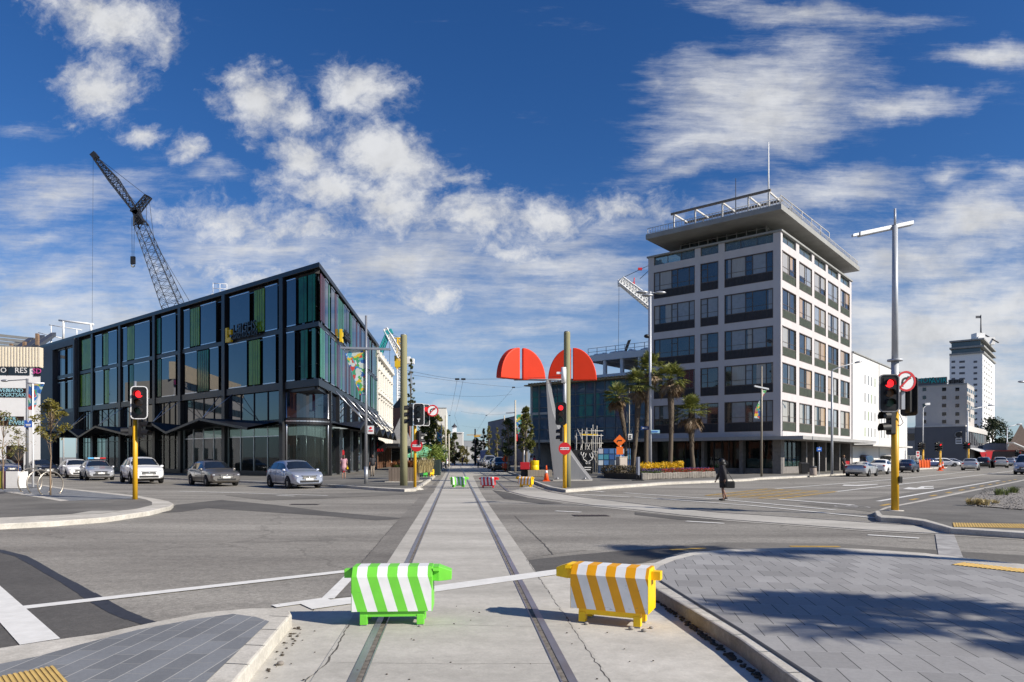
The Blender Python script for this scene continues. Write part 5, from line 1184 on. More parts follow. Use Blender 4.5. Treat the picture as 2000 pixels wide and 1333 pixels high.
# brick offices across the street out of frame, whose front mirrors in the black building's glass
BQ = Vector((-40, 25, 0)) - d_li * 20
bo = simple_building('brick_offices', 'red brick offices across the street from the black glass building', [BQ, BQ + d_li * 60, BQ + d_li * 60 + n_li * 14, BQ + n_li * 14], 11.5, mat('warm_brick', (.55, .19, .10), .85, col2=(.44, .20, .12), scale=1.2), M_tw_sl)
BO = Facade(BQ, d_li, -n_li)
for k in range(15):
    for z in (1.2, 4.8, 8.2): mb = MB(); BO.box(mb, 1 + k * 3.9, 2.6 + k * 3.9, z, z + 2.1, .0, .1); sub(bo, mb, 'window', M_gr3 if (k + int(z)) % 3 else M_gl_dark)
# ------------------------------------------------------------------ street furniture, barriers, signals, cranes, sculpture
M_ypole = mat('pole_yellow', (.72, .40, .012), .45, col2=(.62, .34, .012), scale=3)
M_galv = mat('galvanised_steel', (.42, .43, .45), .42, .7, var=.12, scale=2, stretch=(2, 2, .4))
M_galv_l = mat('grey_painted_pole', (.46, .48, .51), .5, .2, var=.06)
M_wood = mat('weathered_pole_wood', (.30, .29, .16), .85, col2=(.21, .20, .115), scale=3, stretch=(8, 8, .25), bump=.3, bscale=20)
M_sblk = mat('signal_black', (.014, .014, .015), .5, var=.2)
M_swht = mat('signal_border_white', (.82, .82, .82), .4, var=.03)
M_redlit = mat('lit_red_lens', (.5, .0, .0), .3, emit=(1.0, .02, .025), estr=1.6)
M_redoff = mat('unlit_red_lens', (.16, .02, .012), .25, var=.2); M_ambo = mat('unlit_amber_lens', (.12, .05, .012), .25, var=.2); M_grno = mat('unlit_green_lens', (.012, .05, .03), .25, var=.2)
M_lensd = mat('dark_lens', (.02, .022, .024), .15, var=.2)
M_sred = mat('sign_red', (.58, .012, .02), .45, var=.05); M_sw = mat('sign_white', (.80, .80, .79), .5, var=.03); M_sblu = mat('sign_blue', (.02, .12, .48), .45, var=.05); M_ink = mat('sign_ink', (.01, .01, .01), .5, var=.05)
def rrect(w, h, r, n=5):
    pts = []
    for cx_, cy_, a0 in ((w / 2 - r, h / 2 - r, 0), (-w / 2 + r, h / 2 - r, 90), (-w / 2 + r, -h / 2 + r, 180), (w / 2 - r, -h / 2 + r, 270)):
        for k in range(n + 1): a = R(a0 + 90 * k / n); pts.append((cx_ + r * math.cos(a), cy_ + r * math.sin(a)))
    return pts
class Face:
    def __init__(s, c, f): s.c = Vector(c); s.f = Vector((f[0], f[1], 0)).normalized(); s.r = Vector((-s.f.y, s.f.x, 0)); s.u = Vector((0, 0, 1))
    def p(s, x, y, o=0.0): return s.c + s.r * x + s.u * y + s.f * o
    def ang(s): return math.atan2(s.r.y, s.r.x)
def disc(mb, fc, x, y, r, o0, o1, n=20, r2=None): mb.cyl(fc.p(x, y, o0), fc.p(x, y, o1), r, r2, n=n)
def ringp(mb, fc, pin, pout, o0, o1):
    n = len(pin); vs = [fc.p(*q, o1) for q in pin] + [fc.p(*q, o1) for q in pout] + [fc.p(*q, o0) for q in pin] + [fc.p(*q, o0) for q in pout]
    fs = []
    for k in range(n):
        j = (k + 1) % n; fs += [(k, k + n, j + n, j), (k + n, k + 3 * n, j + 3 * n, j + n), (k, j, j + 2 * n, k + 2 * n), (k + 2 * n, j + 2 * n, j + 3 * n, k + 3 * n)]
    mb.add(vs, fs)
def signal_head(root, c, f, w, h, lit=0, border=True, tee=False, plate=True, rim=None):
    fc = Face(c, f); mb = MB()
    if plate: mb.prism([fc.p(x, y, 0) for x, y in rrect(w, h, w * .22)], fc.f * .03)
    mb.prism([fc.p(x, y, -.16) for x, y in rrect(w * .55, h * .86, w * .08)], fc.f * .20)
    hd = mb.build('signal_head', M_sblk, root, world=True)
    if border:
        mb = MB(); ringp(mb, fc, rrect(w * .90, h - w * .10, w * .19), rrect(w, h, w * .23), .0, .045); mb.build('white_border', M_swht, hd, world=False, loc=None) if False else mb.build('border', rim or M_swht, hd, world=True)
    r = h * .105
    for k, m_ in enumerate((M_redoff, M_ambo, M_grno)):
        y = h * (.25 - .25 * k) * 1.02; mb = MB(); disc(mb, fc, 0, y, r, .04, .06); mb.build('lens', M_redlit if k == lit else (M_lensd if tee else m_), hd, world=True)
        mb = MB(); n = 14; pts0 = []; 
        for q in range(n + 1):
            a = R(-20 + 220 * q / n); pts0.append((r * 1.12 * math.cos(a), y + r * 1.12 * math.sin(a)))
        vs = [fc.p(x, yy, .04) for x, yy in pts0] + [fc.p(x * .98, yy * 1.0 - .015, .24) for x, yy in pts0]
        mb.add(vs, [(q, q + 1, q + n + 2, q + n + 1) for q in range(n)], 0, True); mb.build('visor', M_sblk, hd, world=True)
        if tee and k == 2:
            mb = MB(); mb.obox(fc.p(-r * .6, y + r * .3, .062), fc.r * r * 1.2, fc.u * r * .35, fc.f * .01); mb.obox(fc.p(-r * .18, y - r * .75, .062), fc.r * r * .36, fc.u * r * 1.0, fc.f * .01); mb.build('white_tee', mat('lit_white_lens', (.7, .7, .7), .4, emit=(1, 1, 1), estr=.5) if 'lit_white_lens' not in MATS else MATS['lit_white_lens'], hd, world=True)
    return hd
def side_head(root, c, f, n=3, w=.26, dep=.22, hh=.30):
    """a head seen from the side: slim case with hoods pointing along f"""
    fc = Face(c, f); mb = MB(); mb.prism([fc.p(x, y, -dep / 2) for x, y in rrect(w, n * hh + .08, .05)], fc.f * dep * .6); hd = mb.build('side_signal_head', M_sblk, root, world=True)
    for k in range(n):
        y = (n - 1) * hh / 2 - k * hh; r = hh * .42; mb = MB(); vs = []; N = 12
        for o in (dep * .1, dep * .1 + .24):
            for q in range(N + 1): a = R(-30 + 240 * q / N); vs.append(fc.p(r * math.cos(a), y + r * math.sin(a) - (.0 if o < .1 else .02), o))
        mb.add(vs, [(q, q + 1, q + N + 2, q + N + 1) for q in range(N)], 0, True); mb.build('visor', M_sblk, hd, world=True)
        mb = MB(); disc(mb, fc, 0, y, r * .95, dep * .1, dep * .1 + .02); mb.build('lens', M_lensd, hd, world=True)
    return hd
def round_sign(root, c, f, r, kind):
    fc = Face(c, f); mb = MB(); disc(mb, fc, 0, 0, r, 0, .015, 28)
    if kind == 'entry':
        o = mb.build('no_entry_sign', M_sred, root, world=True)
        mb = MB(); mb.obox(fc.p(-r * .72, -r * .20, .016), fc.r * r * 1.44, fc.u * r * .40, fc.f * .006); mb.build('white_bar', M_sw, o, world=True)
        q = fc.p(0, 0, .026); text_obj('lettering', 'NO ENTRY', r * .30, M_ink, o, q - Vector(root.location), (R(90), 0, fc.ang()), .002)
    else:
        o = mb.build('no_turn_sign', M_sw, root, world=True)
        mb = MB(); circ = lambda k: [(k * math.cos(2 * math.pi * i / 28), k * math.sin(2 * math.pi * i / 28)) for i in range(28)]
        ringp(mb, fc, circ(r * .80), circ(r * .99), .014, .024); mb.build('red_ring', M_sred, o, world=True)
        mb = MB(); e = .02
        pts = [(-.38, -.55), (-.38, -.05), (-.30, .18), (-.08, .28), (.16, .28)]
        for i in range(4): 
            a, b2 = pts[i], pts[i + 1]; d_ = Vector((b2[0] - a[0], b2[1] - a[1])).normalized(); nx, ny = -d_.y * .10, d_.x * .10
            mb.add([fc.p(r * (a[0] + nx), r * (a[1] + ny), e), fc.p(r * (a[0] - nx), r * (a[1] - ny), e), fc.p(r * (b2[0] - nx), r * (b2[1] - ny), e + .0005 * i), fc.p(r * (b2[0] + nx), r * (b2[1] + ny), e + .0005 * i)], [(0, 1, 2, 3)])
        mb.add([fc.p(r * .16, r * .52, e + .003), fc.p(r * .16, r * .04, e + .003), fc.p(r * .55, r * .28, e + .003)], [(0, 1, 2)]); mb.build('arrow', M_ink, o, world=True)
        mb = MB(); d_ = fc.r * .707 + fc.u * .707; n_ = fc.u * .707 - fc.r * .707
        mb.obox(fc.c - d_ * r * .85 - n_ * r * .085 + fc.f * .026, d_ * r * 1.7, n_ * r * .17, fc.f * .004); mb.build('red_bar', M_sred, o, world=True)
    return o
def pole_part(root, base, z0, z1, r0, r1, m, name='pole', n=14):
    mb = MB(); b_ = Vector((base.x, base.y, 0)); mb.cyl(b_ + Vector((0, 0, z0)), b_ + Vector((0, 0, z1)), r0, r1, n=n); return mb.build(name, m, root, world=True)
# --- near-left signal
base = G(264, 976, Z1); Y = base.y; k = Y / F
tl = empty('traffic_light', base, 0, 'yellow poled traffic light with a white bordered head on the kerb beside the bicycle hoops', 'traffic light', 'traffic lights round the junction')
pole_part(tl, base, Z1, ZY(815, Y), .085, .08, M_ypole); pole_part(tl, base, ZY(815, Y), ZY(745, Y), .045, .045, M_galv, 'upper_pole')
signal_head(tl, A(272.5, 787, Y - .2), (.12, -1), .58, 1.17, 0)
side_head(tl, A(279, 838, Y - .05), (1, -.15), 2, .22, .2, .30)
side_head(tl, A(252, 842, Y), (-.9, -.5), 1, .22, .2, .28)
# --- signal by the left wooden pole
base = G(810.5, 957, 0); Y = base.y
t2 = empty('traffic_light', base, 0, 'yellow poled tram signal showing a white letter beside the wooden pole on the left', 'traffic light', 'traffic lights round the junction')
pole_part(t2, base, 0, ZY(800, Y), .075, .075, M_ypole); pole_part(t2, base, ZY(800, Y), ZY(783, Y), .05, .05, M_sblk, 'cap')
signal_head(t2, A(818, 810, Y - .35), (.05, -1), .56, 1.12, 9, tee=True)
signal_head(t2, A(831, 811, Y + .1), (.45, -1), .42, 1.10, 0)
side_head(t2, A(800, 811, Y - .1), (-1, -.25), 3, .3, .3, .34)
side_head(t2, A(819, 856, Y - .05), (.7, .7), 2, .24, .2, .30)
round_sign(t2, A(814, 871, Y - .12), (0, -1), 11.5 * Y / F, 'entry'); round_sign(t2, A(845, 802.5, Y - .05), (.1, -1), 11.5 * Y / F, 'turn')
mb = MB(); mb.cyl(A(812, 803, Y), A(845, 803, Y), .03, n=6); mb.build('sign_arm', M_galv, t2, world=True)
mb = MB(); mb.lathe([(.45, 0), (.40, .06), (.2, .1), (.08, .11)], Vector((base.x, base.y, 0)), 12); mb.build('footing', M_kerb, t2, world=True)
# --- signal by the right wooden pole
base = G(1103, 954, Z1); Y = base.y
t3 = empty('traffic_light', base, 0, 'traffic light with a grey camera mast, standing in front of the red sculpture', 'traffic light', 'traffic lights round the junction')
pole_part(t3, base, Z1, ZY(828, Y), .10, .10, M_ypole); pole_part(t3, base, ZY(828, Y), ZY(722, Y), .085, .08, M_galv_l, 'upper_pole')
signal_head(t3, A(1095.5, 808.5, Y - .22), (-.15, -1), .52, 1.10, 0, rim=M_sblk); side_head(t3, A(1097, 849, Y - .05), (-.8, .6), 2, .26, .22, .30)
round_sign(t3, A(1103, 876.5, Y - .14), (0, -1), 12 * Y / F, 'entry')
mb = MB(); mb.cyl(A(1101, 748, Y - .12), A(1101, 718, Y - .12), .12, n=12); mb.box(A(1094, 729, Y - .1), (.34, .12, .10)); mb.build('camera_housing', M_swht, t3, world=True)
# --- near-right signal with tall lamp
base = G(1748, 998, Z1); Y = base.y
t4 = empty('traffic_light', base, 0, 'traffic light on a thick yellow pole carrying a tall grey lamp mast', 'traffic light', 'traffic lights round the junction')
pole_part(t4, base, Z1, ZY(800, Y), .10, .10, M_ypole, n=20); pole_part(t4, base, ZY(800, Y), ZY(704, Y), .10, .10, M_galv_l, 'lamp_mast_base', 20); pole_part(t4, base, ZY(704, Y), ZY(442, Y), .088, .07, M_galv_l, 'lamp_mast', 20); pole_part(t4, base, ZY(442, Y), ZY(408, Y), .032, .03, M_galv_l, 'mast_tip')
pole_part(t4, base, ZY(706, Y), ZY(702.5, Y), .20, .20, M_galv_l, 'collar', 20); pole_part(t4, base, Z1, Z1 + .02, .24, .2, M_kerb, 'footing', 16)
mb = MB(); a, e = A(1677, 459.5, Y - .25), A(1782, 437, Y + .35); mb.obox(a + Vector((0, -.09, -.05)), (e - a), Vector((0, .18, 0)), Vector((0, 0, .12))); mb.build('lamp_arm', M_galv_l, t4, world=True, bevel=.02)
mb = MB(); a2 = A(1665, 462.3, Y - .3); mb.obox(a2 + Vector((0, -.06, -.01)), a - a2, Vector((0, .12, 0)), Vector((0, 0, .06))); mb.build('lamp', M_galv, t4, world=True)
signal_head(t4, A(1736, 768.5, Y - .28), (-.18, -1), .52, 1.05, 0, rim=mat('dull_border', (.30, .30, .31), .4, var=.05)); 
hd = signal_head(t4, A(1775, 775, Y + .1), (.95, .5), .50, 1.1, 9, border=False)
side_head(t4, A(1737, 824, Y - .05), (-1, -.1), 2, .24, .22, .33)
round_sign(t4, A(1769, 745, Y - .16), (.08, -1), 20 * Y / F, 'turn')
mb = MB(); mb.cyl(A(1750, 757, Y), A(1770, 757, Y - .1), .03, n=6); mb.box(A(1762, 783, Y), (.10, .12, .5)); mb.build('bracket', M_galv, t4, world=True)
mb = MB(); mb.tube([A(1752, 800, Y - .1), A(1758, 812, Y - .15), A(1764, 826, Y - .1), A(1758, 832, Y - .08), A(1754, 830, Y - .1)], .012, 6); mb.build('loose_cable', M_galv, t4, world=True)
mb = MB(); mb.box(A(1757, 937, Y - .06), (.11, .14, .19)); o_ = mb.build('push_button', M_sblk, t4, world=True, bevel=.02)
# --- far signals on the street to the right
def far_signal(px, py, ytop, yy, lit, label, lamp=None):
    b0 = G(px, py, 0); Yf = b0.y; o = empty('traffic_light', b0, 0, label, 'traffic light', 'traffic lights round the junction'); s = 1
    pole_part(o, b0, 0, ZY(yy, Yf), .12, .12, M_ypole, n=8); signal_head(o, A(px, (yy + ytop) / 2, Yf - .3), (0, -1), .62, (yy - ytop) * Yf / F, lit, border=False)
    side_head(o, A(px - 6, (yy + ytop) / 2, Yf), (-1, -.2), 3, .4, .3, .38); return o, Yf
o, Yf = far_signal(1836.5, 918, 865, 881, 0, 'small distant traffic light standing alone on its island, in front of the dark grey bar')
o, Yf = far_signal(1803, 915, 866, 879, 9, 'small distant traffic light under a bent grey lamp, beside the orange barrier')
pole_part(o, G(1803, 915), ZY(879, Yf), ZY(800, Yf), .08, .06, M_galv_l, 'lamp_mast', 8); mb = MB(); mb.tube([A(1803, 800, Yf), A(1806, 795, Yf), A(1812, 791, Yf)], [.06, .06, .05], 6); mb.box(A(1812, 789.5, Yf), (.5, .4, .3)); mb.build('lamp', M_swht, o, world=True)
far_signal(1891.5, 914, 864.5, 877, 0, 'small distant traffic light at the corner of the bar, above the silver hatchback'); far_signal(1992, 912, 882, 890, 0, 'tiny distant traffic light near the blue gabled hall')

# ================= wooden poles
def wood_pole(px, yb, yt, r, z, label):
    b0 = G(px, yb, z); o = empty('wooden_pole', b0, 0, label, 'pole', 'wooden poles carrying the tram wires'); Yp = b0.y; h = ZY(yt, Yp); mb = MB(); n = 16
    prof = [(r * 1.08, z), (r * 1.02, h * .3), (r * .98, h * .6), (r * .92, h - .08), (r * .86, h)]
    mb.lathe([(a, zz - 0) for a, zz in prof], Vector((b0.x, b0.y, 0)), n); mb.build('post', M_wood, o, world=True)
    mb = MB(); mb.cyl(Vector((b0.x, b0.y, h)), Vector((b0.x, b0.y, h + .03)), r * .9, r * .8, n=n); mb.build('metal_cap', M_galv, o, world=True); return o, Yp
wp1, Yw1 = wood_pole(788.5, 949, 655, .19, Z1, 'pale round wooden pole between the timber planter and the tram signal')
wp2, Yw2 = wood_pole(1107.5, 952, 649, .175, Z1, 'pale round wooden pole rising in front of the red sculpture')
# tram wires
wr = empty('tram_wires', Vector((wp1.location.x, wp1.location.y, 0)), 0, 'black overhead tram wires strung between the two wooden poles and along the street', 'wires')
def sag(a, e, s, n=14): return [a.lerp(e, i / n) - Vector((0, 0, s * 4 * (i / n) * (1 - i / n))) for i in range(n + 1)]
M_wire = mat('wire', (.045, .045, .05), .5, var=.1); mb = MB()
pA = A(788.5, 722, Yw1); pB = A(1107, 735, Yw2); x1 = A(893, 741, 42); x2 = A(905, 741, 42)
for a, e in ((pA, x1), (x2, pB), (x1, x2)): mb.tube(sag(a, e, .05), .008, 5)
mb.tube(sag(A(788.5, 730, Yw1), A(1010, 757, 60), .1), .008, 5); mb.tube(sag(A(1000, 757, 60), A(1107, 742, Yw2), .1), .008, 5)
far1, far2 = A(882, 845, 190), A(900, 845, 190)
mb.tube(sag(x1, A(878, 812, 100), .2), .009, 5); mb.tube(sag(x2, A(888, 812, 100), .2), .009, 5); mb.tube(sag(A(1003, 757, 60), A(950, 812, 105), .2), .009, 5); mb.tube(sag(A(950, 812, 105), A(925, 850, 190), .2), .013, 5)
mb.tube(sag(A(878, 812, 100), far1, .2), .013, 5); mb.tube(sag(A(888, 812, 100), far2, .2), .013, 5)
for y_, Yq in ((775, 70), (812, 100), (840, 150)): mb.tube(sag(A(800 + (100 if Yq > 80 else 30), y_ - 8, Yq), A(1000, y_ - 4, Yq), .3), .009, 5)
mb.build('cables', M_wire, wr, world=True)
for q in (x1, x2, A(1003, 757, 60), A(878, 812, 100), A(950, 812, 105)):
    mb = MB(); mb.box(q, (.26, .14, .10)); mb.build('clamp', M_sblk, wr, world=True)

# ================= lamp posts
def banner(root, pts, thick=.03):
    mb = MB(); mb.prism(pts, Vector((0, thick, 0))); return mb.build('banner', M_ban, root, world=True)
def make_banner_mat():
    m = bpy.data.materials.new('banner_print'); m.use_nodes = True; nt = m.node_tree; bs = nt.nodes['Principled BSDF']
    tc = _n(nt, 'ShaderNodeTexCoord'); vo = _n(nt, 'ShaderNodeTexVoronoi'); vo.inputs['Scale'].default_value = 4.5; no = _n(nt, 'ShaderNodeTexNoise'); no.inputs['Scale'].default_value = 1.6; no.inputs['Detail'].default_value = 5
    _l(nt, tc.outputs['Object'], no.inputs['Vector']); mx = _n(nt, 'ShaderNodeVectorMath'); mx.operation = 'ADD'; _l(nt, tc.outputs['Object'], mx.inputs[0]); _l(nt, no.outputs['Color'], mx.inputs[1]); _l(nt, mx.outputs[0], vo.inputs['Vector'])
    sp = _n(nt, 'ShaderNodeSeparateColor'); _l(nt, vo.outputs['Color'], sp.inputs[0]); rp = _n(nt, 'ShaderNodeValToRGB'); rp.color_ramp.interpolation = 'CONSTANT'
    cols = [(.05, .20, .55), (.06, .32, .16), (.10, .40, .50), (.55, .62, .55), (.70, .48, .04), (.03, .12, .35), (.08, .38, .10), (.55, .06, .05), (.60, .66, .68)]
    for i, c in enumerate(cols):
        e = rp.color_ramp.elements[i] if i < 2 else rp.color_ramp.elements.new(i / len(cols)); e.position = i / len(cols); e.color = rgba(c)
    _l(nt, sp.outputs[0], rp.inputs[0]); _l(nt, rp.outputs[0], bs.inputs['Base Color']); bs.inputs['Roughness'].default_value = .6; return m
M_ban = make_banner_mat()
def post(name, px, py, ytop, r, label, z=Z1, m=M_galv, cat='lamp post', grp='street lamp posts'):
    b0 = G(px, py, z); o = empty(name, b0, 0, label, cat, grp); pole_part(o, b0, z, ZY(ytop, b0.y), r, r * .75, m, 'post', 12); return o, b0.y
lp1, Yl = post('lamp_post', 715, 945.5, 617, .085, 'tall slim grey lamp post with a large bright banner beside the glass building')
pole_part(lp1, G(715, 945.5, Z1), Z1, ZY(912, Yl), .11, .11, M_galv, 'base_sleeve')
mb = MB(); a, e = A(666, 680, Yl - .1), A(763, 683, Yl + .1); mb.obox(a + Vector((0, -.1, -.05)), e - a, Vector((0, .2, 0)), Vector((0, 0, .11))); mb.build('cross_arm', M_galv, lp1, world=True)
banner(lp1, [A(671, 684, Yl), A(713, 684, Yl), A(713, 772, Yl), A(703, 772, Yl)])
mb = MB(); mb.box(A(724, 840, Yl - .05), (.36, .03, .46)); s_ = mb.build('notice_plate', M_sw, lp1, world=True)
mb = MB(); mb.box(A(724, 842, Yl - .07), (.24, .02, .07)); mb.cyl(A(724, 836.5, Yl - .06), A(724, 836.5, Yl - .08), .07, n=12); mb.build('red_print', M_sred, s_, world=True)
lp2, Yl = post('lamp_post', 1270, 922.7, 570, .12, 'very tall grey lamp post with three lamp heads rising from the flower bed', z=.45, m=mat('pole_light_grey', (.52, .54, .58), .45, .1, var=.05))
for dx, dy in ((-20, -2), (24, -1), (-7, 4)):
    mb = MB(); mb.cyl(A(1270, 572, Yl), A(1270 + dx * .5, 572, Yl), .04, n=6); mb.build('lamp_arm', M_galv_l, lp2, world=True)
    mb = MB(); mb.ell(A(1270 + dx * .8, 573 + dy, Yl), (.48, .2, .13)); mb.build('lamp', M_galv, lp2, world=True)
mb = MB(); mb.cyl(A(1262, 660, Yl), A(1270, 660, Yl), .04, n=6); mb.ell(A(1263, 657, Yl - .1), (.22, .22, .15)); mb.build('floodlight', M_sblk, lp2, world=True)
mb = MB(); mb.box(A(1280, 843.5, Yl - .15), (.68, .03, .24)); nm = mb.build('street_name_plate', mat('name_plate_pale', (.30, .55, .72), .5, var=.05), lp2, world=True); mb = MB(); mb.box(A(1279, 843.5, Yl - .18), (.46, .02, .08)); mb.build('name_lettering', M_sblu, nm, world=True)
mb = MB(); mb.box(A(1259.5, 836.5, Yl + .15), (.62, .03, .28)); nm = mb.build('street_name_plate', mat('name_plate_blue', (.02, .06, .22), .5, var=.05), lp2, world=True); mb = MB(); mb.box(A(1259.5, 836.5, Yl + .12), (.4, .02, .07)); mb.build('name_lettering', M_sw, nm, world=True)
lp3, Yl = post('lamp_post', 1487.5, 931.5, 716, .085, 'slim brown grey lamp post with a narrow banner before the office tower', m=mat('pole_taupe', (.28, .25, .20), .5, .3, var=.1))
mb = MB(); a, e = A(1473, 755, Yl - .1), A(1501, 761, Yl + .1); mb.obox(a + Vector((0, -.1, -.04)), e - a, Vector((0, .2, 0)), Vector((0, 0, .12))); mb.build('cross_arm', M_galv_l, lp3, world=True)
banner(lp3, [A(1487, 762, Yl), A(1498, 763, Yl), A(1488, 778, Yl)]); banner(lp3, [A(1485, 779, Yl), A(1485, 818, Yl), A(1473, 817, Yl), A(1475, 800, Yl)])
lp4, Yl = post('lamp_post', 1625, 927, 726, .11, 'grey lamp post with one long curved arm at the corner of the office tower', m=M_galv_l)
mb = MB(); mb.tube([A(1625, 728, Yl), A(1627, 722.5, Yl), A(1645, 716, Yl), A(1672, 708.5, Yl)], [.07, .06, .05, .05], 6); mb.build('lamp_arm', M_galv_l, lp4, world=True); mb = MB(); mb.ell(A(1676, 707.5, Yl), (.36, .14, .09), rot=Matrix.Rotation(-.25, 3, 'Y')); mb.build('lamp', M_galv, lp4, world=True)
for px, py, yt, ex, ey, lab in ((1890, 911, 803, 1936, 792, 'distant lamp post with a long arm in front of the bar awnings'), (1967, 909, 836, 1991, 829, 'distant white lamp post before the blue gabled hall'), (1757, 913, 820, 1757, 820, 'distant plain grey pole behind the dark blue hatchback')):
    o, Yl = post('lamp_post', px, py, yt, .13, lab, z=0, m=M_galv_l)
    if ex != px: mb = MB(); mb.tube([A(px, yt, Yl), A(px + 6, yt - 3, Yl), A(ex, ey, Yl)], .09, 5); mb.ell(A(ex, ey, Yl), (.6, .25, .16)); mb.build('lamp_arm', M_galv_l, o, world=True)
# lamp post just beyond the right edge, its lamp reaching into the picture
o, Yl = post('lamp_post', 2060, 935, 760, .1, 'lamp post beyond the right edge whose lamp head reaches into view', m=M_galv_l); mb = MB(); mb.tube([A(2060, 762, Yl), A(2040, 752, Yl), A(1998, 746.5, Yl)], .05, 6); mb.ell(A(1996, 746, Yl), (.3, .14, .08)); mb.build('lamp', M_galv, o, world=True)
# banner poles on the left corner
lp5, Yl = post('lamp_post', 53, 936, 740, .10, 'dark grey lamp post with a blue sign, left of the white banner pole', m=mat('pole_dark_grey', (.17, .18, .20), .5, .2, var=.1))
mb = MB(); mb.tube([A(53, 742, Yl), A(48, 742, Yl), A(16, 744, Yl)], .035, 6); mb.ell(A(9, 744, Yl), (.26, .14, .09)); mb.build('lamp', M_galv, lp5, world=True)
mb = MB(); mb.box(A(55, 828, Yl - .15), (.52, .03, .50)); bs_ = mb.build('blue_sign', M_sblu, lp5, world=True); mb = MB(); mb.box(A(55, 829.5, Yl - .175), (.34, .02, .06)); mb.box(A(55, 832, Yl - .175), (.28, .02, .05)); mb.box(A(55, 823, Yl - .175), (.06, .02, .16)); mb.box(A(55, 822, Yl - .175), (.16, .02, .05)); mb.build('sign_print', M_sw, bs_, world=True)
bp_, Yl = post('banner_pole', 64.5, 952, 750, .052, 'slim white pole with a printed triangular banner beside the bicycle hoops', m=M_swht, cat='banner pole', grp=None)
mb = MB(); a, e = A(54, 749, Yl), A(86, 749, Yl); mb.cyl(a, e, .04, n=6); mb.build('cross_arm', M_swht, bp_, world=True); banner(bp_, [A(56, 751, Yl), A(85, 751, Yl), A(66, 801, Yl), A(55, 801, Yl)])
# slim lamp posts along the street ahead
for px, py, yt, r, lab in ((862, 917, 826, .1, 'slim pale lamp post first on the left up the street'), (870.5, 915, 812, .14, 'thicker pale post just right of the first slim one up the street'), (877, 912, 848, .12, 'distant slim post by the dark narrow tree'), (1006.5, 922, 782, .1, 'slim pole with a banner by the parked cars on the right of the street'), (985, 917, 812, .1, 'slim grey pole behind the row of parked cars'), (912, 907, 872, .16, 'distant yellow post in the middle of the street'), (928, 909, 838, .18, 'dark distant tram pole with a bracket'), (1051, 931, 905, .05, 'short white bollard by the yellow drum'), (1024, 928, 880, .05, 'white flag pole near the red planter')):
    o, Yl = post('street_pole', px, py, yt, r, lab, z=Z1 if px > 1000 or px < 880 else 0, m=M_ypole if 'yellow post' in lab else (M_swht if 'white' in lab else (M_sblk if 'dark distant' in lab else mat('pole_pale', (.50, .46, .38), .6, var=.08) if 'pole_pale' not in MATS else MATS['pole_pale'])), cat='pole', grp='poles along the street ahead')
    if px == 1006.5:
        mb = MB(); mb.obox(A(988, 808, Yl), A(1007, 807, Yl) - A(988, 808, Yl), Vector((0, .2, 0)), Vector((0, 0, .1))); mb.build('cross_arm', M_galv, o, world=True); banner(o, [A(1008, 810, Yl), A(1022, 810, Yl), A(1014, 848, Yl), A(1008, 848, Yl)])
        mb = MB(); mb.obox(A(1007.5, 862, Yl), A(1011, 862, Yl) - A(1007.5, 862, Yl), Vector((0, .05, 0)), A(0, 862, Yl) - A(0, 888, Yl)); mb.build('red_flag', M_sred, o, world=True)
    if px == 928: mb = MB(); mb.box(A(928, 850, Yl), (3.4, .12, .12)); mb.box(A(932, 852.5, Yl), (1.3, .3, .3)); mb.build('bracket', M_ypole, o, world=True)
    if px == 862: banner(o, [A(853, 840, Yl), A(861, 840, Yl), A(861, 864, Yl), A(854, 862, Yl)])

# ================= sheep barriers
def stripe_mat(name, col, slant, phase, period=.195):
    m = bpy.data.materials.new(name); m.use_nodes = True; nt = m.node_tree; bs = nt.nodes['Principled BSDF']
    tc = _n(nt, 'ShaderNodeTexCoord'); sx = _n(nt, 'ShaderNodeSeparateXYZ'); _l(nt, tc.outputs['Object'], sx.inputs[0])
    zc = math_n(nt, 'MINIMUM', sx.outputs[2], .50)
    t = math_n(nt, 'DIVIDE', math_n(nt, 'ADD', math_n(nt, 'MULTIPLY_ADD', zc, slant, phase), sx.outputs[0]), period)
    s = math_n(nt, 'GREATER_THAN', math_n(nt, 'FRACT', t), .5)
    no = _n(nt, 'ShaderNodeTexNoise'); no.inputs['Scale'].default_value = 6; no.inputs['Detail'].default_value = 8; _l(nt, tc.outputs['Object'], no.inputs['Vector'])
    c = mix_c(nt, s, col, (.80, .80, .80)); sc = _n(nt, 'ShaderNodeVectorMath'); sc.operation = 'SCALE'; _l(nt, c, sc.inputs[0]); _l(nt, math_n(nt, 'MULTIPLY_ADD', no.outputs['Fac'], .36, .78), sc.inputs['Scale'])
    n6 = _n(nt, 'ShaderNodeTexNoise'); n6.inputs['Scale'].default_value = 26; n6.inputs['Detail'].default_value = 6; n6.inputs['Roughness'].default_value = .7; mp = _n(nt, 'ShaderNodeMapping'); mp.inputs['Scale'].default_value = (.35, 1, 1); _l(nt, tc.outputs['Object'], mp.inputs[0]); _l(nt, mp.outputs[0], n6.inputs['Vector'])
    gr = math_n(nt, 'GREATER_THAN', math_n(nt, 'SUBTRACT', n6.outputs['Fac'], math_n(nt, 'MULTIPLY', sx.outputs[2], .10)), .635)
    _l(nt, mix_c(nt, math_n(nt, 'MULTIPLY', gr, .45), sc.outputs[0], (.16, .15, .13)), bs.inputs['Base Color']); bs.inputs['Roughness'].default_value = .5; return m
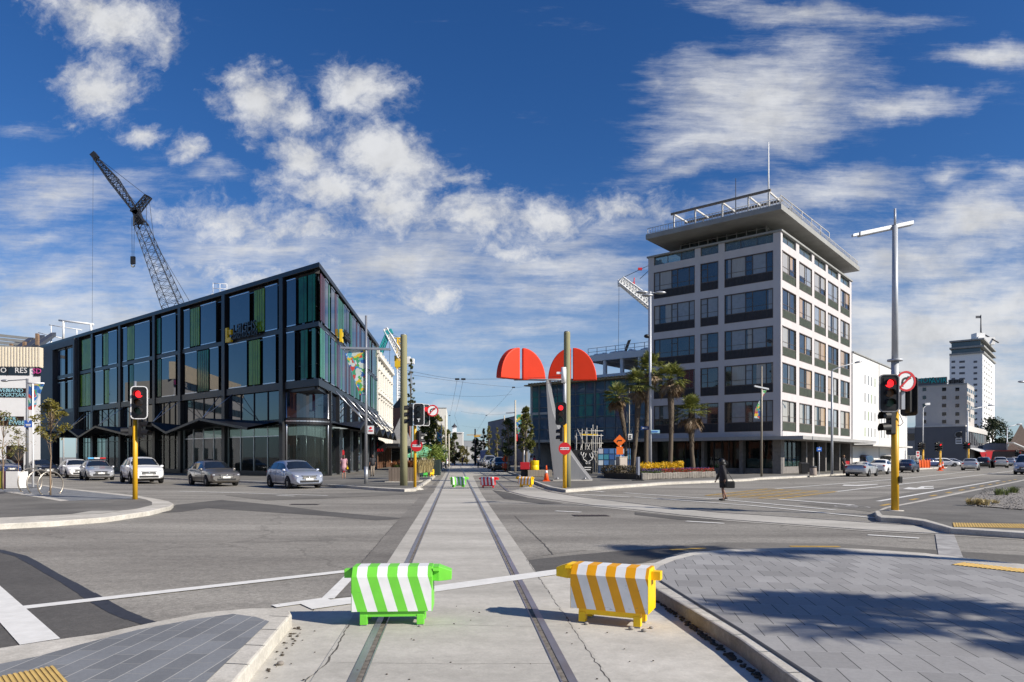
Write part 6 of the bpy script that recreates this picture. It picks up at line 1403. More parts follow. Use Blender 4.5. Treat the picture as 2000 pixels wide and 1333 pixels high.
def make_sheep(px0, py, px1, py1, col, stripe_col, slant, phase, label, headlen=.19, rz=None, at=None, body=None):
    """feet line of the near side given by two picture points; head end is the second"""
    a, e = G(px0, py), G(px1, py1); dx = (e - a); ang = math.atan2(dx.y, dx.x) if rz is None else rz
    left = Vector((-math.sin(ang), math.cos(ang), 0))
    if left.y < 0: left = -left
    c = (a + e) / 2 + left * .16 if at is None else at
    root = empty('sheep_barrier', c, ang, label, 'barrier', 'sheep shaped barriers on the tram street')
    key = 'sheep_%s' % label[:12]
    mc = mat(key + '_paint', col, .42, var=.07, scale=5); ms = stripe_mat(key + '_stripes', stripe_col, slant, phase)
    L = .385; prof = [(-.175, .15), (-.178, .485), (-.105, .575), (.105, .575), (.178, .485), (.175, .15)]
    mb = MB(); n = len(prof); vs = [Vector((x, y, z)) for x in (-L, L) for y, z in prof]
    mb.add(vs, [(k, k + 1, k + 1 + n, k + n) for k in range(n - 1)]); mb.add([Vector((-L, -.175, .15)), Vector((L, -.175, .15)), Vector((L, .175, .15)), Vector((-L, .175, .15))], [(0, 3, 2, 1)])
    mb.build('body', ms, root)
    for s in (-1, 1):
        mb = MB(); mb.prism([Vector((s * (L - .03), y * .985, z - .004)) for y, z in prof], (s * .036, 0, 0)); mb.build('end_panel', mc, root, bevel=.004)
    mb = MB(); 
    for y in (-.12, .12): mb.box((0, y, .125), (.62, .06, .06))
    mb.build('base_rail', mc, root)
    for sx_ in (-1, 1):
        for sy in (-1, 1):
            mb = MB(); mb.box((sx_ * .275, sy * .12, .066), (.072, .072, .10)); lg_ = mb.build('leg', mc, root, bevel=.004); mb = MB(); mb.box((sx_ * .275, sy * .12, .01), (.06, .06, .02)); mb.build('foot', mat('foot_grey', (.3, .3, .3), .7, var=.2) if 'foot_grey' not in MATS else MATS['foot_grey'], lg_)
    hx = L; mb = MB(); w0, w1 = .095, .07
    sec = [(hx, .565, .43, .085), (hx + headlen * .34, .57, .425, .095), (hx + headlen, .525, .435, .07)]
    vs = []; 
    for x, zt, zb_, w in sec: vs += [Vector((x, -w, zb_)), Vector((x, w, zb_)), Vector((x, w, zt)), Vector((x, -w, zt))]
    fs = [(0, 1, 2, 3)[::-1], (8, 9, 10, 11)]
    for i in range(2):
        for k in range(4): fs.append((i * 4 + k, i * 4 + (k + 1) % 4, (i + 1) * 4 + (k + 1) % 4, (i + 1) * 4 + k))
    mb.add(vs, fs); hd = mb.build('head', mc, root, bevel=.004)
    for s in (-1, 1): mb = MB(); mb.box((hx + .04, s * .115, .54), (.06, .05, .03), Matrix.Rotation(s * .4, 3, 'X')); mb.build('ear', mc, hd)
    for s in ((-1, 1) if 'far' in label or 'row' in label else ()): mb = MB(); mb.cyl((hx + headlen * .55, s * .078, .50), (hx + headlen * .55, s * .095, .50), .014, n=8); mb.build('eye', M_ink, hd)
    mb = MB(); mb.box((-L - .045, 0, .50), (.10, .10, .085)); mb.build('tail', mc, root, bevel=.004)
    return root
GRN = (.165, .62, .05); YEL = (.90, .56, .003); ORG = (.82, .37, .003); RED = (.82, .02, .03)
make_sheep(700, 1226, 830, 1222.5, GRN, GRN, .30, .09, 'lime green and white striped sheep barrier, the nearest one on the tracks', rz=R(3))
make_sheep(1255, 1228, 1125, 1218.5, YEL, ORG, -.30, .02, 'yellow orange and white striped sheep barrier beside the near kerb', rz=R(157))
make_sheep(884, 951.5, 911, 953.5, GRN, GRN, .1, .05, 'green and white striped sheep barrier far off on the tracks', rz=R(24))
make_sheep(941, 952.5, 965, 954.5, RED, RED, .1, .02, 'red and white striped sheep barrier far off, between the green and the orange one', rz=R(-4))
make_sheep(1038, 952.5, 1012, 951.5, YEL, ORG, .1, .0, 'orange and white striped sheep barrier far off beside the second track', rz=R(156))
for px, py, c1, c2, lab in ((827, 933, (.05, .42, .05), (.07, .48, .08), 'green sheep barrier at the front of the kerbside row, head towards the junction'), (840, 931.5, YEL, ORG, 'orange striped sheep barrier with a yellow end, middle of the kerbside row'), (849.5, 928.5, (.03, .22, .62), (.04, .28, .70), 'blue sheep barrier at the back of the kerbside row')):
    make_sheep(px - 5, py, px + 5, py, c1, c2, .1, 0, lab, rz=R(-58), at=G(px, py - 1, Z1))

# ================= planters, cone, cabinet, signs near the sculpture
pl0 = G(759, 942, Z1); Yp = pl0.y; pw = (812 - 759) * Yp / F
pt = empty('timber_planter', pl0, 0, 'large weathered timber planter box with rusty and pale grasses behind the left wooden pole', 'planter')
M_tim = mat('weathered_planks', (.24, .19, .15), .85, col2=(.13, .10, .08), scale=2, stretch=(7, 7, .5))
mb = MB(); n = 9
for k in range(n): mb.box((pw * (k + .5) / n, 0, .46), (pw / n * .93, .06, .86)); mb.box((pw * (k + .5) / n, 1.6, .46), (pw / n * .93, .06, .86))
for k in range(7):
    for xx in (0.02, pw - .02): mb.box((xx, .1 + 1.45 * (k + .5) / 7, .46), (.06, .19, .86))
mb.build('box', M_tim, pt); mb = MB(); mb.box((pw / 2, .8, .80), (pw - .1, 1.5, .06)); mb.build('soil', M_dirt, pt)
mb = MB(); mb.box((pw / 2, .8, .02), (pw + .4, 2.0, .04)); mb.build('base_board', M_kerb, pt)
M_rust = leaf_mat('rusty_leaves', (.22, .07, .03), (.40, .18, .06)); M_straw = leaf_mat('straw_grass', (.38, .30, .14), (.55, .46, .24)); M_gr = leaf_mat('green_leaves', (.05, .09, .02), (.14, .20, .05))
def grass_tuft(mb, c, rnd, n, h, spread, w=.02):
    for k in range(n):
        a = rnd.uniform(0, 6.28); r = rnd.uniform(0, spread * .4); hh = h * rnd.uniform(.55, 1.1); b0 = c + Vector((r * math.cos(a), r * math.sin(a), 0)); o_ = Vector((math.cos(a), math.sin(a), 0)) * spread * rnd.uniform(.3, 1.0); s = Vector((-math.sin(a), math.cos(a), 0)) * w
        m1 = b0 + o_ * .4 + Vector((0, 0, hh * .7)); t_ = b0 + o_ + Vector((0, 0, hh * rnd.uniform(.7, 1)))
        mb.add([b0 - s, b0 + s, m1 + s * .8, m1 - s * .8, t_], [(0, 1, 2, 3), (3, 2, 4)])
rg = random.Random(31); mb = MB(); mg = MB(); ms_ = MB()
for k in range(6): grass_tuft(mb, Vector((rg.uniform(.25, pw * .75), rg.uniform(.2, 1.4), .82)), rg, 60, .55, .38, .03)
for k in range(5): grass_tuft(mg, Vector((rg.uniform(.15, pw - .2), rg.uniform(.1, .5), .82)), rg, 40, .28, .3, .03)
for k in range(4): grass_tuft(ms_, Vector((pw + .15 + .15 * k, .5 + .5 * k, .55)), rg, 120, 1.0, .55, .016)
mb.build('rusty_plants', M_rust, pt); mg.build('green_plants', M_gr, pt); ms_.build('straw_grass', M_straw, pt)
# dark planter beyond, green gazebos
p0 = G(822, 929, Z1); o = empty('dark_planter', p0, 0, 'dark green planter trough beyond the pale grasses, near the kerbside sheep', 'planter'); mb = MB(); mb.box((.6, .5, .65), (1.9, 1.0, 1.3)); mb.build('trough', mat('trough_green', (.02, .035, .03), .6, var=.2), o)
mb = MB(); rg = random.Random(3)
for k in range(500): mb.leaf(Vector((rg.uniform(-.3, 2.2), rg.uniform(0, 1), 1.3 + rg.random() * 1.2)), .16, rg, .35)
mb.build('foliage', leaf_mat('bright_shrub', (.10, .16, .02), (.24, .30, .05)), o)
for px, Yq, m_, lab, w_, zt in ((828, 72, (.20, .55, .32), 'pale green market gazebo behind the no entry sign', 3.0, 2.6), (834, 82, (.01, .16, .08), 'dark green market gazebo behind the pale green one', 4.4, 3.1)):
    c = xy(px, Yq); o = empty('gazebo', c, 0, lab, 'gazebo', 'market gazebos'); mb = MB(); h2 = w_ / 2
    q = [Vector((sx_ * h2, sy * h2, zt - .7)) for sx_, sy in ((-1, -1), (1, -1), (1, 1), (-1, 1))]; low = [v - Vector((0, 0, .3)) for v in q]; apex = Vector((0, 0, zt + .3))
    mb.add(q + [apex] + low, [(0, 1, 4), (1, 2, 4), (2, 3, 4), (3, 0, 4), (0, 5, 6, 1), (1, 6, 7, 2), (2, 7, 8, 3), (3, 8, 5, 0)]); mb.build('canopy', plain(m_, .6), o)
    for v in q: mb = MB(); mb.cyl((v.x * .97, v.y * .97, 0), (v.x * .97, v.y * .97, zt - .6), .03, n=6); mb.build('leg', M_swht, o)
# deck with drum planters
c = G(1031, 932, Z1); Yd = c.y; o = empty('timber_deck', c, 0, 'low pale timber seat platform under the yellow drum, left of the cone', 'bench platform')
W_ = 47 * Yd / F; mb = MB()
for k in range(16): mb.box((W_ * (k + .5) / 16, 0, .26), (W_ / 16 * .9, .05, .46))
mb.box((W_ / 2, .9, .48), (W_, 1.8, .06)); mb.build('slats', mat('pale_timber', (.36, .31, .24), .8, col2=(.24, .20, .16), scale=3, stretch=(5, 5, .5)), o)
c = G(1017, 931, Z1); o = empty('dark_box', c, 0, 'dark grey box standing at the end of the timber seat platform', 'box'); mb = MB(); mb.box((.32, .3, .26), (.62, .6, .5)); mb.box((.32, .3, .53), (.68, .66, .04)); mb.build('crate', M_dkgrey, o)
def drum(px, Yq, zb, w_, h, col, lab, square=False):
    c = Vector(((px - CX) * Yq / F, Yq, zb)); o = empty('drum_planter', c, 0, lab, 'planter', 'coloured planters on the platform'); mb = MB(); m_ = plain(col, .4)
    if square: mb.box((0, 0, h / 2), (w_, w_, h))
    else: mb.lathe([(w_ / 2 * .95, 0), (w_ / 2, .05), (w_ / 2, h * .48), (w_ / 2 * .97, h * .5), (w_ / 2, h * .52), (w_ / 2, h - .04), (w_ / 2 * 1.02, h), (w_ / 2 * .9, h), (w_ / 2 * .88, h - .08)], (0, 0, 0), 24)
    mb.build('shell', m_, o, bevel=.02 if square else 0); mb = MB(); mb.box((0, 0, h - .06), (w_ * .6, w_ * .6, .04)); mb.build('soil', M_dirt, o)
drum(1044, Yd + .8, Z1 + .51, .68, .74, (.85, .60, .005), 'bright yellow round drum planter on the timber seat platform'); drum(1025, Yd + .9, Z1 + .56, .72, .56, (.42, .012, .02), 'dark red square planter beside the yellow drum', True)
c = G(1067, 940.5, Z1); o = empty('traffic_cone', c, 0, 'orange traffic cone with a white band at the foot of the sculpture', 'cone', 'traffic cones'); M_cone = mat('cone_orange', (.80, .10, .01), .5, var=.05)
mb = MB(); mb.box((0, 0, .03), (.46, .46, .06)); mb.lathe([(.17, .06), (.11, .42), (.09, .50)], (0, 0, 0), 16); mb.lathe([(.073, .68), (.04, .98), (.03, 1.0)], (0, 0, 0), 16); mb.build('cone', M_cone, o); mb = MB(); mb.lathe([(.092, .50), (.073, .68)], (0, 0, 0), 16); mb.build('white_band', M_swht, o)
c = G(1215, 934, Z1); Yc = c.y; o = empty('utility_cabinet', c, 0, 'cream metal utility cabinet standing beside the flower bed', 'utility cabinet'); wd = 17 * Yc / F; hh = 40 * Yc / F; mb = MB(); mb.box((0, .3, hh / 2), (wd, .6, hh), rotz(.35)); mb.box((0, .3, hh + .03), (wd + .06, .66, .06), rotz(.35)); mb.build('case', mat('cabinet_cream', (.52, .45, .38), .55, var=.06), o, bevel=.015)
mb = MB(); cc = rotz(.35); mb.box(cc @ Vector((0, -.305, hh * .5)) + Vector((0, .3, 0)), (wd * .86, .02, hh * .9), cc); dr = mb.build('door', mat('cabinet_door', (.48, .41, .345), .55, var=.06), o); mb = MB(); mb.box(cc @ Vector((wd * .33, -.325, hh * .5)) + Vector((0, .3, 0)), (.03, .02, .14), cc); mb.build('handle', M_dkgrey, dr)
c = G(1211, 931.5, Z1); Ys = c.y + .6; o = empty('roadworks_sign', Vector((c.x, Ys, Z1)), 0, 'orange diamond roadworks sign over a square orange plate, behind the cream cabinet', 'road sign', 'orange roadworks signs'); q = A(1210, 861.5, Ys)
mb = MB(); mb.cyl(Vector((q.x + .1, Ys + .05, Z1)), Vector((q.x + .1, Ys + .05, q.z + .3)), .035, n=8); mb.build('post', M_swht, o, world=True)
r_ = 12 * Ys / F; fcz = Face(q, (0, -1)); mb = MB(); mb.prism([fcz.p(x, y) for x, y in ((0, -r_), (r_, 0), (0, r_), (-r_, 0))], fcz.f * .02); dm = mb.build('diamond', M_orange, o, world=True); mb = MB(); mb.box(fcz.p(.02, .02, .03), (.34, .01, .09)); mb.box(fcz.p(-.17, -.06, .03), (.06, .01, .10)); mb.build('symbol', M_ink, dm, world=True)
mb = MB(); mb.box(A(1210.5, 880.5, Ys), (13 * Ys / F, .02, 15 * Ys / F)); mb.build('plate', M_orange, o, world=True)
c = G(1246, 939.5, Z1); Ys = c.y; o = empty('sign_stand', c, 0, 'narrow upright sign seen edge on, on a flat black stand before the flowers', 'sign stand'); mb = MB(); mb.box((0, 0, .95), (.12, .7, 1.15)); mb.build('panel', mat('stand_panel', (.30, .32, .38), .5, var=.1), o); mb = MB(); mb.box((0, 0, .02), (.72, .5, .04)); mb.cyl((-.08, 0, 0), (-.08, 0, .45), .02, n=6); mb.cyl((.08, 0, 0), (.08, 0, .45), .02, n=6); mb.build('stand', M_sblk, o)
o, Yq = post('parking_sign', 1229, 928, 752, .05, 'thin brown pole with a small white arrow sign among the palm trunks', m=MATS['pole_taupe'], cat='sign', grp=None); mb = MB(); mb.box(A(1231, 854, Yq - .07), (.36, .02, .52)); sg_ = mb.build('plate', M_sw, o, world=True); mb = MB(); mb.box(A(1231, 851.5, Yq - .09), (.2, .02, .06)); mb.box(A(1231, 856.5, Yq - .09), (.2, .02, .06)); mb.box(A(1231, 854, Yq - .09), (.06, .02, .3)); mb.build('print', M_ink, sg_, world=True)
# roadworks sign by the parked cars up the street
c = G(987, 922, 0); Ys = c.y; o = empty('roadworks_sign', c, 0, 'dull red orange diamond sign on a square base plate beside the black parked car', 'road sign', 'orange roadworks signs'); q = A(987, 897, Ys); fcz = Face(q, (0, -1)); r_ = 8 * Ys / F; M_or2 = mat('faded_orange', (.62, .07, .015), .6, var=.08)
mb = MB(); mb.prism([fcz.p(x, y) for x, y in ((0, -r_), (r_, 0), (0, r_), (-r_, 0))], fcz.f * .03); dm = mb.build('diamond', M_or2, o, world=True); mb = MB(); mb.box(fcz.p(.02, 0, .05), (.16, .02, .6)); mb.build('symbol', M_ink, dm, world=True); mb = MB(); mb.box(A(987, 910.5, Ys), (13 * Ys / F, .05, 9 * Ys / F)); mb.cyl((q.x, Ys + .1, 0), (q.x, Ys + .1, q.z), .05, n=6); mb.build('base_plate', M_or2, o, world=True)
for px, py in ((1001, 921), ):
    c = G(px, py, Z1); o = empty('railing', c, 0, 'black pedestrian railing beside the red orange diamond sign', 'railing'); mb = MB()
    for k in range(4): mb.cyl((-1.0 + .75 * k, 0, 0), (-1.0 + .75 * k, 0, 1.0), .03, n=6)
    for z in (.3, .65, 1.0): mb.cyl((-1.0, 0, z), (1.25, 0, z), .025, n=6)
    mb.build('bars', M_sblk, o)
# ================= red fan sculpture on a curved blade
Bs = G(1120, 939.5, Z1); Yb = Bs.y
scu = empty('fan_sculpture', Bs, 0, 'tall sculpture of red fan shaped wings on a curved grey metal blade', 'sculpture')
M_blade = mat('brushed_steel_blade', (.30, .30, .30), .45, .35, col2=(.24, .24, .245), scale=2, stretch=(1, 1, .25))
lft = [(1082, 938), (1078.5, 910), (1075, 880), (1071.5, 840), (1069, 800), (1067, 765), (1066, 742)]
rgt = [(1069.5, 742), (1072, 765), (1079, 800), (1091, 840), (1110, 880), (1131, 910), (1153, 938)]
mb = MB(); mb.prism([A(x, y, Yb) for x, y in lft + rgt], Vector((.25, .55, 0))); mb.build('blade', M_blade, scu, world=True, bevel=.02)
mb = MB(); mb.prism([Vector((p.x, p.y, Z1)) for p in (A(1080, 940, Yb - .25), A(1156, 940, Yb - .25), A(1157, 940, Yb + 1.0), A(1082, 940, Yb + 1.0))], (0, 0, .07)); mb.build('plinth', M_conc2, scu, world=True)
for px in (1089, 1143): mb = MB(); q = A(px, 937, Yb - .1); mb.cyl(q, q + Vector((0, 0, .12)), .06, n=8); mb.build('bolt', M_galv, scu, world=True)
M_scr = mat('sculpture_red', (.70, .040, .008), .5, var=.05, scale=1.0, spec=.3)
def fan(px_h, px_o, ytop, yb, dyaw, thick, nm='wing'):
    """quarter-ellipse slab hinged on its upright edge at px_h and reaching to px_o"""
    h = A(px_h, yb, Yb + .2); w = abs(px_o - px_h) * Yb / F / max(.3, math.cos(dyaw)); ht = (yb - ytop) * Yb / F; s = 1 if px_o > px_h else -1
    dirv = Vector((s * math.cos(dyaw), math.sin(dyaw), 0)); nn = Vector((-dirv.y, dirv.x, 0)); pts = [h]
    for k in range(13): a = R(90 * k / 12); pts.append(h + dirv * w * math.cos(a) + Vector((0, 0, ht * math.sin(a))))
    mb = MB(); mb.prism([p - nn * thick / 2 for p in pts], nn * thick); return mb.build(nm, M_scr, scu, world=True, bevel=.06, bseg=3)
fan(1011, 974, 680, 742, R(-42), .50); fan(1020, 1065.5, 680, 743, R(14), .30); fan(1115, 1071, 680, 743, R(12), .30); fan(1119, 1165, 680, 744, R(-8), .34)
mb = MB(); a, e = A(1004, 742, Yb + .2), A(1130, 742, Yb + .2); mb.cyl(a, e, .06, n=8); mb.build('axle', M_blade, scu, world=True)

# ================= flower bed with stone wall
P = [G(*q, Z1) for q in ((1396, 932.5), (1330, 935), (1255, 938), (1225, 937), (1180, 934))]
back = [Vector((p.x + .8, p.y + 5.5, 0)) for p in (P[0], P[2], P[4])]
fb = empty('flower_bed', P[1], 0, 'raised stone edged bed of yellow, purple and red flowers below the palms', 'flower bed')
M_stn = mat('bed_stone', (.22, .195, .17), .9, col2=(.36, .33, .29), scale=3.5, bump=.8, bscale=8)
rg = random.Random(12); mb = MB()
for i in range(2):
    L_ = (P[i + 1] - P[i]).length; n = int(L_ / .30)
    for k in range(n):
        c = P[i].lerp(P[i + 1], (k + .5) / n); mb.box(Vector((c.x, c.y + .15 + rg.uniform(-.03, .03), Z1 + .22)), (L_ / n * .96, .34, .44 + rg.uniform(-.06, .05)), rotz(rg.uniform(-.1, .1)))
mb.build('stone_edge', M_stn, fb, world=True, bevel=.05)
soil = [Vector((p.x, p.y + .25, 0)) for p in P[:3]] + [Vector((P[3].x, P[3].y + .1, 0)), Vector((P[4].x, P[4].y, 0))] + back[::-1]
mb = MB(); mb.prism([Vector((p.x, p.y, Z1)) for p in soil], (0, 0, .38)); mb.build('soil', M_dirt, fb, world=True)
def bed_pts(n, f0, f1, rnd, lo=0.0, hi=1.0):
    out = []
    for _ in range(n):
        t = rnd.uniform(lo, hi); a = P[0].lerp(P[2], t); bk = back[0].lerp(back[1], t); out.append(a.lerp(bk, rnd.uniform(f0, f1)))
    return out
def flowers(name, n, f0, f1, z0, z1, sz, m, lo=0., hi=1., seed=1, stuff=True, hump=False):
    rnd = random.Random(seed); mb = MB()
    for p in bed_pts(n, f0, f1, rnd, lo, hi):
        zc = z0 + (z1 - z0) * rnd.random() * (1 if z1 < .9 else .62 + .38 * math.sin(p.x * 2.3 + math.sin(p.y * 3) * 1.5) * math.sin(p.y * 1.7))
        mb.leaf(Vector((p.x, p.y, zc)), sz * rnd.uniform(.6, 1.2), rnd, .8)
    o = mb.build(name, m, fb, world=True); o['kind'] = 'stuff'; return o
flowers('bedding_foliage', 3200, .03, .5, .45, .72, .06, leaf_mat('bed_green', (.04, .07, .015), (.11, .15, .04)), seed=2)
flowers('red_flowers', 1100, .03, .16, .55, .82, .055, leaf_mat('petal_red', (.32, .02, .012), (.50, .06, .03)), .0, .75, 3)
flowers('purple_flowers', 1100, .12, .30, .62, .88, .055, leaf_mat('petal_purple', (.06, .03, .14), (.16, .09, .26)), .05, 1.0, 4)
flowers('yellow_flower_foliage', 2600, .32, .8, .5, 1.15, .09, leaf_mat('yellow_bush_green', (.05, .09, .015), (.14, .19, .03)), .45, 1.0, 5)
flowers('yellow_flowers', 3600, .30, .8, .80, 1.38, .085, leaf_mat('petal_yellow', (.62, .36, .004), (.80, .52, .01)), .42, 1.0, 6)
rnd = random.Random(9); mb = MB()
for _ in range(1600):
    t = rnd.random(); a = P[2].lerp(P[4], t); mb.leaf(Vector((a.x, a.y + rnd.uniform(.1, 2.0), .3 + rnd.random() * .75)), .10, rnd, .6)
o = mb.build('edging_shrubs', leaf_mat('shrub_brown_green', (.05, .04, .02), (.13, .10, .05)), fb, world=True); o['kind'] = 'stuff'

# ================= small things on the right pavement
o, Yq = post('blue_parking_sign', 1600, 929, 873, .035, 'slim white pole with a small blue square sign by the tower shopfront', m=M_swht, cat='sign', grp=None); mb = MB(); mb.box(A(1600, 878, Yq - .05), (.42, .02, .34)); sg_ = mb.build('plate', M_sblu, o, world=True); mb = MB(); mb.box(A(1600, 878, Yq - .07), (.22, .02, .08)); mb.build('print', M_sw, sg_, world=True)
c = G(1588, 929.5, Z1); o = empty('litter_bin', c, 0, 'round stone clad litter bin beside the blue parking sign', 'bin', 'litter bins'); mb = MB(); mb.lathe([(.26, 0), (.28, .1), (.27, .62), (.24, .66)], (0, 0, 0), 16); mb.build('drum', mat('bin_stone', (.32, .26, .22), .8, var=.2), o); mb = MB(); mb.lathe([(.29, .66), (.29, .74), (.2, .78)], (0, 0, 0), 16); mb.build('lid', M_dkgrey, o)
c = G(1572, 927, Z1); o = empty('wheelie_bin', c, 0, 'black wheeled refuse bin against the tower shopfront', 'bin', 'litter bins'); mb = MB(); q = [Vector((x * .27, .3 + y * .3, .05)) for x, y in ((-1, -1), (1, -1), (1, 1), (-1, 1))]; q2 = [Vector((v.x * 1.2, .3 + (v.y - .3) * 1.2, .95)) for v in q]
mb.add(q + q2, [(0, 1, 5, 4), (1, 2, 6, 5), (2, 3, 7, 6), (3, 0, 4, 7), (3, 2, 1, 0), (4, 5, 6, 7)]); mb.build('tub', M_black, o, bevel=.02); mb = MB(); mb.box((0, .3, .99), (.70, .78, .06), Matrix.Rotation(.06, 3, 'X')); mb.build('lid', M_dkgrey, o, bevel=.015)
# red notice by the doorway
c = G(1653, 925, Z1); o = empty('red_notice', c, 0, 'red pavement notice board with white print beside the person at the doorway', 'notice'); mb = MB(); mb.box((0, 0, .62), (.55, .06, 1.05)); mb.build('board', M_sred, o); mb = MB(); mb.box((0, -.035, .75), (.36, .01, .12)); mb.box((0, -.035, .5), (.28, .01, .16)); mb.build('print', M_sw, o)
# orange mesh barrier, red-white post sign, cones far right
c = G(1795, 916); Yq = c.y; o = empty('mesh_barrier', c, 0, 'bright orange mesh fence round the roadworks by the distant signals', 'barrier'); mb = MB(); wd = 21 * Yq / F
mb.box((wd / 2, 0, .62), (wd, .04, 1.15)); mb.box((wd, 1.0, .62), (.04, 2, 1.15)); mb.build('mesh', mat('orange_mesh', (.85, .14, .02), .7, var=.15, scale=9), o)
mb = MB()
for k in range(5): mb.cyl((wd * k / 4, -.03, 0), (wd * k / 4, -.03, 1.35), .04, n=6)
mb.build('stakes', M_cone, o)
c = G(1792.5, 913); Yq = c.y; o = empty('red_white_sign', c, 0, 'narrow white sign with red panels on a pole left of the orange mesh', 'sign'); mb = MB(); mb.cyl((0, 0, 0), (0, 0, 2), .05, n=6); mb.build('post', M_swht, o); mb = MB(); z0, z1 = ZY(894, Yq), ZY(881.5, Yq); mb.box((0, 0, (z0 + z1) / 2), (.55, .05, z1 - z0)); pn = mb.build('panel', M_sw, o); mb = MB(); mb.box((0, -.03, z0 + (z1 - z0) * .3), (.34, .02, .3)); mb.box((0, -.03, z0 + (z1 - z0) * .75), (.34, .02, .3)); mb.build('red_panels', M_sred, pn)
for px, py, lab in ((1836, 920, 'red and white cone right at the foot of the lone distant signal'), (1841, 916, 'second red cone just behind the one at the distant signal')):
    c = G(px, py); o = empty('traffic_cone', c, 0, lab, 'cone', 'traffic cones'); mb = MB(); mb.box((0, 0, .04), (.5, .5, .08)); mb.lathe([(.2, .08), (.06, 1.0)], (0, 0, 0), 10); mb.build('cone', M_cone, o); mb = MB(); mb.lathe([(.15, .45), (.12, .62)], (0, 0, 0), 10); mb.build('white_band', M_swht, o)
c = G(1833, 909); Yq = c.y; o = empty('no_turn_sign_stand', Vector((c.x, Yq, 0)), 0, 'round no turn sign on a low stand in front of the parked cars', 'road sign'); mb = MB(); mb.cyl((0, 0, 0), (0, 0, 1.6), .05, n=6); mb.build('stand', M_dkgrey, o); round_sign(o, Vector((c.x, Yq - .1, 1.35)), (0, -1), .55, 'turn')
c = G(1926, 911); Yq = c.y; o = empty('street_banner_sign', c, 0, 'red flag shaped sign standing behind the silver cars in the queue', 'sign'); mb = MB(); mb.cyl((0, 0, 0), (0, 0, 2.3), .05, n=6); mb.build('post', M_dkgrey, o); mb = MB(); mb.prism([Vector((-1.1, 0, 2.5)), Vector((1.2, 0, 2.7)), Vector((.9, 0, 1.2)), Vector((-.5, 0, 1.0))], (0, .06, 0)); mb.build('panel', M_sred, o)
# fence behind parked cars
c = xy(1757, 118); o = empty('wire_fence', c, 0, 'pale mesh fence behind the dark blue hatchback', 'fence'); mb = MB()
for k in range(7): mb.cyl((k * .62, 0, 0), (k * .62, 0, 1.9), .035, n=5)
for z in (.2, 1.0, 1.85): mb.cyl((0, 0, z), (3.72, 0, z), .03, n=5)
for k in range(36): mb.cyl((k * .103, 0, .2), (k * .103, 0, 1.85), .012, n=4)
mb.build('bars', M_wht_dirty, o)
# ================= bicycle hoops, bin enclosure on the left corner
hoops = [(66, 968.5, 91, 961), (78.5, 967, 104, 962), (98.5, 968, 121.5, 965)]
M_hoop = mat('hoop_steel', (.52, .46, .38), .35, .8, var=.1)
for i, (xa, xb, yc) in enumerate(((35, 83, 959), (52.5, 103, 961.5), (73.5, 124.5, 964))):
    a, e = G(xa + 1, yc + 2.5, Z1), G(xb - 2, yc, Z1); mid = (a + e) / 2; r_ = (e - a).length / 2; dr_ = (e - a).normalized(); Rr = r_ * 1.04; zc = Rr * .72
    o = empty('bicycle_hoop', mid, 0, ['round steel bicycle hoop furthest from the little tree', 'round steel bicycle hoop in the middle of the three', 'round steel bicycle hoop standing at the trunk of the little tree'][i], 'bicycle stand', 'steel bicycle hoops'); mb = MB(); pts = []
    for k in range(29): an = R(-46 + 272 * k / 28); pts.append(dr_ * Rr * math.cos(an) + Vector((0, 0, zc + Rr * math.sin(an))))
    mb.tube(pts, .028, 8); mb.build('ring', M_hoop, o)
    for q in (pts[0], pts[-1]): mb = MB(); mb.cyl(Vector((q.x, q.y, 0)), Vector((q.x, q.y, .015)), .07, n=12); mb.build('foot_plate', M_hoop, o)
c = G(24, 955, Z1); Yq = c.y; o = empty('bin_enclosure', c, 0, 'white slatted bin enclosure with coloured stripes on its narrow side', 'bin'); wd = 24 * Yq / F; hh = 34 * Yq / F; mb = MB()
for k in range(9): mb.box((-wd / 2 + wd * (k + .5) / 9, 0, hh / 2), (wd / 9 * .88, .05, hh))
mb.box((0, .35, hh / 2), (wd * .96, .62, hh * .96)); mb.build('slats', M_sw, o)
for k, cc in enumerate(((.12, .03, .10), (.25, .05, .12), (.08, .10, .03), (.40, .38, .05), (.2, .2, .22))): mb = MB(); mb.box((-wd / 2 - .05 - k * .09, .06 + k * .02, hh / 2), (.085, .1, hh)); mb.build('coloured_slat', plain(cc, .5), o)
mb = MB(); mb.box((-.1, .2, .012), (wd + .9, 1.1, .024)); mb.build('base', M_sblk, o)
# drain grates
for px, py, lab in ((595, 986, 'cast iron drain grate in the road by the dark patch'), (1154, 1008, 'cast iron drain grate in the road beside the curved track')):
    c = G(px, py); o = empty('drain_grate', Vector((c.x, c.y, .006)), 0, lab, 'drain grate', 'drain grates in the road'); mb = MB(); mb.box((0, 0, 0), (.95, .42, .008)); mb.build('pit', M_ink, o); mb = MB()
    for k in range(14): mb.box((-.45 + k * .069, 0, .006), (.03, .42, .010), rotz(.3))
    mb.build('bars', mat('cast_iron', (.10, .08, .075), .7, var=.2) if 'cast_iron' not in MATS else MATS['cast_iron'], o)
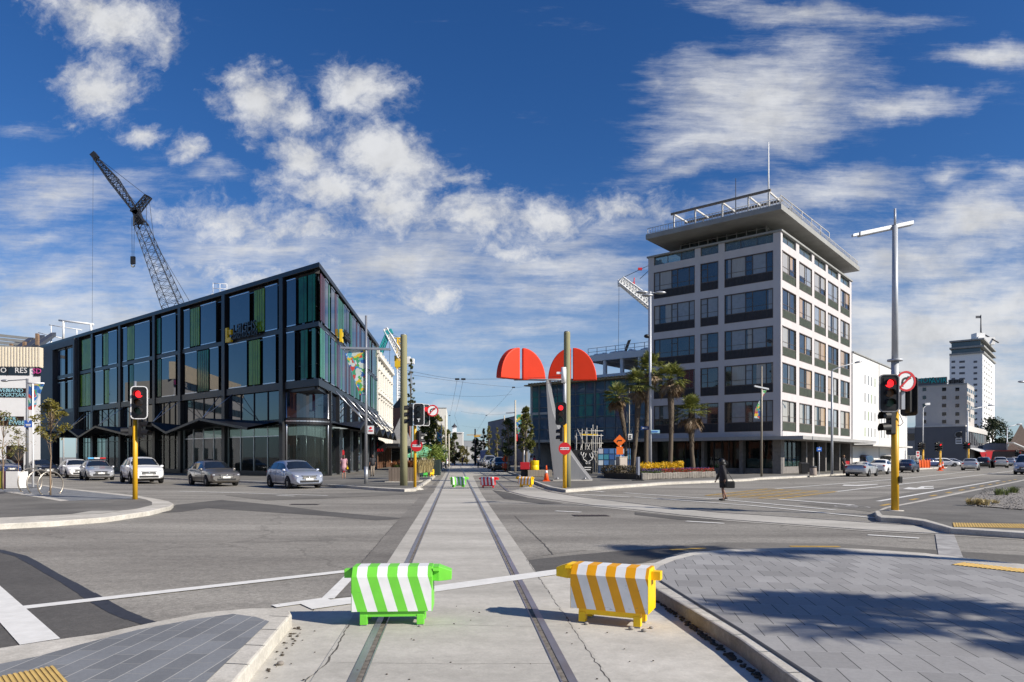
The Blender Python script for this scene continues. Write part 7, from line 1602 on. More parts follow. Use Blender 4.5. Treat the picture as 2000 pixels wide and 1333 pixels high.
# pebbles and litter on the apron
rg = random.Random(77); mb = MB()
for k in range(45):
    px, py = rg.uniform(500, 1290), rg.uniform(1180, 1333); c = G(px, py); s = rg.uniform(.004, .011); mb.ell((c.x, c.y, .008 + s * .3), (s, s * rg.uniform(.5, 1), s * .5), 6, 4)
for k in range(160):
    t = rg.random(); c = G(1288, 1175).lerp(G(1500, 1333), t); s = rg.uniform(.008, .03); mb.ell((c.x - rg.uniform(0, .06) ** 1, c.y, .012), (s, s * .7, s * .5), 6, 4)
for k in range(36):
    t = rg.random(); c = G(578, 1226).lerp(G(500, 1325), t); s = rg.uniform(.006, .02); mb.ell((c.x + rg.uniform(0, .1), c.y, .01), (s, s * .7, s * .4), 6, 4)
tag(mb.build('gutter_grit', M_dirt), kind='stuff')
mb = MB()
for px, py, s in ((1258, 1235, .03), (1272, 1229, .022), (1145, 1221, .025), (1233, 1231, .03), (820, 1226, .02), (548, 1300, .03)):
    c = G(px, py); mb.ell((c.x, c.y, s * .6), (s, s * .8, s * .6), 8, 6)
tag(mb.build('loose_stones', M_stn), kind='stuff')
# gravel stones on the bed, tufts
rg = random.Random(5); mb = MB()
for k in range(1800):
    px, py = rg.uniform(1895, 2150), rg.uniform(953, 998)
    if px < 1895 + (max(0, 985 - py)) * .9 or (py > 992 and px < 1960): continue
    c = G(px, py, Z1); s = rg.uniform(.012, .032); mb.ell((c.x, c.y, Z1 + .035), (s, s, s * .6), 5, 4)
tag(mb.build('gravel_stones', M_gravel), kind='stuff')
for px, py, n, h, lab, m_ in ((1905, 987, 200, .24, 'low straw coloured tuft at the near edge of the gravel', M_straw), (1952, 967, 160, .3, 'round green flowering tuft on the gravel', None), (1985, 963, 160, .3, 'green weed clump by the right edge of the gravel', None), (1925, 983, 100, .15, 'small straw tuft beside the larger one on the gravel', M_straw)):
    c = G(px, py, Z1 + .03); o = empty('weed_tuft', c, 0, lab, 'plant', 'weeds on the gravel'); mb = MB(); 
    for q in range(4): grass_tuft(mb, Vector((rg.uniform(-.3, .3), rg.uniform(-.2, .2), 0)), rg, n // 4, h, .22, .012)
    mb.build('blades', m_ or leaf_mat('weed_green', (.08, .11, .03), (.20, .24, .08)), o)

# ================= cranes
def lattice(mb, a, e, w0, w1, n, side, r=.07, rb=.036):
    ax = (e - a).normalized(); s = side.normalized(); u = ax.cross(s).normalized(); pr = None
    for i in range(n + 1):
        c = a.lerp(e, i / n); w = w0 + (w1 - w0) * i / n; q = [c + s * w / 2 * x + u * w / 2 * y for x, y in ((-1, -1), (1, -1), (1, 1), (-1, 1))]
        if pr:
            for k in range(4):
                mb.cyl(pr[k], q[k], r, n=5, caps=False); mb.cyl(pr[k], q[(k + 1) % 4], rb, n=4, caps=False); mb.cyl(q[k], q[(k + 1) % 4], rb, n=4, caps=False); mb.cyl(pr[(k + 1) % 4], q[k], rb * .8, n=4, caps=False)
        pr = q
Yc = 112.; M_crn = mat('crane_dark', (.02, .022, .028), .5, .2, var=.2)
b1 = A(338, 597, Yc); t1 = A(268, 423, Yc); dirb = (t1 - b1).normalized(); fsc = b1.z / dirb.z; foot = b1 - dirb * (b1.z - 3) / dirb.z
cr = empty('crawler_crane', Vector((foot.x, foot.y, 0)), 0, 'dark lattice boom crane with a jib and hanging hook behind the black glass building', 'crane', 'cranes on the skyline')
mb = MB(); lattice(mb, foot, b1, 3.0, 2.7, 10, Vector((1, 0, .4))); lattice(mb, b1, A(276, 441, Yc), 2.7, 1.6, 11, Vector((1, 0, .4)), .062, .03); lattice(mb, A(276, 441, Yc), t1, 1.7, .8, 2, Vector((1, 0, .4)), .12, .07); mb.build('boom', M_crn, cr, world=True)
mb = MB(); mb.box(A(270, 424, Yc), (1.1, .8, 2.2), Matrix.Rotation(-.35, 3, 'Y')); mb.box(A(264, 414, Yc), (1.2, .8, .7), Matrix.Rotation(.5, 3, 'Y')); mb.build('boom_head', M_crn, cr, world=True)
mb = MB(); lattice(mb, A(264, 412, Yc), A(222, 352, Yc), .7, 1.25, 7, Vector((1, 0, .6)), .08, .045); lattice(mb, A(222, 352, Yc), A(187, 310, Yc), 1.25, .6, 7, Vector((1, 0, .6)), .08, .045); mb.box(A(185, 305, Yc), (.9, .6, 1.1), Matrix.Rotation(-.7, 3, 'Y')); mb.build('jib', M_crn, cr, world=True)
mb = MB(); lattice(mb, A(267, 412, Yc), A(290, 384, Yc), .9, .8, 4, Vector((1, 0, -.5)), .1, .06); mb.cyl(A(283, 381, Yc), A(293, 387, Yc), .14, n=6); mb.build('mast', M_crn, cr, world=True)
mb = MB()
for p, q in (((287, 383), (190, 308)), ((268, 400), (196, 318)), ((291, 387), (302, 480)), ((286, 390), (286, 440)), ((300, 470), (372, 592)), ((290, 455), (352, 600)), ((182, 312), (180, 640)), ((257.5, 425), (258, 502)), ((262.5, 425), (261.5, 502))): mb.cyl(A(*p, Yc), A(*q, Yc), .035 if p[0] > 185 else .022, n=4)
mb.build('cables', M_crn, cr, world=True)
mb = MB(); mb.box(A(259.8, 509, Yc), (.75, .4, 1.3)); hk = mb.build('hook_block', M_crn, cr, world=True, bevel=.1); mb = MB(); q = A(259.8, 519, Yc); mb.tube([q + Vector((.25 * math.cos(R(t)), 0, .25 * math.sin(R(t)))) for t in range(100, 380, 30)], .08, 6); mb.build('hook', mat('hook_brass', (.3, .25, .12), .5, .5, var=.1), hk, world=True)
mb = MB(); mb.box(Vector((foot.x + 1.5, foot.y, 2.6)), (7, 4, 2.6)); mb.box(Vector((foot.x, foot.y - 2.6, .7)), (8, 1.2, 1.4)); mb.box(Vector((foot.x, foot.y + 2.6, .7)), (8, 1.2, 1.4)); mb.build('crawler_base', M_crn, cr, world=True)
# distant teal and white luffing crane and its yellow mast
Yc = 210.; M_tl = mat('crane_teal', (.03, .33, .35), .5, var=.1); M_cy = mat('crane_yellow', (.75, .48, .02), .5, var=.1)
base = xy(781, Yc); cr = empty('luffing_crane', base, 0, 'distant luffing crane with teal and white arms and a white mast above the cream terrace', 'crane', 'cranes on the skyline')
mb = MB(); lattice(mb, Vector((base.x, Yc, 0)), A(781, 722, Yc), 1.5, 1.5, 18, Vector((1, 0, 0)), .2, .1); mb.build('mast', M_wht, cr, world=True)
mb = MB(); lattice(mb, A(781, 722, Yc), A(781, 662, Yc), 1.7, 1.4, 5, Vector((1, 0, 0)), .2, .12); mb.cyl(A(768, 661, Yc), A(783, 661, Yc), .2, n=5); mb.box(A(782, 712, Yc), (3.2, 2, 1.8)); mb.cyl(A(772, 695, Yc), A(772, 706, Yc), .3, n=6); mb.build('slewing_head', M_cy, cr, world=True)
mb = MB(); lattice(mb, A(784, 698, Yc), A(753, 643, Yc), 1.9, 1.1, 9, Vector((1, 0, .5)), .22, .14); mb.build('white_arm', M_wht, cr, world=True)
mb = MB(); lattice(mb, A(738, 700, Yc), A(757, 654, Yc), 1.4, 1.0, 7, Vector((1, 0, -.4)), .22, .14); mb.box(A(759, 650, Yc), (2.5, 1.5, 1.4), Matrix.Rotation(-.4, 3, 'Y')); mb.build('teal_arm', M_tl, cr, world=True)
mb = MB(); 
for p, q in (((761, 660), (761, 730)), ((772, 706), (772, 716)), ((758, 650), (783, 662))): mb.cyl(A(*p, Yc), A(*q, Yc), .05, n=4)
mb.build('cables', M_crn, cr, world=True); mb = MB(); mb.box(A(798, 706, Yc), (3.4, 2, 1.6)); mb.box(A(796, 702, Yc), (1.6, 1.6, 1.5)); mb.build('counterweight', M_wht, cr, world=True)
Yc = 125.; base = xy(1290, Yc); cr = empty('tower_crane', base, 0, 'white lattice crane arm pointing left from behind the office tower', 'crane', 'cranes on the skyline')
mb = MB(); lattice(mb, Vector((base.x, Yc, 0)), A(1290, 600, Yc), 1.5, 1.5, 24, Vector((1, 0, 0)), .16, .08); mb.build('mast', M_wht, cr, world=True)
mb = MB(); lattice(mb, A(1284, 604, Yc), A(1212, 548, Yc), 1.7, 1.2, 13, Vector((1, 0, 1.2)), .15, .10); mb.box(A(1211, 553, Yc), (.8, .6, 1.2)); mb.build('arm', M_wht, cr, world=True)
mb = MB(); mb.cyl(A(1212, 545, Yc), A(1290, 508, Yc), .05, n=4); mb.cyl(A(1250, 545, Yc), A(1290, 508, Yc), .05, n=4); mb.cyl(A(1209, 556, Yc), A(1208, 690, Yc), .03, n=4); mb.cyl(A(1290, 600, Yc), A(1290, 508, Yc), .3, n=5); mb.build('cables', M_crn, cr, world=True)
mb = MB(); mb.box(A(1250, 526, Yc), (.7, .5, .4)); mb.cyl(A(1238, 556, Yc), A(1239, 543, Yc), .1, n=5); mb.box(A(1237, 554, Yc), (.5, .3, .3)); mb.build('red_fittings', M_sred, cr, world=True)
# ------------------------------------------------------------------ people
M_skin = mat('skin', (.38, .22, .16), .6, var=.06); M_skin_d = mat('skin_tights', (.24, .13, .09), .6, var=.1); M_hairb = mat('hair_black', (.008, .007, .007), .5, var=.2); M_hairbr = mat('hair_brown', (.06, .03, .018), .5, var=.2)
def person(loc, head, label, h=1.65, pose='walk', arms=None, legs=None, lean=0.0):
    """one skinned body facing local +x"""
    root = empty('person', loc, head, label, 'person', None); s = h / 1.66
    if pose == 'walk': LEG = {1: [(.0, .08, .88), (.05, .085, .50), (.0, .085, .10), (.13, .085, .035)], -1: [(-.01, -.08, .88), (.02, -.08, .48), (-.12, -.075, .14), (-.02, -.075, .05)]}
    elif pose == 'sit': LEG = {1: [(0, .09, .88), (.40, .11, .84), (.42, .11, .45), (.54, .11, .40)], -1: [(0, -.09, .88), (.40, -.11, .84), (.42, -.11, .45), (.54, -.11, .40)]}
    else: LEG = {1: [(0, .085, .88), (.02, .09, .48), (0, .09, .08), (.13, .10, .035)], -1: [(0, -.085, .88), (.03, -.09, .48), (.02, -.09, .08), (.15, -.10, .035)]}
    ARM = arms or {1: [(0, .18, 1.35), (-.04, .23, 1.09), (.06, .24, .87)], -1: [(0, -.18, 1.35), (-.02, -.23, 1.09), (.10, -.24, .87)]}
    vs = []; es = []; rs = []
    def V(p, r, par=None):
        vs.append((p[0] + lean * max(0, p[2] - .88), p[1], p[2])); rs.append(r)
        if par is not None: es.append((par, len(vs) - 1))
        return len(vs) - 1
    pel = V((0, 0, .92), (.125, .10)); sp = V((0, 0, 1.08), (.115, .09), pel); ch = V((0, 0, 1.26), (.135, .10), sp); nk0 = V((0, 0, 1.40), (.065, .06), ch); nk = V((.01, 0, 1.46), (.05, .05), nk0); hd = V((.025, 0, 1.555), (.075, .085), nk); top = V((.015, 0, 1.625), (.055, .06), hd)
    nose = V((.115, 0, 1.545), (.014, .016), hd)
    for sd in (1, -1):
        l = LEG[sd]; a = V(l[0], (.085, .085), pel); b_ = V(l[1], (.055, .055), a); c = V(l[2], (.036, .036), b_); V(l[3], (.034, .028), c)
        ar = ARM[sd]; a = V(ar[0], (.052, .052), ch); b_ = V(ar[1], (.040, .040), a); c = V(ar[2], (.026, .026), b_)
        d_ = (Vector(ar[2]) - Vector(ar[1])).normalized(); pm = Vector(ar[2]) + d_ * .07; pi = V(pm, (.026, .018), c); sd_ = Vector((1, 0, 0)) - d_ * d_.x; sd_.normalize()
        for k in range(4):
            f1 = pm + d_ * .045 + sd_ * (-.024 + .016 * k); f = V(f1, (.0085, .0085), pi); V(f1 + d_ * (.035 + .006 * (k in (1, 2))) + sd_ * .004, (.007, .007), f)
        t_ = V(Vector(ar[2]) + d_ * .035 + sd_ * .038, (.0095, .0095), c); V(Vector(ar[2]) + d_ * .075 + sd_ * .05, (.008, .008), t_)
    me = bpy.data.meshes.new('body'); me.from_pydata([Vector(v) * s for v in vs], es, []); o = bpy.data.objects.new('body', me); COL.objects.link(o); o.parent = root
    sk = o.modifiers.new('skin', 'SKIN'); sk.use_smooth_shade = True
    for i, r in enumerate(rs): me.skin_vertices[0].data[i].radius = (r[0] * s, r[1] * s)
    me.skin_vertices[0].data[0].use_root = True
    su = o.modifiers.new('subsurf', 'SUBSURF'); su.levels = 1; su.render_levels = 1
    o['h'] = s
    return root, o, s, LEG, ARM
def rings(mb, lst, n=16):
    """closed garment from elliptical rings (cx, cy, z, rx, ry)"""
    vs = []; fs = []
    for cx_, cy_, z, rx, ry in lst:
        for k in range(n): a = 2 * math.pi * k / n; vs.append((cx_ + rx * math.cos(a), cy_ + ry * math.sin(a), z))
    for i in range(len(lst) - 1):
        for k in range(n): fs.append((i * n + k, i * n + (k + 1) % n, (i + 1) * n + (k + 1) % n, (i + 1) * n + k))
    fs.append(tuple(range(n - 1, -1, -1))); fs.append(tuple((len(lst) - 1) * n + k for k in range(n))); mb.add(vs, fs, 0, True)
def face(root, s, m=None):
    mb = MB()
    for y in (-.032, .032): mb.ell((.098 * s, y * s, 1.565 * s), (.012, .013, .008), 8, 6)
    mb.build('eyes', M_ink, root); mb = MB(); mb.box((.102 * s, 0, 1.508 * s), (.01, .045, .010)); mb.build('mouth', mat('lips', (.30, .08, .07), .5) if 'lips' not in MATS else MATS['lips'], root)
    mb = MB()
    for y in (-.082, .082): mb.ell((.02 * s, y * s, 1.55 * s), (.022, .012, .032), 8, 6)
    mb.build('ears', m or M_skin, root)
# woman crossing
loc = G(1413, 978.5); rt, bd, s, LEG, ARM = person(loc, R(172), 'woman in a black jacket and short skirt walking across the road', 1.56, 'walk', {1: [(0, .17, 1.35), (-.03, .24, 1.10), (-.02, .26, .86)], -1: [(.02, -.17, 1.35), (.10, -.24, 1.10), (.22, -.26, .86)]}, lean=.10)
bd.data.materials.append(M_skin_d)
M_jk = mat('jacket_black', (.026, .023, .026), .8, var=.3, scale=8); M_skt = mat('skirt_black', (.018, .018, .024), .85, var=.2)
L_ = lambda z: .10 * max(0, z - .88)
mb = MB(); rings(mb, [(L_(z) * s, 0, z * s, rx * s, ry * s) for z, rx, ry in ((.74, .17, .215), (.86, .165, .205), (1.05, .14, .18), (1.25, .15, .195), (1.36, .125, .19), (1.42, .07, .10))]); jk = mb.build('jacket', M_jk, rt)
for sd in (1, -1):
    q = ARM[sd]; P_ = [Vector((a[0] + .10 * max(0, a[2] - .88), a[1], a[2])) * s for a in q]; mb = MB(); mb.tube([P_[0] + Vector((0, -sd * .05, .03)), P_[0], P_[1], P_[1].lerp(P_[2], .96)], [.075 * s, .072 * s, .064 * s, .05 * s], 10); mb.build('sleeve', M_jk, jk)
mb = MB(); rings(mb, [(.0, 0, z * s, rx * s, ry * s) for z, rx, ry in ((.52, .15, .165), (.7, .16, .18), (.93, .15, .17))]); mb.build('skirt', M_skt, rt)
mb = MB(); mb.ell((.155 * s * .4, 0, 1.555 * s), (.135, .135, .135), 14, 10); mb.ell((.02, 0, 1.47 * s), (.13, .135, .11), 12, 8); mb.build('hair', M_hairb, rt)
face(rt, s)
for sd in (1, -1):
    l = LEG[sd]; mb = MB(); a, b_ = Vector(l[2]) * s, Vector(l[3]) * s; mb.ell((a + b_) / 2 + Vector((.01, 0, -.012)), (.12, .042, .04), 10, 6, rot=Matrix.Rotation(0 if sd > 0 else .5, 3, 'Y')); mb.cyl(a + Vector((-.03, 0, -.03)), a + Vector((-.035, 0, -.10 * s)), .016, n=6); mb.build('shoe', M_hairb, rt)
bg_ = empty('shoulder_bag', loc + rotz(R(172)) @ Vector((-.20, .27, .62)), R(172), 'black leather shoulder bag hanging at the side of the crossing woman', 'bag'); mb = MB(); mb.box((0, 0, .0), (.34, .13, .26)); mb.build('pouch', M_hairb, bg_, bevel=.04); mb = MB(); mb.tube([Vector((-.12, 0, .12)), Vector((.05, -.02, .4)), Vector((.17, -.08, .66)), Vector((.19, -.06, .66)), Vector((.12, 0, .12))], .012, 6); mb.build('strap', M_hairb, bg_)
# woman in pink striped dress
loc = G(671.5, 935, Z1); rt, bd, s, LEG, ARM = person(loc, R(100), 'woman in a pink patterned dress standing at the glass shopfront with a yellow bag', 1.66, 'stand', {1: [(0, .17, 1.35), (-.03, .23, 1.10), (.10, .22, .92)], -1: [(0, -.17, 1.35), (.0, -.23, 1.10), (.12, -.2, .95)]}); bd.data.materials.append(M_skin)
mb = MB(); rings(mb, [(0, 0, z * s, rx * s, ry * s) for z, rx, ry in ((.55, .20, .23), (.8, .17, .20), (1.02, .12, .155), (1.2, .14, .18), (1.34, .12, .18), (1.41, .07, .11))]); dm_ = mat('dress_pink', (.42, .13, .20), .8, col2=(.55, .40, .42), scale=14, stretch=(.4, .4, 3)); dr = mb.build('dress', dm_, rt)
for sd in (1, -1): q = ARM[sd]; mb = MB(); P_ = [Vector(a) * s for a in q]; mb.tube([P_[0] + Vector((0, -sd * .05, .03)), P_[0], P_[0].lerp(P_[1], .6)], [.07, .068, .06], 10); mb.build('sleeve', dm_, dr)
mb = MB(); mb.ell((0, 0, 1.57 * s), (.11, .105, .115), 12, 8); mb.ell((-.05, 0, 1.47 * s), (.08, .095, .12), 12, 8); mb.build('hair', M_hairbr, rt); face(rt, s)
for sd in (1, -1): l = LEG[sd]; mb = MB(); mb.ell(Vector((.07, l[2][1], .035)), (.13, .045, .04), 10, 6); mb.build('shoe', M_skin_d, rt)
bg_ = empty('hand_bag', loc + Vector((.28, -.1, .78)), 0, 'small yellow hand bag carried by the woman in the pink dress', 'bag'); mb = MB(); mb.box((0, 0, -.05), (.10, .16, .16)); mb.build('pouch', M_yel_sign, bg_, bevel=.02); mb = MB(); mb.tube([Vector((0, -.06, .02)), Vector((0, -.03, .12)), Vector((0, .03, .12)), Vector((0, .06, .02))], .01, 6); mb.build('handle', M_yel_sign, bg_)
# pair beyond the yellow drum, person at doorway, man up the street
def clothed(px, py, head, lab, top, bottom, hair, z=Z1, h=1.68, pose='stand'):
    loc = G(px, py, z); rt, bd, s, LEG, ARM = person(loc, head, lab, h, pose); bd.data.materials.append(M_skin)
    mb = MB(); rings(mb, [(0, 0, zz * s, rx * s, ry * s) for zz, rx, ry in ((.84, .15, .18), (1.05, .13, .165), (1.25, .145, .185), (1.36, .12, .18), (1.42, .07, .10))]); tp = mb.build('top', plain(top, .8), rt)
    for sd in (1, -1): q = ARM[sd]; mb = MB(); P_ = [Vector(a) * s for a in q]; mb.tube([P_[0] + Vector((0, -sd * .05, .03)), P_[0], P_[1]], [.07, .068, .058], 10); mb.build('sleeve', plain(top, .8), tp)
    for sd in (1, -1):
        l = [Vector(a) * s for a in LEG[sd]]; mb = MB(); mb.tube([l[0] + Vector((0, 0, .04)), l[0], l[1], l[2]], [.10, .10, .072, .055], 10); mb.build('trouser_leg', plain(bottom, .8), rt); mb = MB(); mb.ell((l[2] + l[3]) / 2 + Vector((0, 0, -.01)), (.13, .045, .045), 10, 6); mb.build('shoe', M_hairb, rt)
    mb = MB(); mb.ell((0, 0, 1.575 * s), (.108, .102, .10), 12, 8); mb.ell((-.04, 0, 1.49 * s), (.075, .09, .10), 12, 8); mb.build('hair', hair, rt); face(rt, s); return rt
clothed(1037.5, 926.5, R(20), 'person in a white top standing behind the red planter', (.62, .60, .58), (.03, .03, .05), M_hairb, Z1); clothed(1043.5, 926.2, R(170), 'person in a red top standing behind the yellow drum', (.50, .02, .03), (.03, .03, .05), M_hairb, Z1)
clothed(1648, 925.5, R(-60), 'person in black clothes standing by the tower doorway', (.012, .012, .014), (.015, .015, .018), mat('hair_fair', (.22, .13, .06), .6, var=.1)); clothed(934, 915, R(-90), 'person in a white shirt walking in the street beside the parked cars', (.55, .55, .55), (.05, .06, .09), M_hairbr, 0, 1.7, 'walk')
clothed(903, 909, R(-90), 'distant person in dark clothes crossing at the end of the street', (.04, .05, .09), (.02, .02, .03), M_hairb, 0, 1.7, 'walk'); clothed(727.5, 931, R(120), 'person in dark clothes by the timber shopfront beyond the lamp post', (.03, .03, .035), (.30, .25, .2), M_hairbr, Z1, 1.7)

# ------------------------------------------------------------------ cars
M_tyre = mat('tyre_rubber', (.018, .018, .019), .8, var=.3, scale=10); M_rim = mat('alloy_rim', (.45, .46, .47), .32, .8, var=.08); M_cgl = mat('car_glass', (.012, .016, .022), .03, ior=1.9, var=.2); M_arch = mat('wheel_arch_black', (.006, .006, .006), .9)
M_hl = mat('headlight_glass', (.62, .64, .66), .12, .3, var=.15, scale=8); M_tlr = mat('tail_light_red', (.42, .012, .014), .2, var=.1); M_plate = mat('number_plate', (.72, .72, .70), .5, var=.02); M_ctrim = mat('car_trim_black', (.014, .014, .015), .45, var=.1); M_chrome = mat('chrome', (.65, .66, .68), .15, 1.0)
ST = {
 'hatch': dict(L=4.3, W=1.76, r=.315, wb=(.165, .80), st=[(0, .34, .72, .80, .80, .70), (.02, .26, .88, .98, .93, .80), (.055, .22, .95, 1.16, .97, .76), (.15, .20, .96, 1.40, 1.0, .70), (.30, .19, .95, 1.465, 1.0, .70), (.48, .19, .93, 1.475, 1.0, .71), (.58, .19, .92, 1.41, 1.0, .72), (.755, .19, .91, .985, .99, .86), (.89, .20, .84, .885, .96, .85), (.965, .23, .70, .765, .90, .80), (1.0, .30, .55, .62, .78, .70)], ws=(.59, .742), sw=(.115, .665), rw=(.058, .14)),
 'suv': dict(L=4.65, W=1.87, r=.36, wb=(.17, .80), st=[(0, .42, .80, .90, .82, .72), (.02, .34, .98, 1.06, .94, .82), (.05, .30, 1.06, 1.24, .97, .78), (.14, .28, 1.08, 1.56, 1.0, .72), (.30, .27, 1.06, 1.64, 1.0, .73), (.46, .27, 1.04, 1.645, 1.0, .74), (.57, .27, 1.03, 1.57, 1.0, .74), (.745, .27, 1.02, 1.10, .99, .87), (.88, .28, .97, 1.01, .96, .86), (.96, .30, .82, .89, .91, .82), (1.0, .36, .62, .70, .80, .72)], ws=(.58, .732), sw=(.10, .66), rw=(.053, .13)),
 'wagon': dict(L=4.75, W=1.75, r=.31, wb=(.19, .80), st=[(0, .36, .66, .74, .82, .72), (.015, .28, .84, .90, .93, .82), (.03, .24, .92, 1.06, .97, .78), (.13, .20, .93, 1.36, 1.0, .70), (.28, .19, .92, 1.43, 1.0, .70), (.44, .19, .91, 1.435, 1.0, .71), (.535, .19, .90, 1.37, 1.0, .72), (.70, .19, .90, .965, .99, .86), (.86, .20, .82, .86, .97, .86), (.965, .23, .70, .755, .92, .82), (1.0, .32, .54, .60, .82, .74)], ws=(.545, .687), sw=(.06, .62), rw=(.034, .12)),
 'sedan': dict(L=4.6, W=1.75, r=.31, wb=(.20, .80), st=[(0, .36, .66, .76, .80, .72), (.02, .27, .86, .94, .92, .80), (.05, .23, .93, 1.02, .96, .84), (.15, .20, .94, 1.05, 1.0, .84), (.31, .19, .93, 1.37, 1.0, .70), (.45, .19, .92, 1.42, 1.0, .70), (.54, .19, .91, 1.37, 1.0, .71), (.715, .19, .90, .965, .99, .86), (.87, .20, .82, .865, .97, .86), (.965, .23, .69, .75, .92, .82), (1.0, .32, .54, .60, .82, .74)], ws=(.55, .70), sw=(.20, .63), rw=(.165, .295)),
 'coupe': dict(L=4.5, W=1.78, r=.315, wb=(.20, .79), st=[(0, .36, .66, .78, .80, .76), (.02, .26, .86, .92, .93, .84), (.06, .22, .90, .98, .97, .84), (.16, .19, .90, 1.02, 1.0, .82), (.36, .18, .88, 1.20, 1.0, .68), (.46, .18, .87, 1.23, 1.0, .67), (.53, .18, .86, 1.19, 1.0, .68), (.70, .18, .84, .88, .99, .86), (.87, .19, .74, .775, .97, .86), (.965, .22, .60, .66, .90, .80), (1.0, .30, .48, .54, .78, .70)], ws=(.54, .685), sw=(.22, .62), rw=(.175, .345)),
 'van': dict(L=4.7, W=1.80, r=.33, wb=(.17, .80), st=[(0, .40, .85, .98, .86, .80), (.012, .34, 1.05, 1.30, .95, .84), (.03, .30, 1.08, 1.68, .98, .78), (.10, .28, 1.09, 1.88, 1.0, .78), (.35, .27, 1.08, 1.92, 1.0, .79), (.60, .27, 1.07, 1.90, 1.0, .79), (.70, .27, 1.06, 1.80, 1.0, .79), (.87, .27, 1.05, 1.13, .99, .88), (.95, .29, .92, .98, .95, .86), (.985, .31, .74, .82, .90, .82), (1.0, .38, .6, .68, .82, .76)], ws=(.71, .86), sw=(.06, .79), rw=(.014, .032)),
}
def car_sec(D, x):
    st = D['st']
    for i in range(len(st) - 1):
        if st[i][0] <= x <= st[i + 1][0]:
            f = (x - st[i][0]) / (st[i + 1][0] - st[i][0]); return [st[i][k] * (1 - f) + st[i + 1][k] * f for k in range(6)]
    return list(st[-1])
def sec_pts(D, x):
    x_, zb, belt, top, wf, wr = car_sec(D, x); W2 = D['W'] / 2; w = W2 * wf; r = W2 * wr; dz = max(.02, min(.09, (top - belt) * .3))
    return [(w * .80, zb), (w * .965, zb + .09), (w, zb + (belt - zb) * .55), (w * .975, belt), (r, top - dz), (r * .86, top - dz * .15), (r * .45, top + .012), (0, top + .022)]
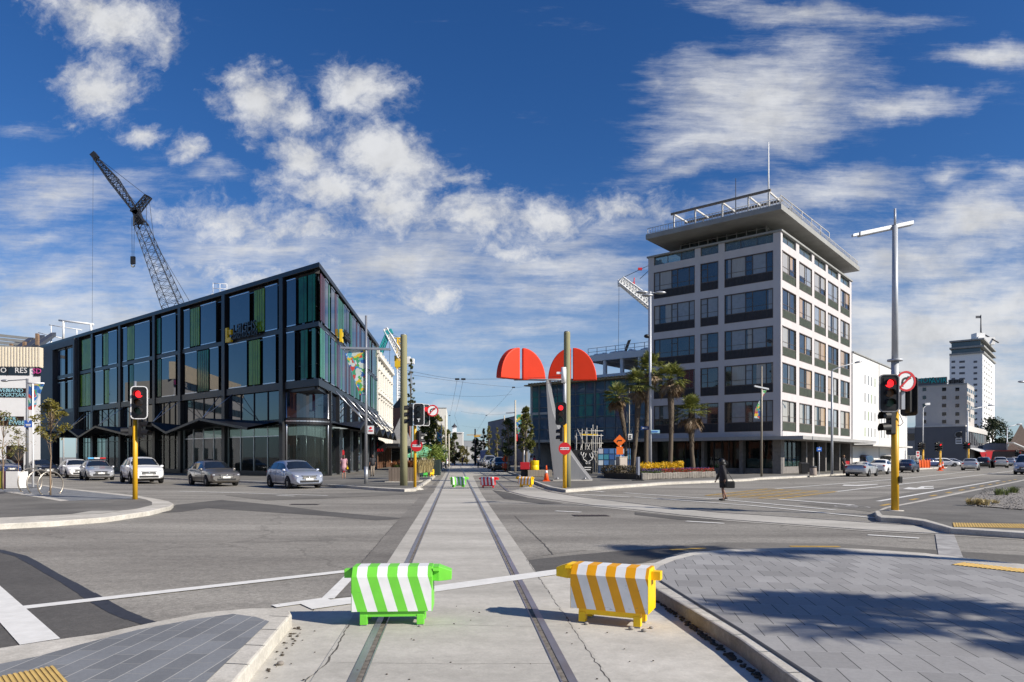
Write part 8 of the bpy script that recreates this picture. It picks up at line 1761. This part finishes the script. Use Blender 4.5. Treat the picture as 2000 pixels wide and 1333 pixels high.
def make_car(style, loc, ang, paint, label, grp, opts=()):
    D = ST[style]; L = D['L']; W2 = D['W'] / 2; c0 = Vector((-L / 2, 0, 0)); root = empty('parked_car' if 'parked' in opts else 'car', loc, ang, label, 'car', grp)
    xs = []; st = D['st']
    for i in range(len(st) - 1):
        n = 4 if st[i + 1][0] - st[i][0] > .1 else 2
        for k in range(n): xs.append(st[i][0] + (st[i + 1][0] - st[i][0]) * k / n)
    xs.append(1.0); vs = []; fs = []; m = 8; N = 15
    for x in xs:
        h = sec_pts(D, x); full = [(-y, z) for y, z in h] + [(y, z) for y, z in h[-2::-1]]
        vs += [Vector((x * L, y, z)) + c0 for y, z in full]
    for i in range(len(xs) - 1):
        for k in range(N): fs.append((i * N + k, i * N + (k + 1) % N, (i + 1) * N + (k + 1) % N, (i + 1) * N + k))
    fs.append(tuple(range(N))[::-1]); fs.append(tuple((len(xs) - 1) * N + k for k in range(N))); mb = MB(); mb.add(vs, fs, 0, True); bd = mb.build('body', paint, root)
    es = bd.modifiers.new('edges', 'EDGE_SPLIT'); es.split_angle = R(38)
    def PT(x, j, s, o=.006):   # point on the shell between section points (j may be fractional), pushed out
        h = sec_pts(D, x); j0 = min(int(j), 6); f = j - j0; y = h[j0][0] * (1 - f) + h[j0 + 1][0] * f; z = h[j0][1] * (1 - f) + h[j0 + 1][1] * f
        return Vector((x * L + c0.x, s * (y + (o if j < 4 else 0)), z + (o if j >= 4 else o * .3)))
    def strip(xlist, j0, j1, s, o=.008):
        mb = MB(); P_ = [PT(x, j0, s, o) for x in xlist] + [PT(x, j1, s, o) for x in xlist]; n = len(xlist); mb.add(P_, [(k, k + 1, k + 1 + n, k + n) for k in range(n - 1)], 0, True); return mb
    a, e = D['sw']
    for s in (-1, 1):
        mid = a + (e - a) * .52
        for p, q in ((a, mid - .008), (mid + .008, e)):
            n = 6; mb = strip([p + (q - p) * k / n for k in range(n + 1)], 3.12, 3.88, s, .010); mb.build('side_window', M_cgl, root)
    for nm, (p, q) in (('windscreen', D['ws']), ('rear_window', D['rw'])):
        mb = MB(); rows_ = []
        for k in range(4):
            x = p + (q - p) * k / 3; h = sec_pts(D, x); off = Vector(((.008 if nm == 'windscreen' else -.008), 0, .012)); ww = .97 if k in (1, 2) else .94
            pts = [(-h[4][0] * ww, h[4][1]), (-h[5][0] * .98, h[5][1]), (-h[6][0], h[6][1]), (0, h[7][1]), (h[6][0], h[6][1]), (h[5][0] * .98, h[5][1]), (h[4][0] * ww, h[4][1])]
            rows_.append([Vector((x * L + c0.x, y, z)) + off for y, z in pts])
        mb.add([v for r_ in rows_ for v in r_], [(i * 7 + k, i * 7 + k + 1, (i + 1) * 7 + k + 1, (i + 1) * 7 + k) for i in range(3) for k in range(6)], 0, True); mb.build(nm, M_cgl, root)
    rw = D['r']
    for xf in D['wb']:
        w_at = car_sec(D, xf)[4] * W2
        for s in (-1, 1):
            cx_ = xf * L + c0.x; mb = MB(); n = 18; pts = []
            for k in range(n + 1): an = R(-14 + 208 * k / n); pts.append(Vector((cx_ + rw * 1.17 * math.cos(an), s * (w_at + .004), rw + rw * 1.17 * math.sin(an))))
            mb.prism(pts, (0, -s * .16, 0)); mb.build('wheel_arch', M_arch, root)
            wh = empty('wheel', (cx_, s * (w_at - .085), rw)); wh.parent = root
            mb = MB(); prof = [(rw * .62, -.10), (rw * .93, -.105), (rw, -.07), (rw, .07), (rw * .93, .105), (rw * .62, .10)]; vs2 = []; n = 20
            for r_, y in prof:
                for k in range(n): an = 2 * math.pi * k / n; vs2.append(Vector((r_ * math.cos(an), y * 1.05, r_ * math.sin(an))))
            mb.add(vs2, [(i * n + k, i * n + (k + 1) % n, (i + 1) * n + (k + 1) % n, (i + 1) * n + k) for i in range(5) for k in range(n)], 0, True); mb.build('tyre', M_tyre, wh)
            mb = MB(); mb.cyl((0, s * .06, 0), (0, s * .065, 0), rw * .64, n=20)
            rm = mb.build('rim_dish', M_ctrim, wh); mb = MB()
            for k in range(6):
                an = k * math.pi / 3 + .3; d_ = Vector((math.cos(an), 0, math.sin(an))); t_ = Vector((-d_.z, 0, d_.x)) * .045; mb.add([t_ * .8 + Vector((0, s * .092, 0)), -t_ * .8 + Vector((0, s * .092, 0)), d_ * rw * .62 - t_ + Vector((0, s * .085, 0)), d_ * rw * .62 + t_ + Vector((0, s * .085, 0))], [(0, 1, 2, 3)])
            pr = []
            for k in range(20): an = 2 * math.pi * k / 20; pr.append((math.cos(an), math.sin(an)))
            vs2 = [Vector((x * rw * q, s * .09, z * rw * q)) for q in (.56, .66) for x, z in pr]; mb.add(vs2, [(k, (k + 1) % 20, (k + 1) % 20 + 20, k + 20) for k in range(20)]); mb.cyl((0, s * .085, 0), (0, s * .10, 0), .05, n=10); mb.build('rim', M_rim, wh)
    # front: lamps, grille, bumper opening, plate
    zb, hood = car_sec(D, .965)[1], car_sec(D, .965)[2]
    for s in (-1, 1):
        hz = car_sec(D, .955); cx_ = .952 * L + c0.x; mb = MB(); mb.ell((cx_, s * W2 * hz[4] * .70, hz[3] - .115), (.17, W2 * .245, .075), 14, 8, rot=Matrix.Rotation(-s * .55, 3, 'Z') @ Matrix.Rotation(.25, 3, 'Y')); mb.build('headlight', M_hl, root)
        rz_ = car_sec(D, .03); mb = MB(); mb.ell((.022 * L + c0.x, s * W2 * rz_[4] * .80, rz_[2] - .06), (.10, W2 * .20, .085 if style not in ('suv', 'van') else .15), 12, 8, rot=Matrix.Rotation(s * .45, 3, 'Z')); mb.build('tail_light', M_tlr, root)
        mb = MB(); xm = D['ws'][1] - .025; mp = PT(xm, 3.2, s, .09); mb.ell(mp, (.07, .105, .075), 10, 6); mb.build('mirror', paint, root)
        mb = MB(); 
        for xh in (.36, .55): mb.box(PT(xh, 2.72, s, .012), (.17, .025, .025))
        mb.build('door_handles', paint, root)
        if 'noseam' not in opts:
            mb = MB()
            for xh in (a + (e - a) * .08 + .06, a + (e - a) * .52, e + .02): 
                q = [PT(xh, j, s, .004) for j in (.6, 1, 1.6, 2.2, 2.6, 3.02)]; mb.tube(q, .006, 4)
            mb.build('door_seams', M_ctrim, root)
    xf = L / 2; zg = car_sec(D, 1.0)
    mb = MB(); wgr = W2 * .46; zt = zg[3] + .05; mb.add([Vector((xf - .01, -wgr, zt - .16)), Vector((xf - .01, wgr, zt - .16)), Vector((xf - .045, wgr * 1.08, zt + .02)), Vector((xf - .045, -wgr * 1.08, zt + .02)), Vector((xf + .03, -wgr * .8, zt - .155)), Vector((xf + .03, wgr * .8, zt - .155)), Vector((xf - .01, wgr * .85, zt + .01)), Vector((xf - .01, -wgr * .85, zt + .01))], [(4, 5, 6, 7), (0, 4, 7, 3), (1, 2, 6, 5), (3, 7, 6, 2), (0, 1, 5, 4)]); gr = mb.build('grille', M_ctrim, root)
    mb = MB(); mb.box((xf + .022, 0, zt - .02), (.02, wgr * 1.7, .022)); mb.ell((xf + .03, 0, zt - .07), (.012, .06, .035), 10, 6); mb.build('chrome_bar', M_chrome, gr)
    mb = MB(); mb.box((xf - .02, 0, zg[1] + .09), (.08, W2 * 1.15, .13)); mb.build('lower_intake', M_ctrim, root, bevel=.02)
    for s in (-1, 1): mb = MB(); mb.ell(PT(.985, 1.35, s * .82, .02) + Vector((.02, 0, 0)), (.03, .09, .06), 10, 6); mb.build('fog_lamp', M_ctrim, root)
    mb = MB(); mb.box((xf + .024, 0, zg[1] + .20), (.012, .40, .11)); mb.build('number_plate', M_plate, root)
    mb = MB(); mb.box((-L / 2 - .014, 0, .62 if style not in ('van', 'suv') else .85), (.012, .40, .11)); mb.build('number_plate', M_plate, root)
    mb = MB(); mb.box((-L / 2 + .03, 0, zg[1] + .03), (.08, W2 * 1.25, .10)); mb.build('rear_valance', M_ctrim, root, bevel=.02)
    mb = MB(); mb.box((0, 0, .24), (L * .8, W2 * 1.6, .12)); mb.build('underbody', M_arch, root)
    if 'lightbar' in opts:
        zt = car_sec(D, .46)[3] + .04; mb = MB(); mb.box((-.05, 0, zt + .03), (.22, 1.15, .05)); lb_ = mb.build('roof_bar', M_ctrim, root)
        for y, cc in ((-.38, (.10, .42, .75)), (.38, (.45, .02, .02)), (0, (.6, .6, .62))): mb = MB(); mb.box((-.05, y, zt + .10), (.24, .36, .11)); mb.build('lamp', plain(cc, .2), lb_, bevel=.02)
        for s in (-1, 1): mb = MB(); mb.cyl((-1.2, s * .55, zt + .01), (.3, s * .55, zt + .01), .02, n=6); mb.build('roof_rail', M_chrome, root)
    if 'spoiler' in opts: mb = MB(); mb.box((-L / 2 + .2, 0, car_sec(D, .04)[3] + .09), (.22, W2 * 1.7, .03)); mb.build('spoiler', paint, root)
    return root
def cp(name, c, metal=.0, rough=.32): return mat('car_paint_' + name, c, rough, metal, var=.04, coat=.8, scale=2)
P_silver = cp('silver', (.55, .56, .58), .55); P_sblue = cp('silver_blue', (.42, .46, .56), .55); P_taupe = cp('taupe', (.21, .195, .18), .6); P_white = cp('white', (.80, .80, .80)); P_black = cp('black', (.012, .012, .014)); P_navy = cp('navy', (.012, .018, .05)); P_dblue = cp('dark_blue', (.012, .03, .11)); P_grey = cp('grey', (.16, .165, .17), .6)
GL = 'cars queued in front of the black glass building'; GR = 'cars along the street to the right'; GS = 'cars parked up the street ahead'
def place(px, py, fx=0): q = G(px, py); return Vector((q.x, q.y, 0))
H1 = R(-50)
def car_at(style, pxc, ynear, ang, paint, label, grp, opts=()):
    """pxc: picture column of the car's middle; ynear: row where its nearest tyre meets the road"""
    D = ST[style]; Yn = DY(ynear); dep = abs(math.sin(ang)) * D['L'] * .30 + abs(math.cos(ang)) * D['W'] * .45; Yc_ = Yn + dep
    return make_car(style, Vector(((pxc - CX) * Yc_ / F, Yc_, 0)), ang, paint, label, grp, opts)
car_at('hatch', 575, 955, R(-52), P_sblue, 'silver blue hatchback at the head of the queue by the rounded shop window', GL)
car_at('wagon', 417, 950.5, R(-50), P_taupe, 'bronze grey estate car second in the queue, behind the silver blue hatchback', GL)
car_at('suv', 277, 945.5, R(-52), P_white, 'white crossover with a large dark grille behind the yellow signal pole', GL)
car_at('wagon', 189, 939, R(-52), P_silver, 'silver police estate with a light bar on its roof', GL, ('lightbar',))
car_at('hatch', 147, 934.5, R(-48), P_white, 'white hatchback half hidden behind the silver police estate', GL)
car_at('sedan', 82, 930.5, R(-42), P_black, 'black saloon with bright headlamps behind the bicycle hoops', GL)
car_at('sedan', 8, 927, R(-38), P_dblue, 'dark blue saloon cut off by the left edge', GL)
A50 = math.atan2(m_ma.y, m_ma.x)
car_at('coupe', 1684, 931.5, A50, P_silver, 'low silver sports coupe parked rear on at the tower pavement', GR, ('spoiler',))
car_at('sedan', 1722, 927, A50, P_white, 'white saloon parked in front of the silver coupe', GR)
car_at('sedan', 1772, 923.5, A50, P_navy, 'dark navy saloon parked just right of the thick yellow pole', GR)
car_at('van', 1688, 920, A50, P_navy, 'dark people carrier parked behind the silver coupe', GR)
car_at('van', 1733, 918, A50 + math.pi, P_white, 'white van facing the junction behind the white saloon', GR)
car_at('hatch', 1896, 919.5, A50 + .06, P_silver, 'silver hatchback with red tail lamps at the back of the right hand queue', GR)
car_at('suv', 1922, 914.5, A50, P_black, 'black crossover ahead of the silver hatchback in the queue', GR)
car_at('suv', 1953, 914.5, A50 + .15, cp('light_silver', (.50, .49, .47), .4), 'pale silver off-roader in the queue near the right edge', GR)
car_at('hatch', 1974, 911, A50, P_silver, 'small silver car beyond the pale off-roader', GR); car_at('suv', 1985, 910.5, A50 + math.pi, P_white, 'small distant white car beyond the pale off-roader', GR)
car_at('van', 2010, 928, A50 + math.pi - .1, P_sblue, 'silver people carrier coming towards the junction, cut off by the right edge', GR)
car_at('sedan', 1812, 912.5, R(190), P_dblue, 'blue car parked side on behind the orange mesh', GR); car_at('hatch', 1845, 912, R(-20), P_white, 'white car parked under the dark bar wall', GR); car_at('sedan', 1862, 912, R(-18), P_silver, 'silver saloon at the end of the row under the bar wall', GR)
A95 = math.atan2(b_hi.y, b_hi.x)
for px, py, st_, pt_, lab in ((978, 921.5, 'suv', P_black, 'black off-roader at the near end of the row up the street'), (966, 916.5, 'sedan', P_grey, 'dark grey car second in the row up the street'), (956.5, 913.5, 'van', P_silver, 'silver people carrier third in the row up the street'), (949, 911, 'hatch', P_grey, 'grey hatchback fourth in the row up the street'), (943.5, 909.5, 'hatch', P_white, 'white car at the far end of the row up the street')):
    car_at(st_, px, py, A95 + math.pi + .03, pt_, lab, GS)
car_at('hatch', 857, 913, A95, cp('pale_grey', (.4, .4, .4), .5), 'pale car parked at the left kerb up the street', GS); car_at('van', 866.5, 910.5, A95, P_white, 'white van parked at the left kerb up the street', GS)
# motorcycle at the left kerb up the street
# ------------------------------------------------------------------ trees and palms
M_bark = mat('bark', (.13, .105, .08), .9, col2=(.22, .18, .14), scale=5, stretch=(4, 4, .6), bump=.5, bscale=20)
M_bark_l = mat('young_bark', (.28, .20, .13), .85, col2=(.20, .14, .09), scale=4, stretch=(4, 4, .5))
def crown_mesh(rnd, clumps, per, leaf, clr, asp=.75):
    mb = MB()
    for c in clumps:
        r = clr * rnd.uniform(.6, 1.25)
        for k in range(int(per * rnd.uniform(.6, 1.3))):
            v = Vector((rnd.gauss(0, 1), rnd.gauss(0, 1), rnd.gauss(0, 1))).normalized() * r * rnd.random() ** .45; mb.leaf(c + Vector((v.x, v.y, v.z * .8)), leaf * rnd.uniform(.6, 1.25), rnd, asp)
    return mb
def tree(loc, h, z0, rx, label, group, leafm, seed, nclump=40, per=40, leaf=.09, trunk=.10, shape='oval', clr=None, barkm=None, lean=0.0, name='tree', cat='tree', dens=1.0):
    rnd = random.Random(seed); root = empty(name, loc, 0, label, cat, group); cl = []; hc = (h - z0)
    for k in range(nclump):
        t = rnd.random(); a = rnd.uniform(0, 6.28)
        if shape == 'oval': w = math.sin(math.pi * min(.97, .12 + t * .86)) ** .8
        elif shape == 'column': w = .55 + .45 * math.sin(math.pi * (.15 + t * .8)); w *= (1 - t ** 5)
        elif shape == 'cone': w = (1 - t) * .95 + .08
        else: w = math.sin(math.pi * (.25 + t * .72))
        r = rx * w * math.sqrt(rnd.uniform(.15, 1.0)); cl.append(Vector((r * math.cos(a), r * math.sin(a), z0 + hc * t)))
    cl.append(Vector((0, 0, h - .1)))
    c_ = clr or rx * .34; mb = crown_mesh(rnd, cl, per, leaf, c_); mb.build('crown', leafm, root)
    mb = MB(); pts = []; n = 7
    for k in range(n + 1): t = k / n; pts.append(Vector((lean * t + rnd.uniform(-1, 1) * .02 * h * t * .4, rnd.uniform(-1, 1) * .012 * h * t, t * h * .93)))
    mb.tube(pts, [trunk * (1 - .85 * k / n) for k in range(n + 1)], 8)
    for c in rnd.sample(cl, min(len(cl), 16)):
        tz = max(.25, min(.8, (c.z - .35 * rx) / h)); b0 = pts[min(n, int(tz * n))]; mb.tube([b0, b0.lerp(c, .5) + Vector((0, 0, .05 * rx)), c], [trunk * .30, trunk * .2, trunk * .07], 5)
    mb.build('trunk', barkm or M_bark, root); return root
LM_maple = leaf_mat('maple_leaves', (.09, .085, .012), (.24, .20, .035), .3); LM_green = leaf_mat('street_leaves', (.06, .075, .012), (.19, .19, .04), .3); LM_dark = leaf_mat('dark_leaves', (.03, .05, .014), (.11, .13, .04), .2); LM_olive = leaf_mat('olive_leaves', (.10, .09, .025), (.22, .19, .06), .3); LM_sparse = leaf_mat('autumn_leaves', (.13, .12, .03), (.24, .23, .07), .3)
# young maples on the left corner
b0 = G(98.5, 968, Z1); Y = b0.y; tree(b0, ZY(782, Y) - Z1, ZY(862, Y), .66, 'young maple with a pale slim trunk among the bicycle hoops', 'young maples on the left corner', LM_maple, 3, 34, 30, .075, .035, clr=.23, barkm=M_bark_l)
b0 = G(6, 957, Z1); Y = b0.y; tree(b0, ZY(806, Y) - Z1, ZY(895, Y), 1.0, 'sparser young maple at the left edge beside the bin enclosure', 'young maples on the left corner', LM_sparse, 5, 36, 16, .07, .04, clr=.22, barkm=M_bark_l)
b0 = xy(36, 44); tree(b0, ZY(842, 44), ZY(888, 44), .75, 'small thin tree behind the white banner pole', 'young maples on the left corner', LM_olive, 8, 20, 14, .07, .03, clr=.22, barkm=M_bark_l)
GT = 'trees along the street ahead'
def st(px, Yq, ytop, ylow, wpx, lab, lm, sd, shape='oval', nc=60, per=45, leaf=.2, z=0, tr=.16):
    tree(Vector(((px - CX) * Yq / F, Yq, z)), ZY(ytop, Yq) - z, ZY(ylow, Yq), wpx * Yq / F / 2, lab, GT, lm, sd, nc, per, leaf, tr, shape)
st(836, 82, 797, 893, 40, 'broad bushy street tree behind the tram signal on the left', LM_green, 11, 'oval', 80, 55, .17); st(853, 96, 812, 895, 34, 'yellow green street tree just right of the bushy one', leaf_mat('yellow_green_leaves', (.12, .12, .012), (.27, .25, .03), .3), 12, 'oval', 60, 50, .19)
st(803, 58, 700, 800, 14, 'thin leafy climber tree just behind the left wooden pole', LM_dark, 13, 'column', 40, 26, .10, tr=.08); st(888, 140, 846, 904, 22, 'dark narrow street tree before the cupola building', LM_dark, 14, 'column', 50, 50, .26); st(874, 170, 842, 902, 26, 'bright green tree further back on the left side of the street', LM_green, 15, 'oval', 50, 45, .3)
st(904, 200, 872, 903, 26, 'low bushy tree in the middle distance at the end of the street', LM_olive, 16, 'oval', 45, 45, .3); st(930, 175, 858, 902, 24, 'darkish tree at the far right side of the street', LM_dark, 17, 'oval', 45, 40, .3)
st(955, 120, 833, 898, 13, 'tall narrow olive tree behind the silver people carrier', LM_sparse, 18, 'column', 45, 40, .17); st(971, 105, 835, 895, 10, 'very narrow pale green tree by the slate grey warehouse', LM_sparse, 19, 'column', 40, 34, .15); st(945, 150, 838, 900, 14, 'narrow grey green tree in front of the pale warehouse end', LM_olive, 33, 'column', 40, 40, .2)
st(993, 74, 820, 888, 38, 'dark leaved street tree behind the roadworks sign', LM_dark, 20, 'oval', 46, 40, .15); st(1028, 68, 798, 884, 32, 'sunlit upright street tree left of the curved grey blade', LM_green, 21, 'column', 50, 46, .15); st(1022, 72, 800, 850, 16, 'dark sprig topped sapling beside the sunlit upright tree', LM_dark, 22, 'oval', 16, 24, .12)
tree(xy(1938, 190), ZY(822, 190), ZY(880, 190), 4.6, 'round dark evergreen tree beside the far white tower', None, leaf_mat('evergreen', (.012, .025, .006), (.045, .06, .015), .1), 23, 60, 60, .4, .4, 'oval')
tree(xy(851, 60), 2.4, .8, .9, 'spiky bright shrub with strap leaves by the gazebos', GT, leaf_mat('cordyline', (.14, .20, .03), (.30, .36, .08), .3), 24, 18, 40, .28, .07, 'oval')
# palms
LM_palm = leaf_mat('palm_fronds', (.06, .09, .016), (.26, .26, .06), .2); LM_dead = leaf_mat('dead_fronds', (.16, .105, .055), (.30, .21, .12), .1); M_ptr = mat('palm_trunk', (.075, .058, .042), .95, col2=(.16, .125, .09), scale=6, stretch=(2, 2, 5), bump=1.0, bscale=14)
def palm(base, ptop, label, seed, crown=1.0, dead=12, bend=0.0, group='fan palms in the flower bed', r0=.14, r1=.2, nf=46):
    rnd = random.Random(seed); root = empty('palm_tree', base, 0, label, 'palm tree', group); top = ptop - base; mb = MB(); pts = []; n = 12
    for k in range(n + 1): t = k / n; pts.append(Vector((top.x * t + bend * math.sin(math.pi * t), top.y * t, top.z * t)))
    rs = [r0 * (1.05 - .25 * t) if t < .45 else r0 * .8 + (r1 - r0 * .8) * min(1, (t - .45) / .25) for t in [k / n for k in range(n + 1)]]; mb.tube(pts, rs, 12)
    for k in range(240):   # shaggy leaf bases on the upper trunk
        t = rnd.uniform(.42, 1.0); p = pts[int(t * n)].lerp(pts[min(n, int(t * n) + 1)], t * n - int(t * n)); a = rnd.uniform(0, 6.28); d_ = Vector((math.cos(a), math.sin(a), 0)); r_ = rs[int(t * n)]; s = Vector((-d_.y, d_.x, 0)) * .03
        q = p + d_ * r_; mb.add([q - s, q + s, q + d_ * rnd.uniform(.05, .14) - Vector((0, 0, rnd.uniform(.05, .26)))], [(0, 1, 2)])
    mb.build('trunk', M_ptr, root)
    def frond(mb, el, az, plen, R_, droop):
        d_ = Vector((math.cos(az) * math.cos(el), math.sin(az) * math.cos(el), math.sin(el))); p0 = top.copy(); p1 = p0 + d_ * plen * .55; d2 = (d_ - Vector((0, 0, droop))).normalized(); p2 = p1 + d2 * plen * .45; side = d2.cross(Vector((0, 0, 1))); side = side.normalized() if side.length > .05 else Vector((1, 0, 0)); up = side.cross(d2)
        w = .02; mb.add([p0 - side * w, p0 + side * w, p1 + side * w, p1 - side * w, p2 + side * w * .6, p2 - side * w * .6], [(0, 1, 2, 3), (3, 2, 4, 5)])
        nb = 15
        for k in range(nb):
            a = R(-100 + 200 * k / (nb - 1)); ln = R_ * (.72 + .28 * math.cos(a)) * rnd.uniform(.88, 1.06); bd_ = d2 * math.cos(a) + side * math.sin(a) + up * .22 * rnd.uniform(.3, 1); bd_.normalize(); pr = bd_.cross(up).normalized() * .034 * crown; m_ = p2 + bd_ * ln * .55; e = p2 + bd_ * ln - Vector((0, 0, ln * rnd.uniform(.08, .35)))
            mb.add([p2, m_ - pr, e, m_ + pr], [(0, 1, 2, 3)])
    mb = MB()
    for k in range(nf): frond(mb, R(rnd.uniform(-18, 82)), rnd.uniform(0, 6.28), rnd.uniform(.5, .85) * crown, rnd.uniform(.5, .72) * crown, rnd.uniform(.1, .5))
    mb.build('fronds', LM_palm, root)
    if dead:
        mb = MB()
        for k in range(dead): frond(mb, R(rnd.uniform(-75, -25)), rnd.uniform(0, 6.28), rnd.uniform(.5, .9) * crown, rnd.uniform(.45, .6) * crown, rnd.uniform(.5, 1.2))
        mb.build('dead_fronds', LM_dead, root)
def bedpalm(pxb, pyb, pxt, pyt, Yq, lab, sd, crown, dead, bend=0, r=.15): 
    b_ = Vector(((pxb - CX) * Yq / F, Yq, .35)); palm(b_, A(pxt, pyt, Yq), lab, sd, crown, dead, bend, r0=r * .75, r1=r)
bedpalm(1308, 917, 1309, 742, 54, 'tall fan palm on the right of the bed, its crown before the tower windows', 1, 1.28, 14, .1, .24); bedpalm(1355, 917, 1351, 806, 55, 'shortest fan palm with a shaggy skirt of dead leaves', 2, 1.25, 34, -.1, .24)
bedpalm(1234, 912, 1247, 752, 55, 'tall fan palm leaning right just beside the orange sign', 3, 1.25, 14, .12, .24); bedpalm(1222, 905, 1206, 776, 58, 'slim fan palm curving left behind the cream cabinet', 4, 1.1, 16, .28, .2); bedpalm(1262, 908, 1269, 722, 60, 'tallest fan palm, hidden partly by the tall lamp post', 5, 1.35, 14, -.1, .26)
# palms beyond the right edge whose shadows fall on the paving
tan_ = math.tan(R(SUN_EL))
for i, (px, py, hgt, cr_, lab) in enumerate(((1830, 1245, 5.0, 1.1, 'palm standing beyond the right edge, nearest the camera'), (1400, 1083, 6.2, .95, 'palm standing beyond the right edge, further along the paving'))):
    c = G(px, py); q = Vector((c.x, c.y, 0)) + SUN_H * (hgt / tan_); palm(Vector((q.x, q.y, 0)), Vector((q.x, q.y, hgt)), lab, 40 + i, cr_, 10, 0, 'palms beyond the right edge', .10, .14, 60 if i == 0 else 40)
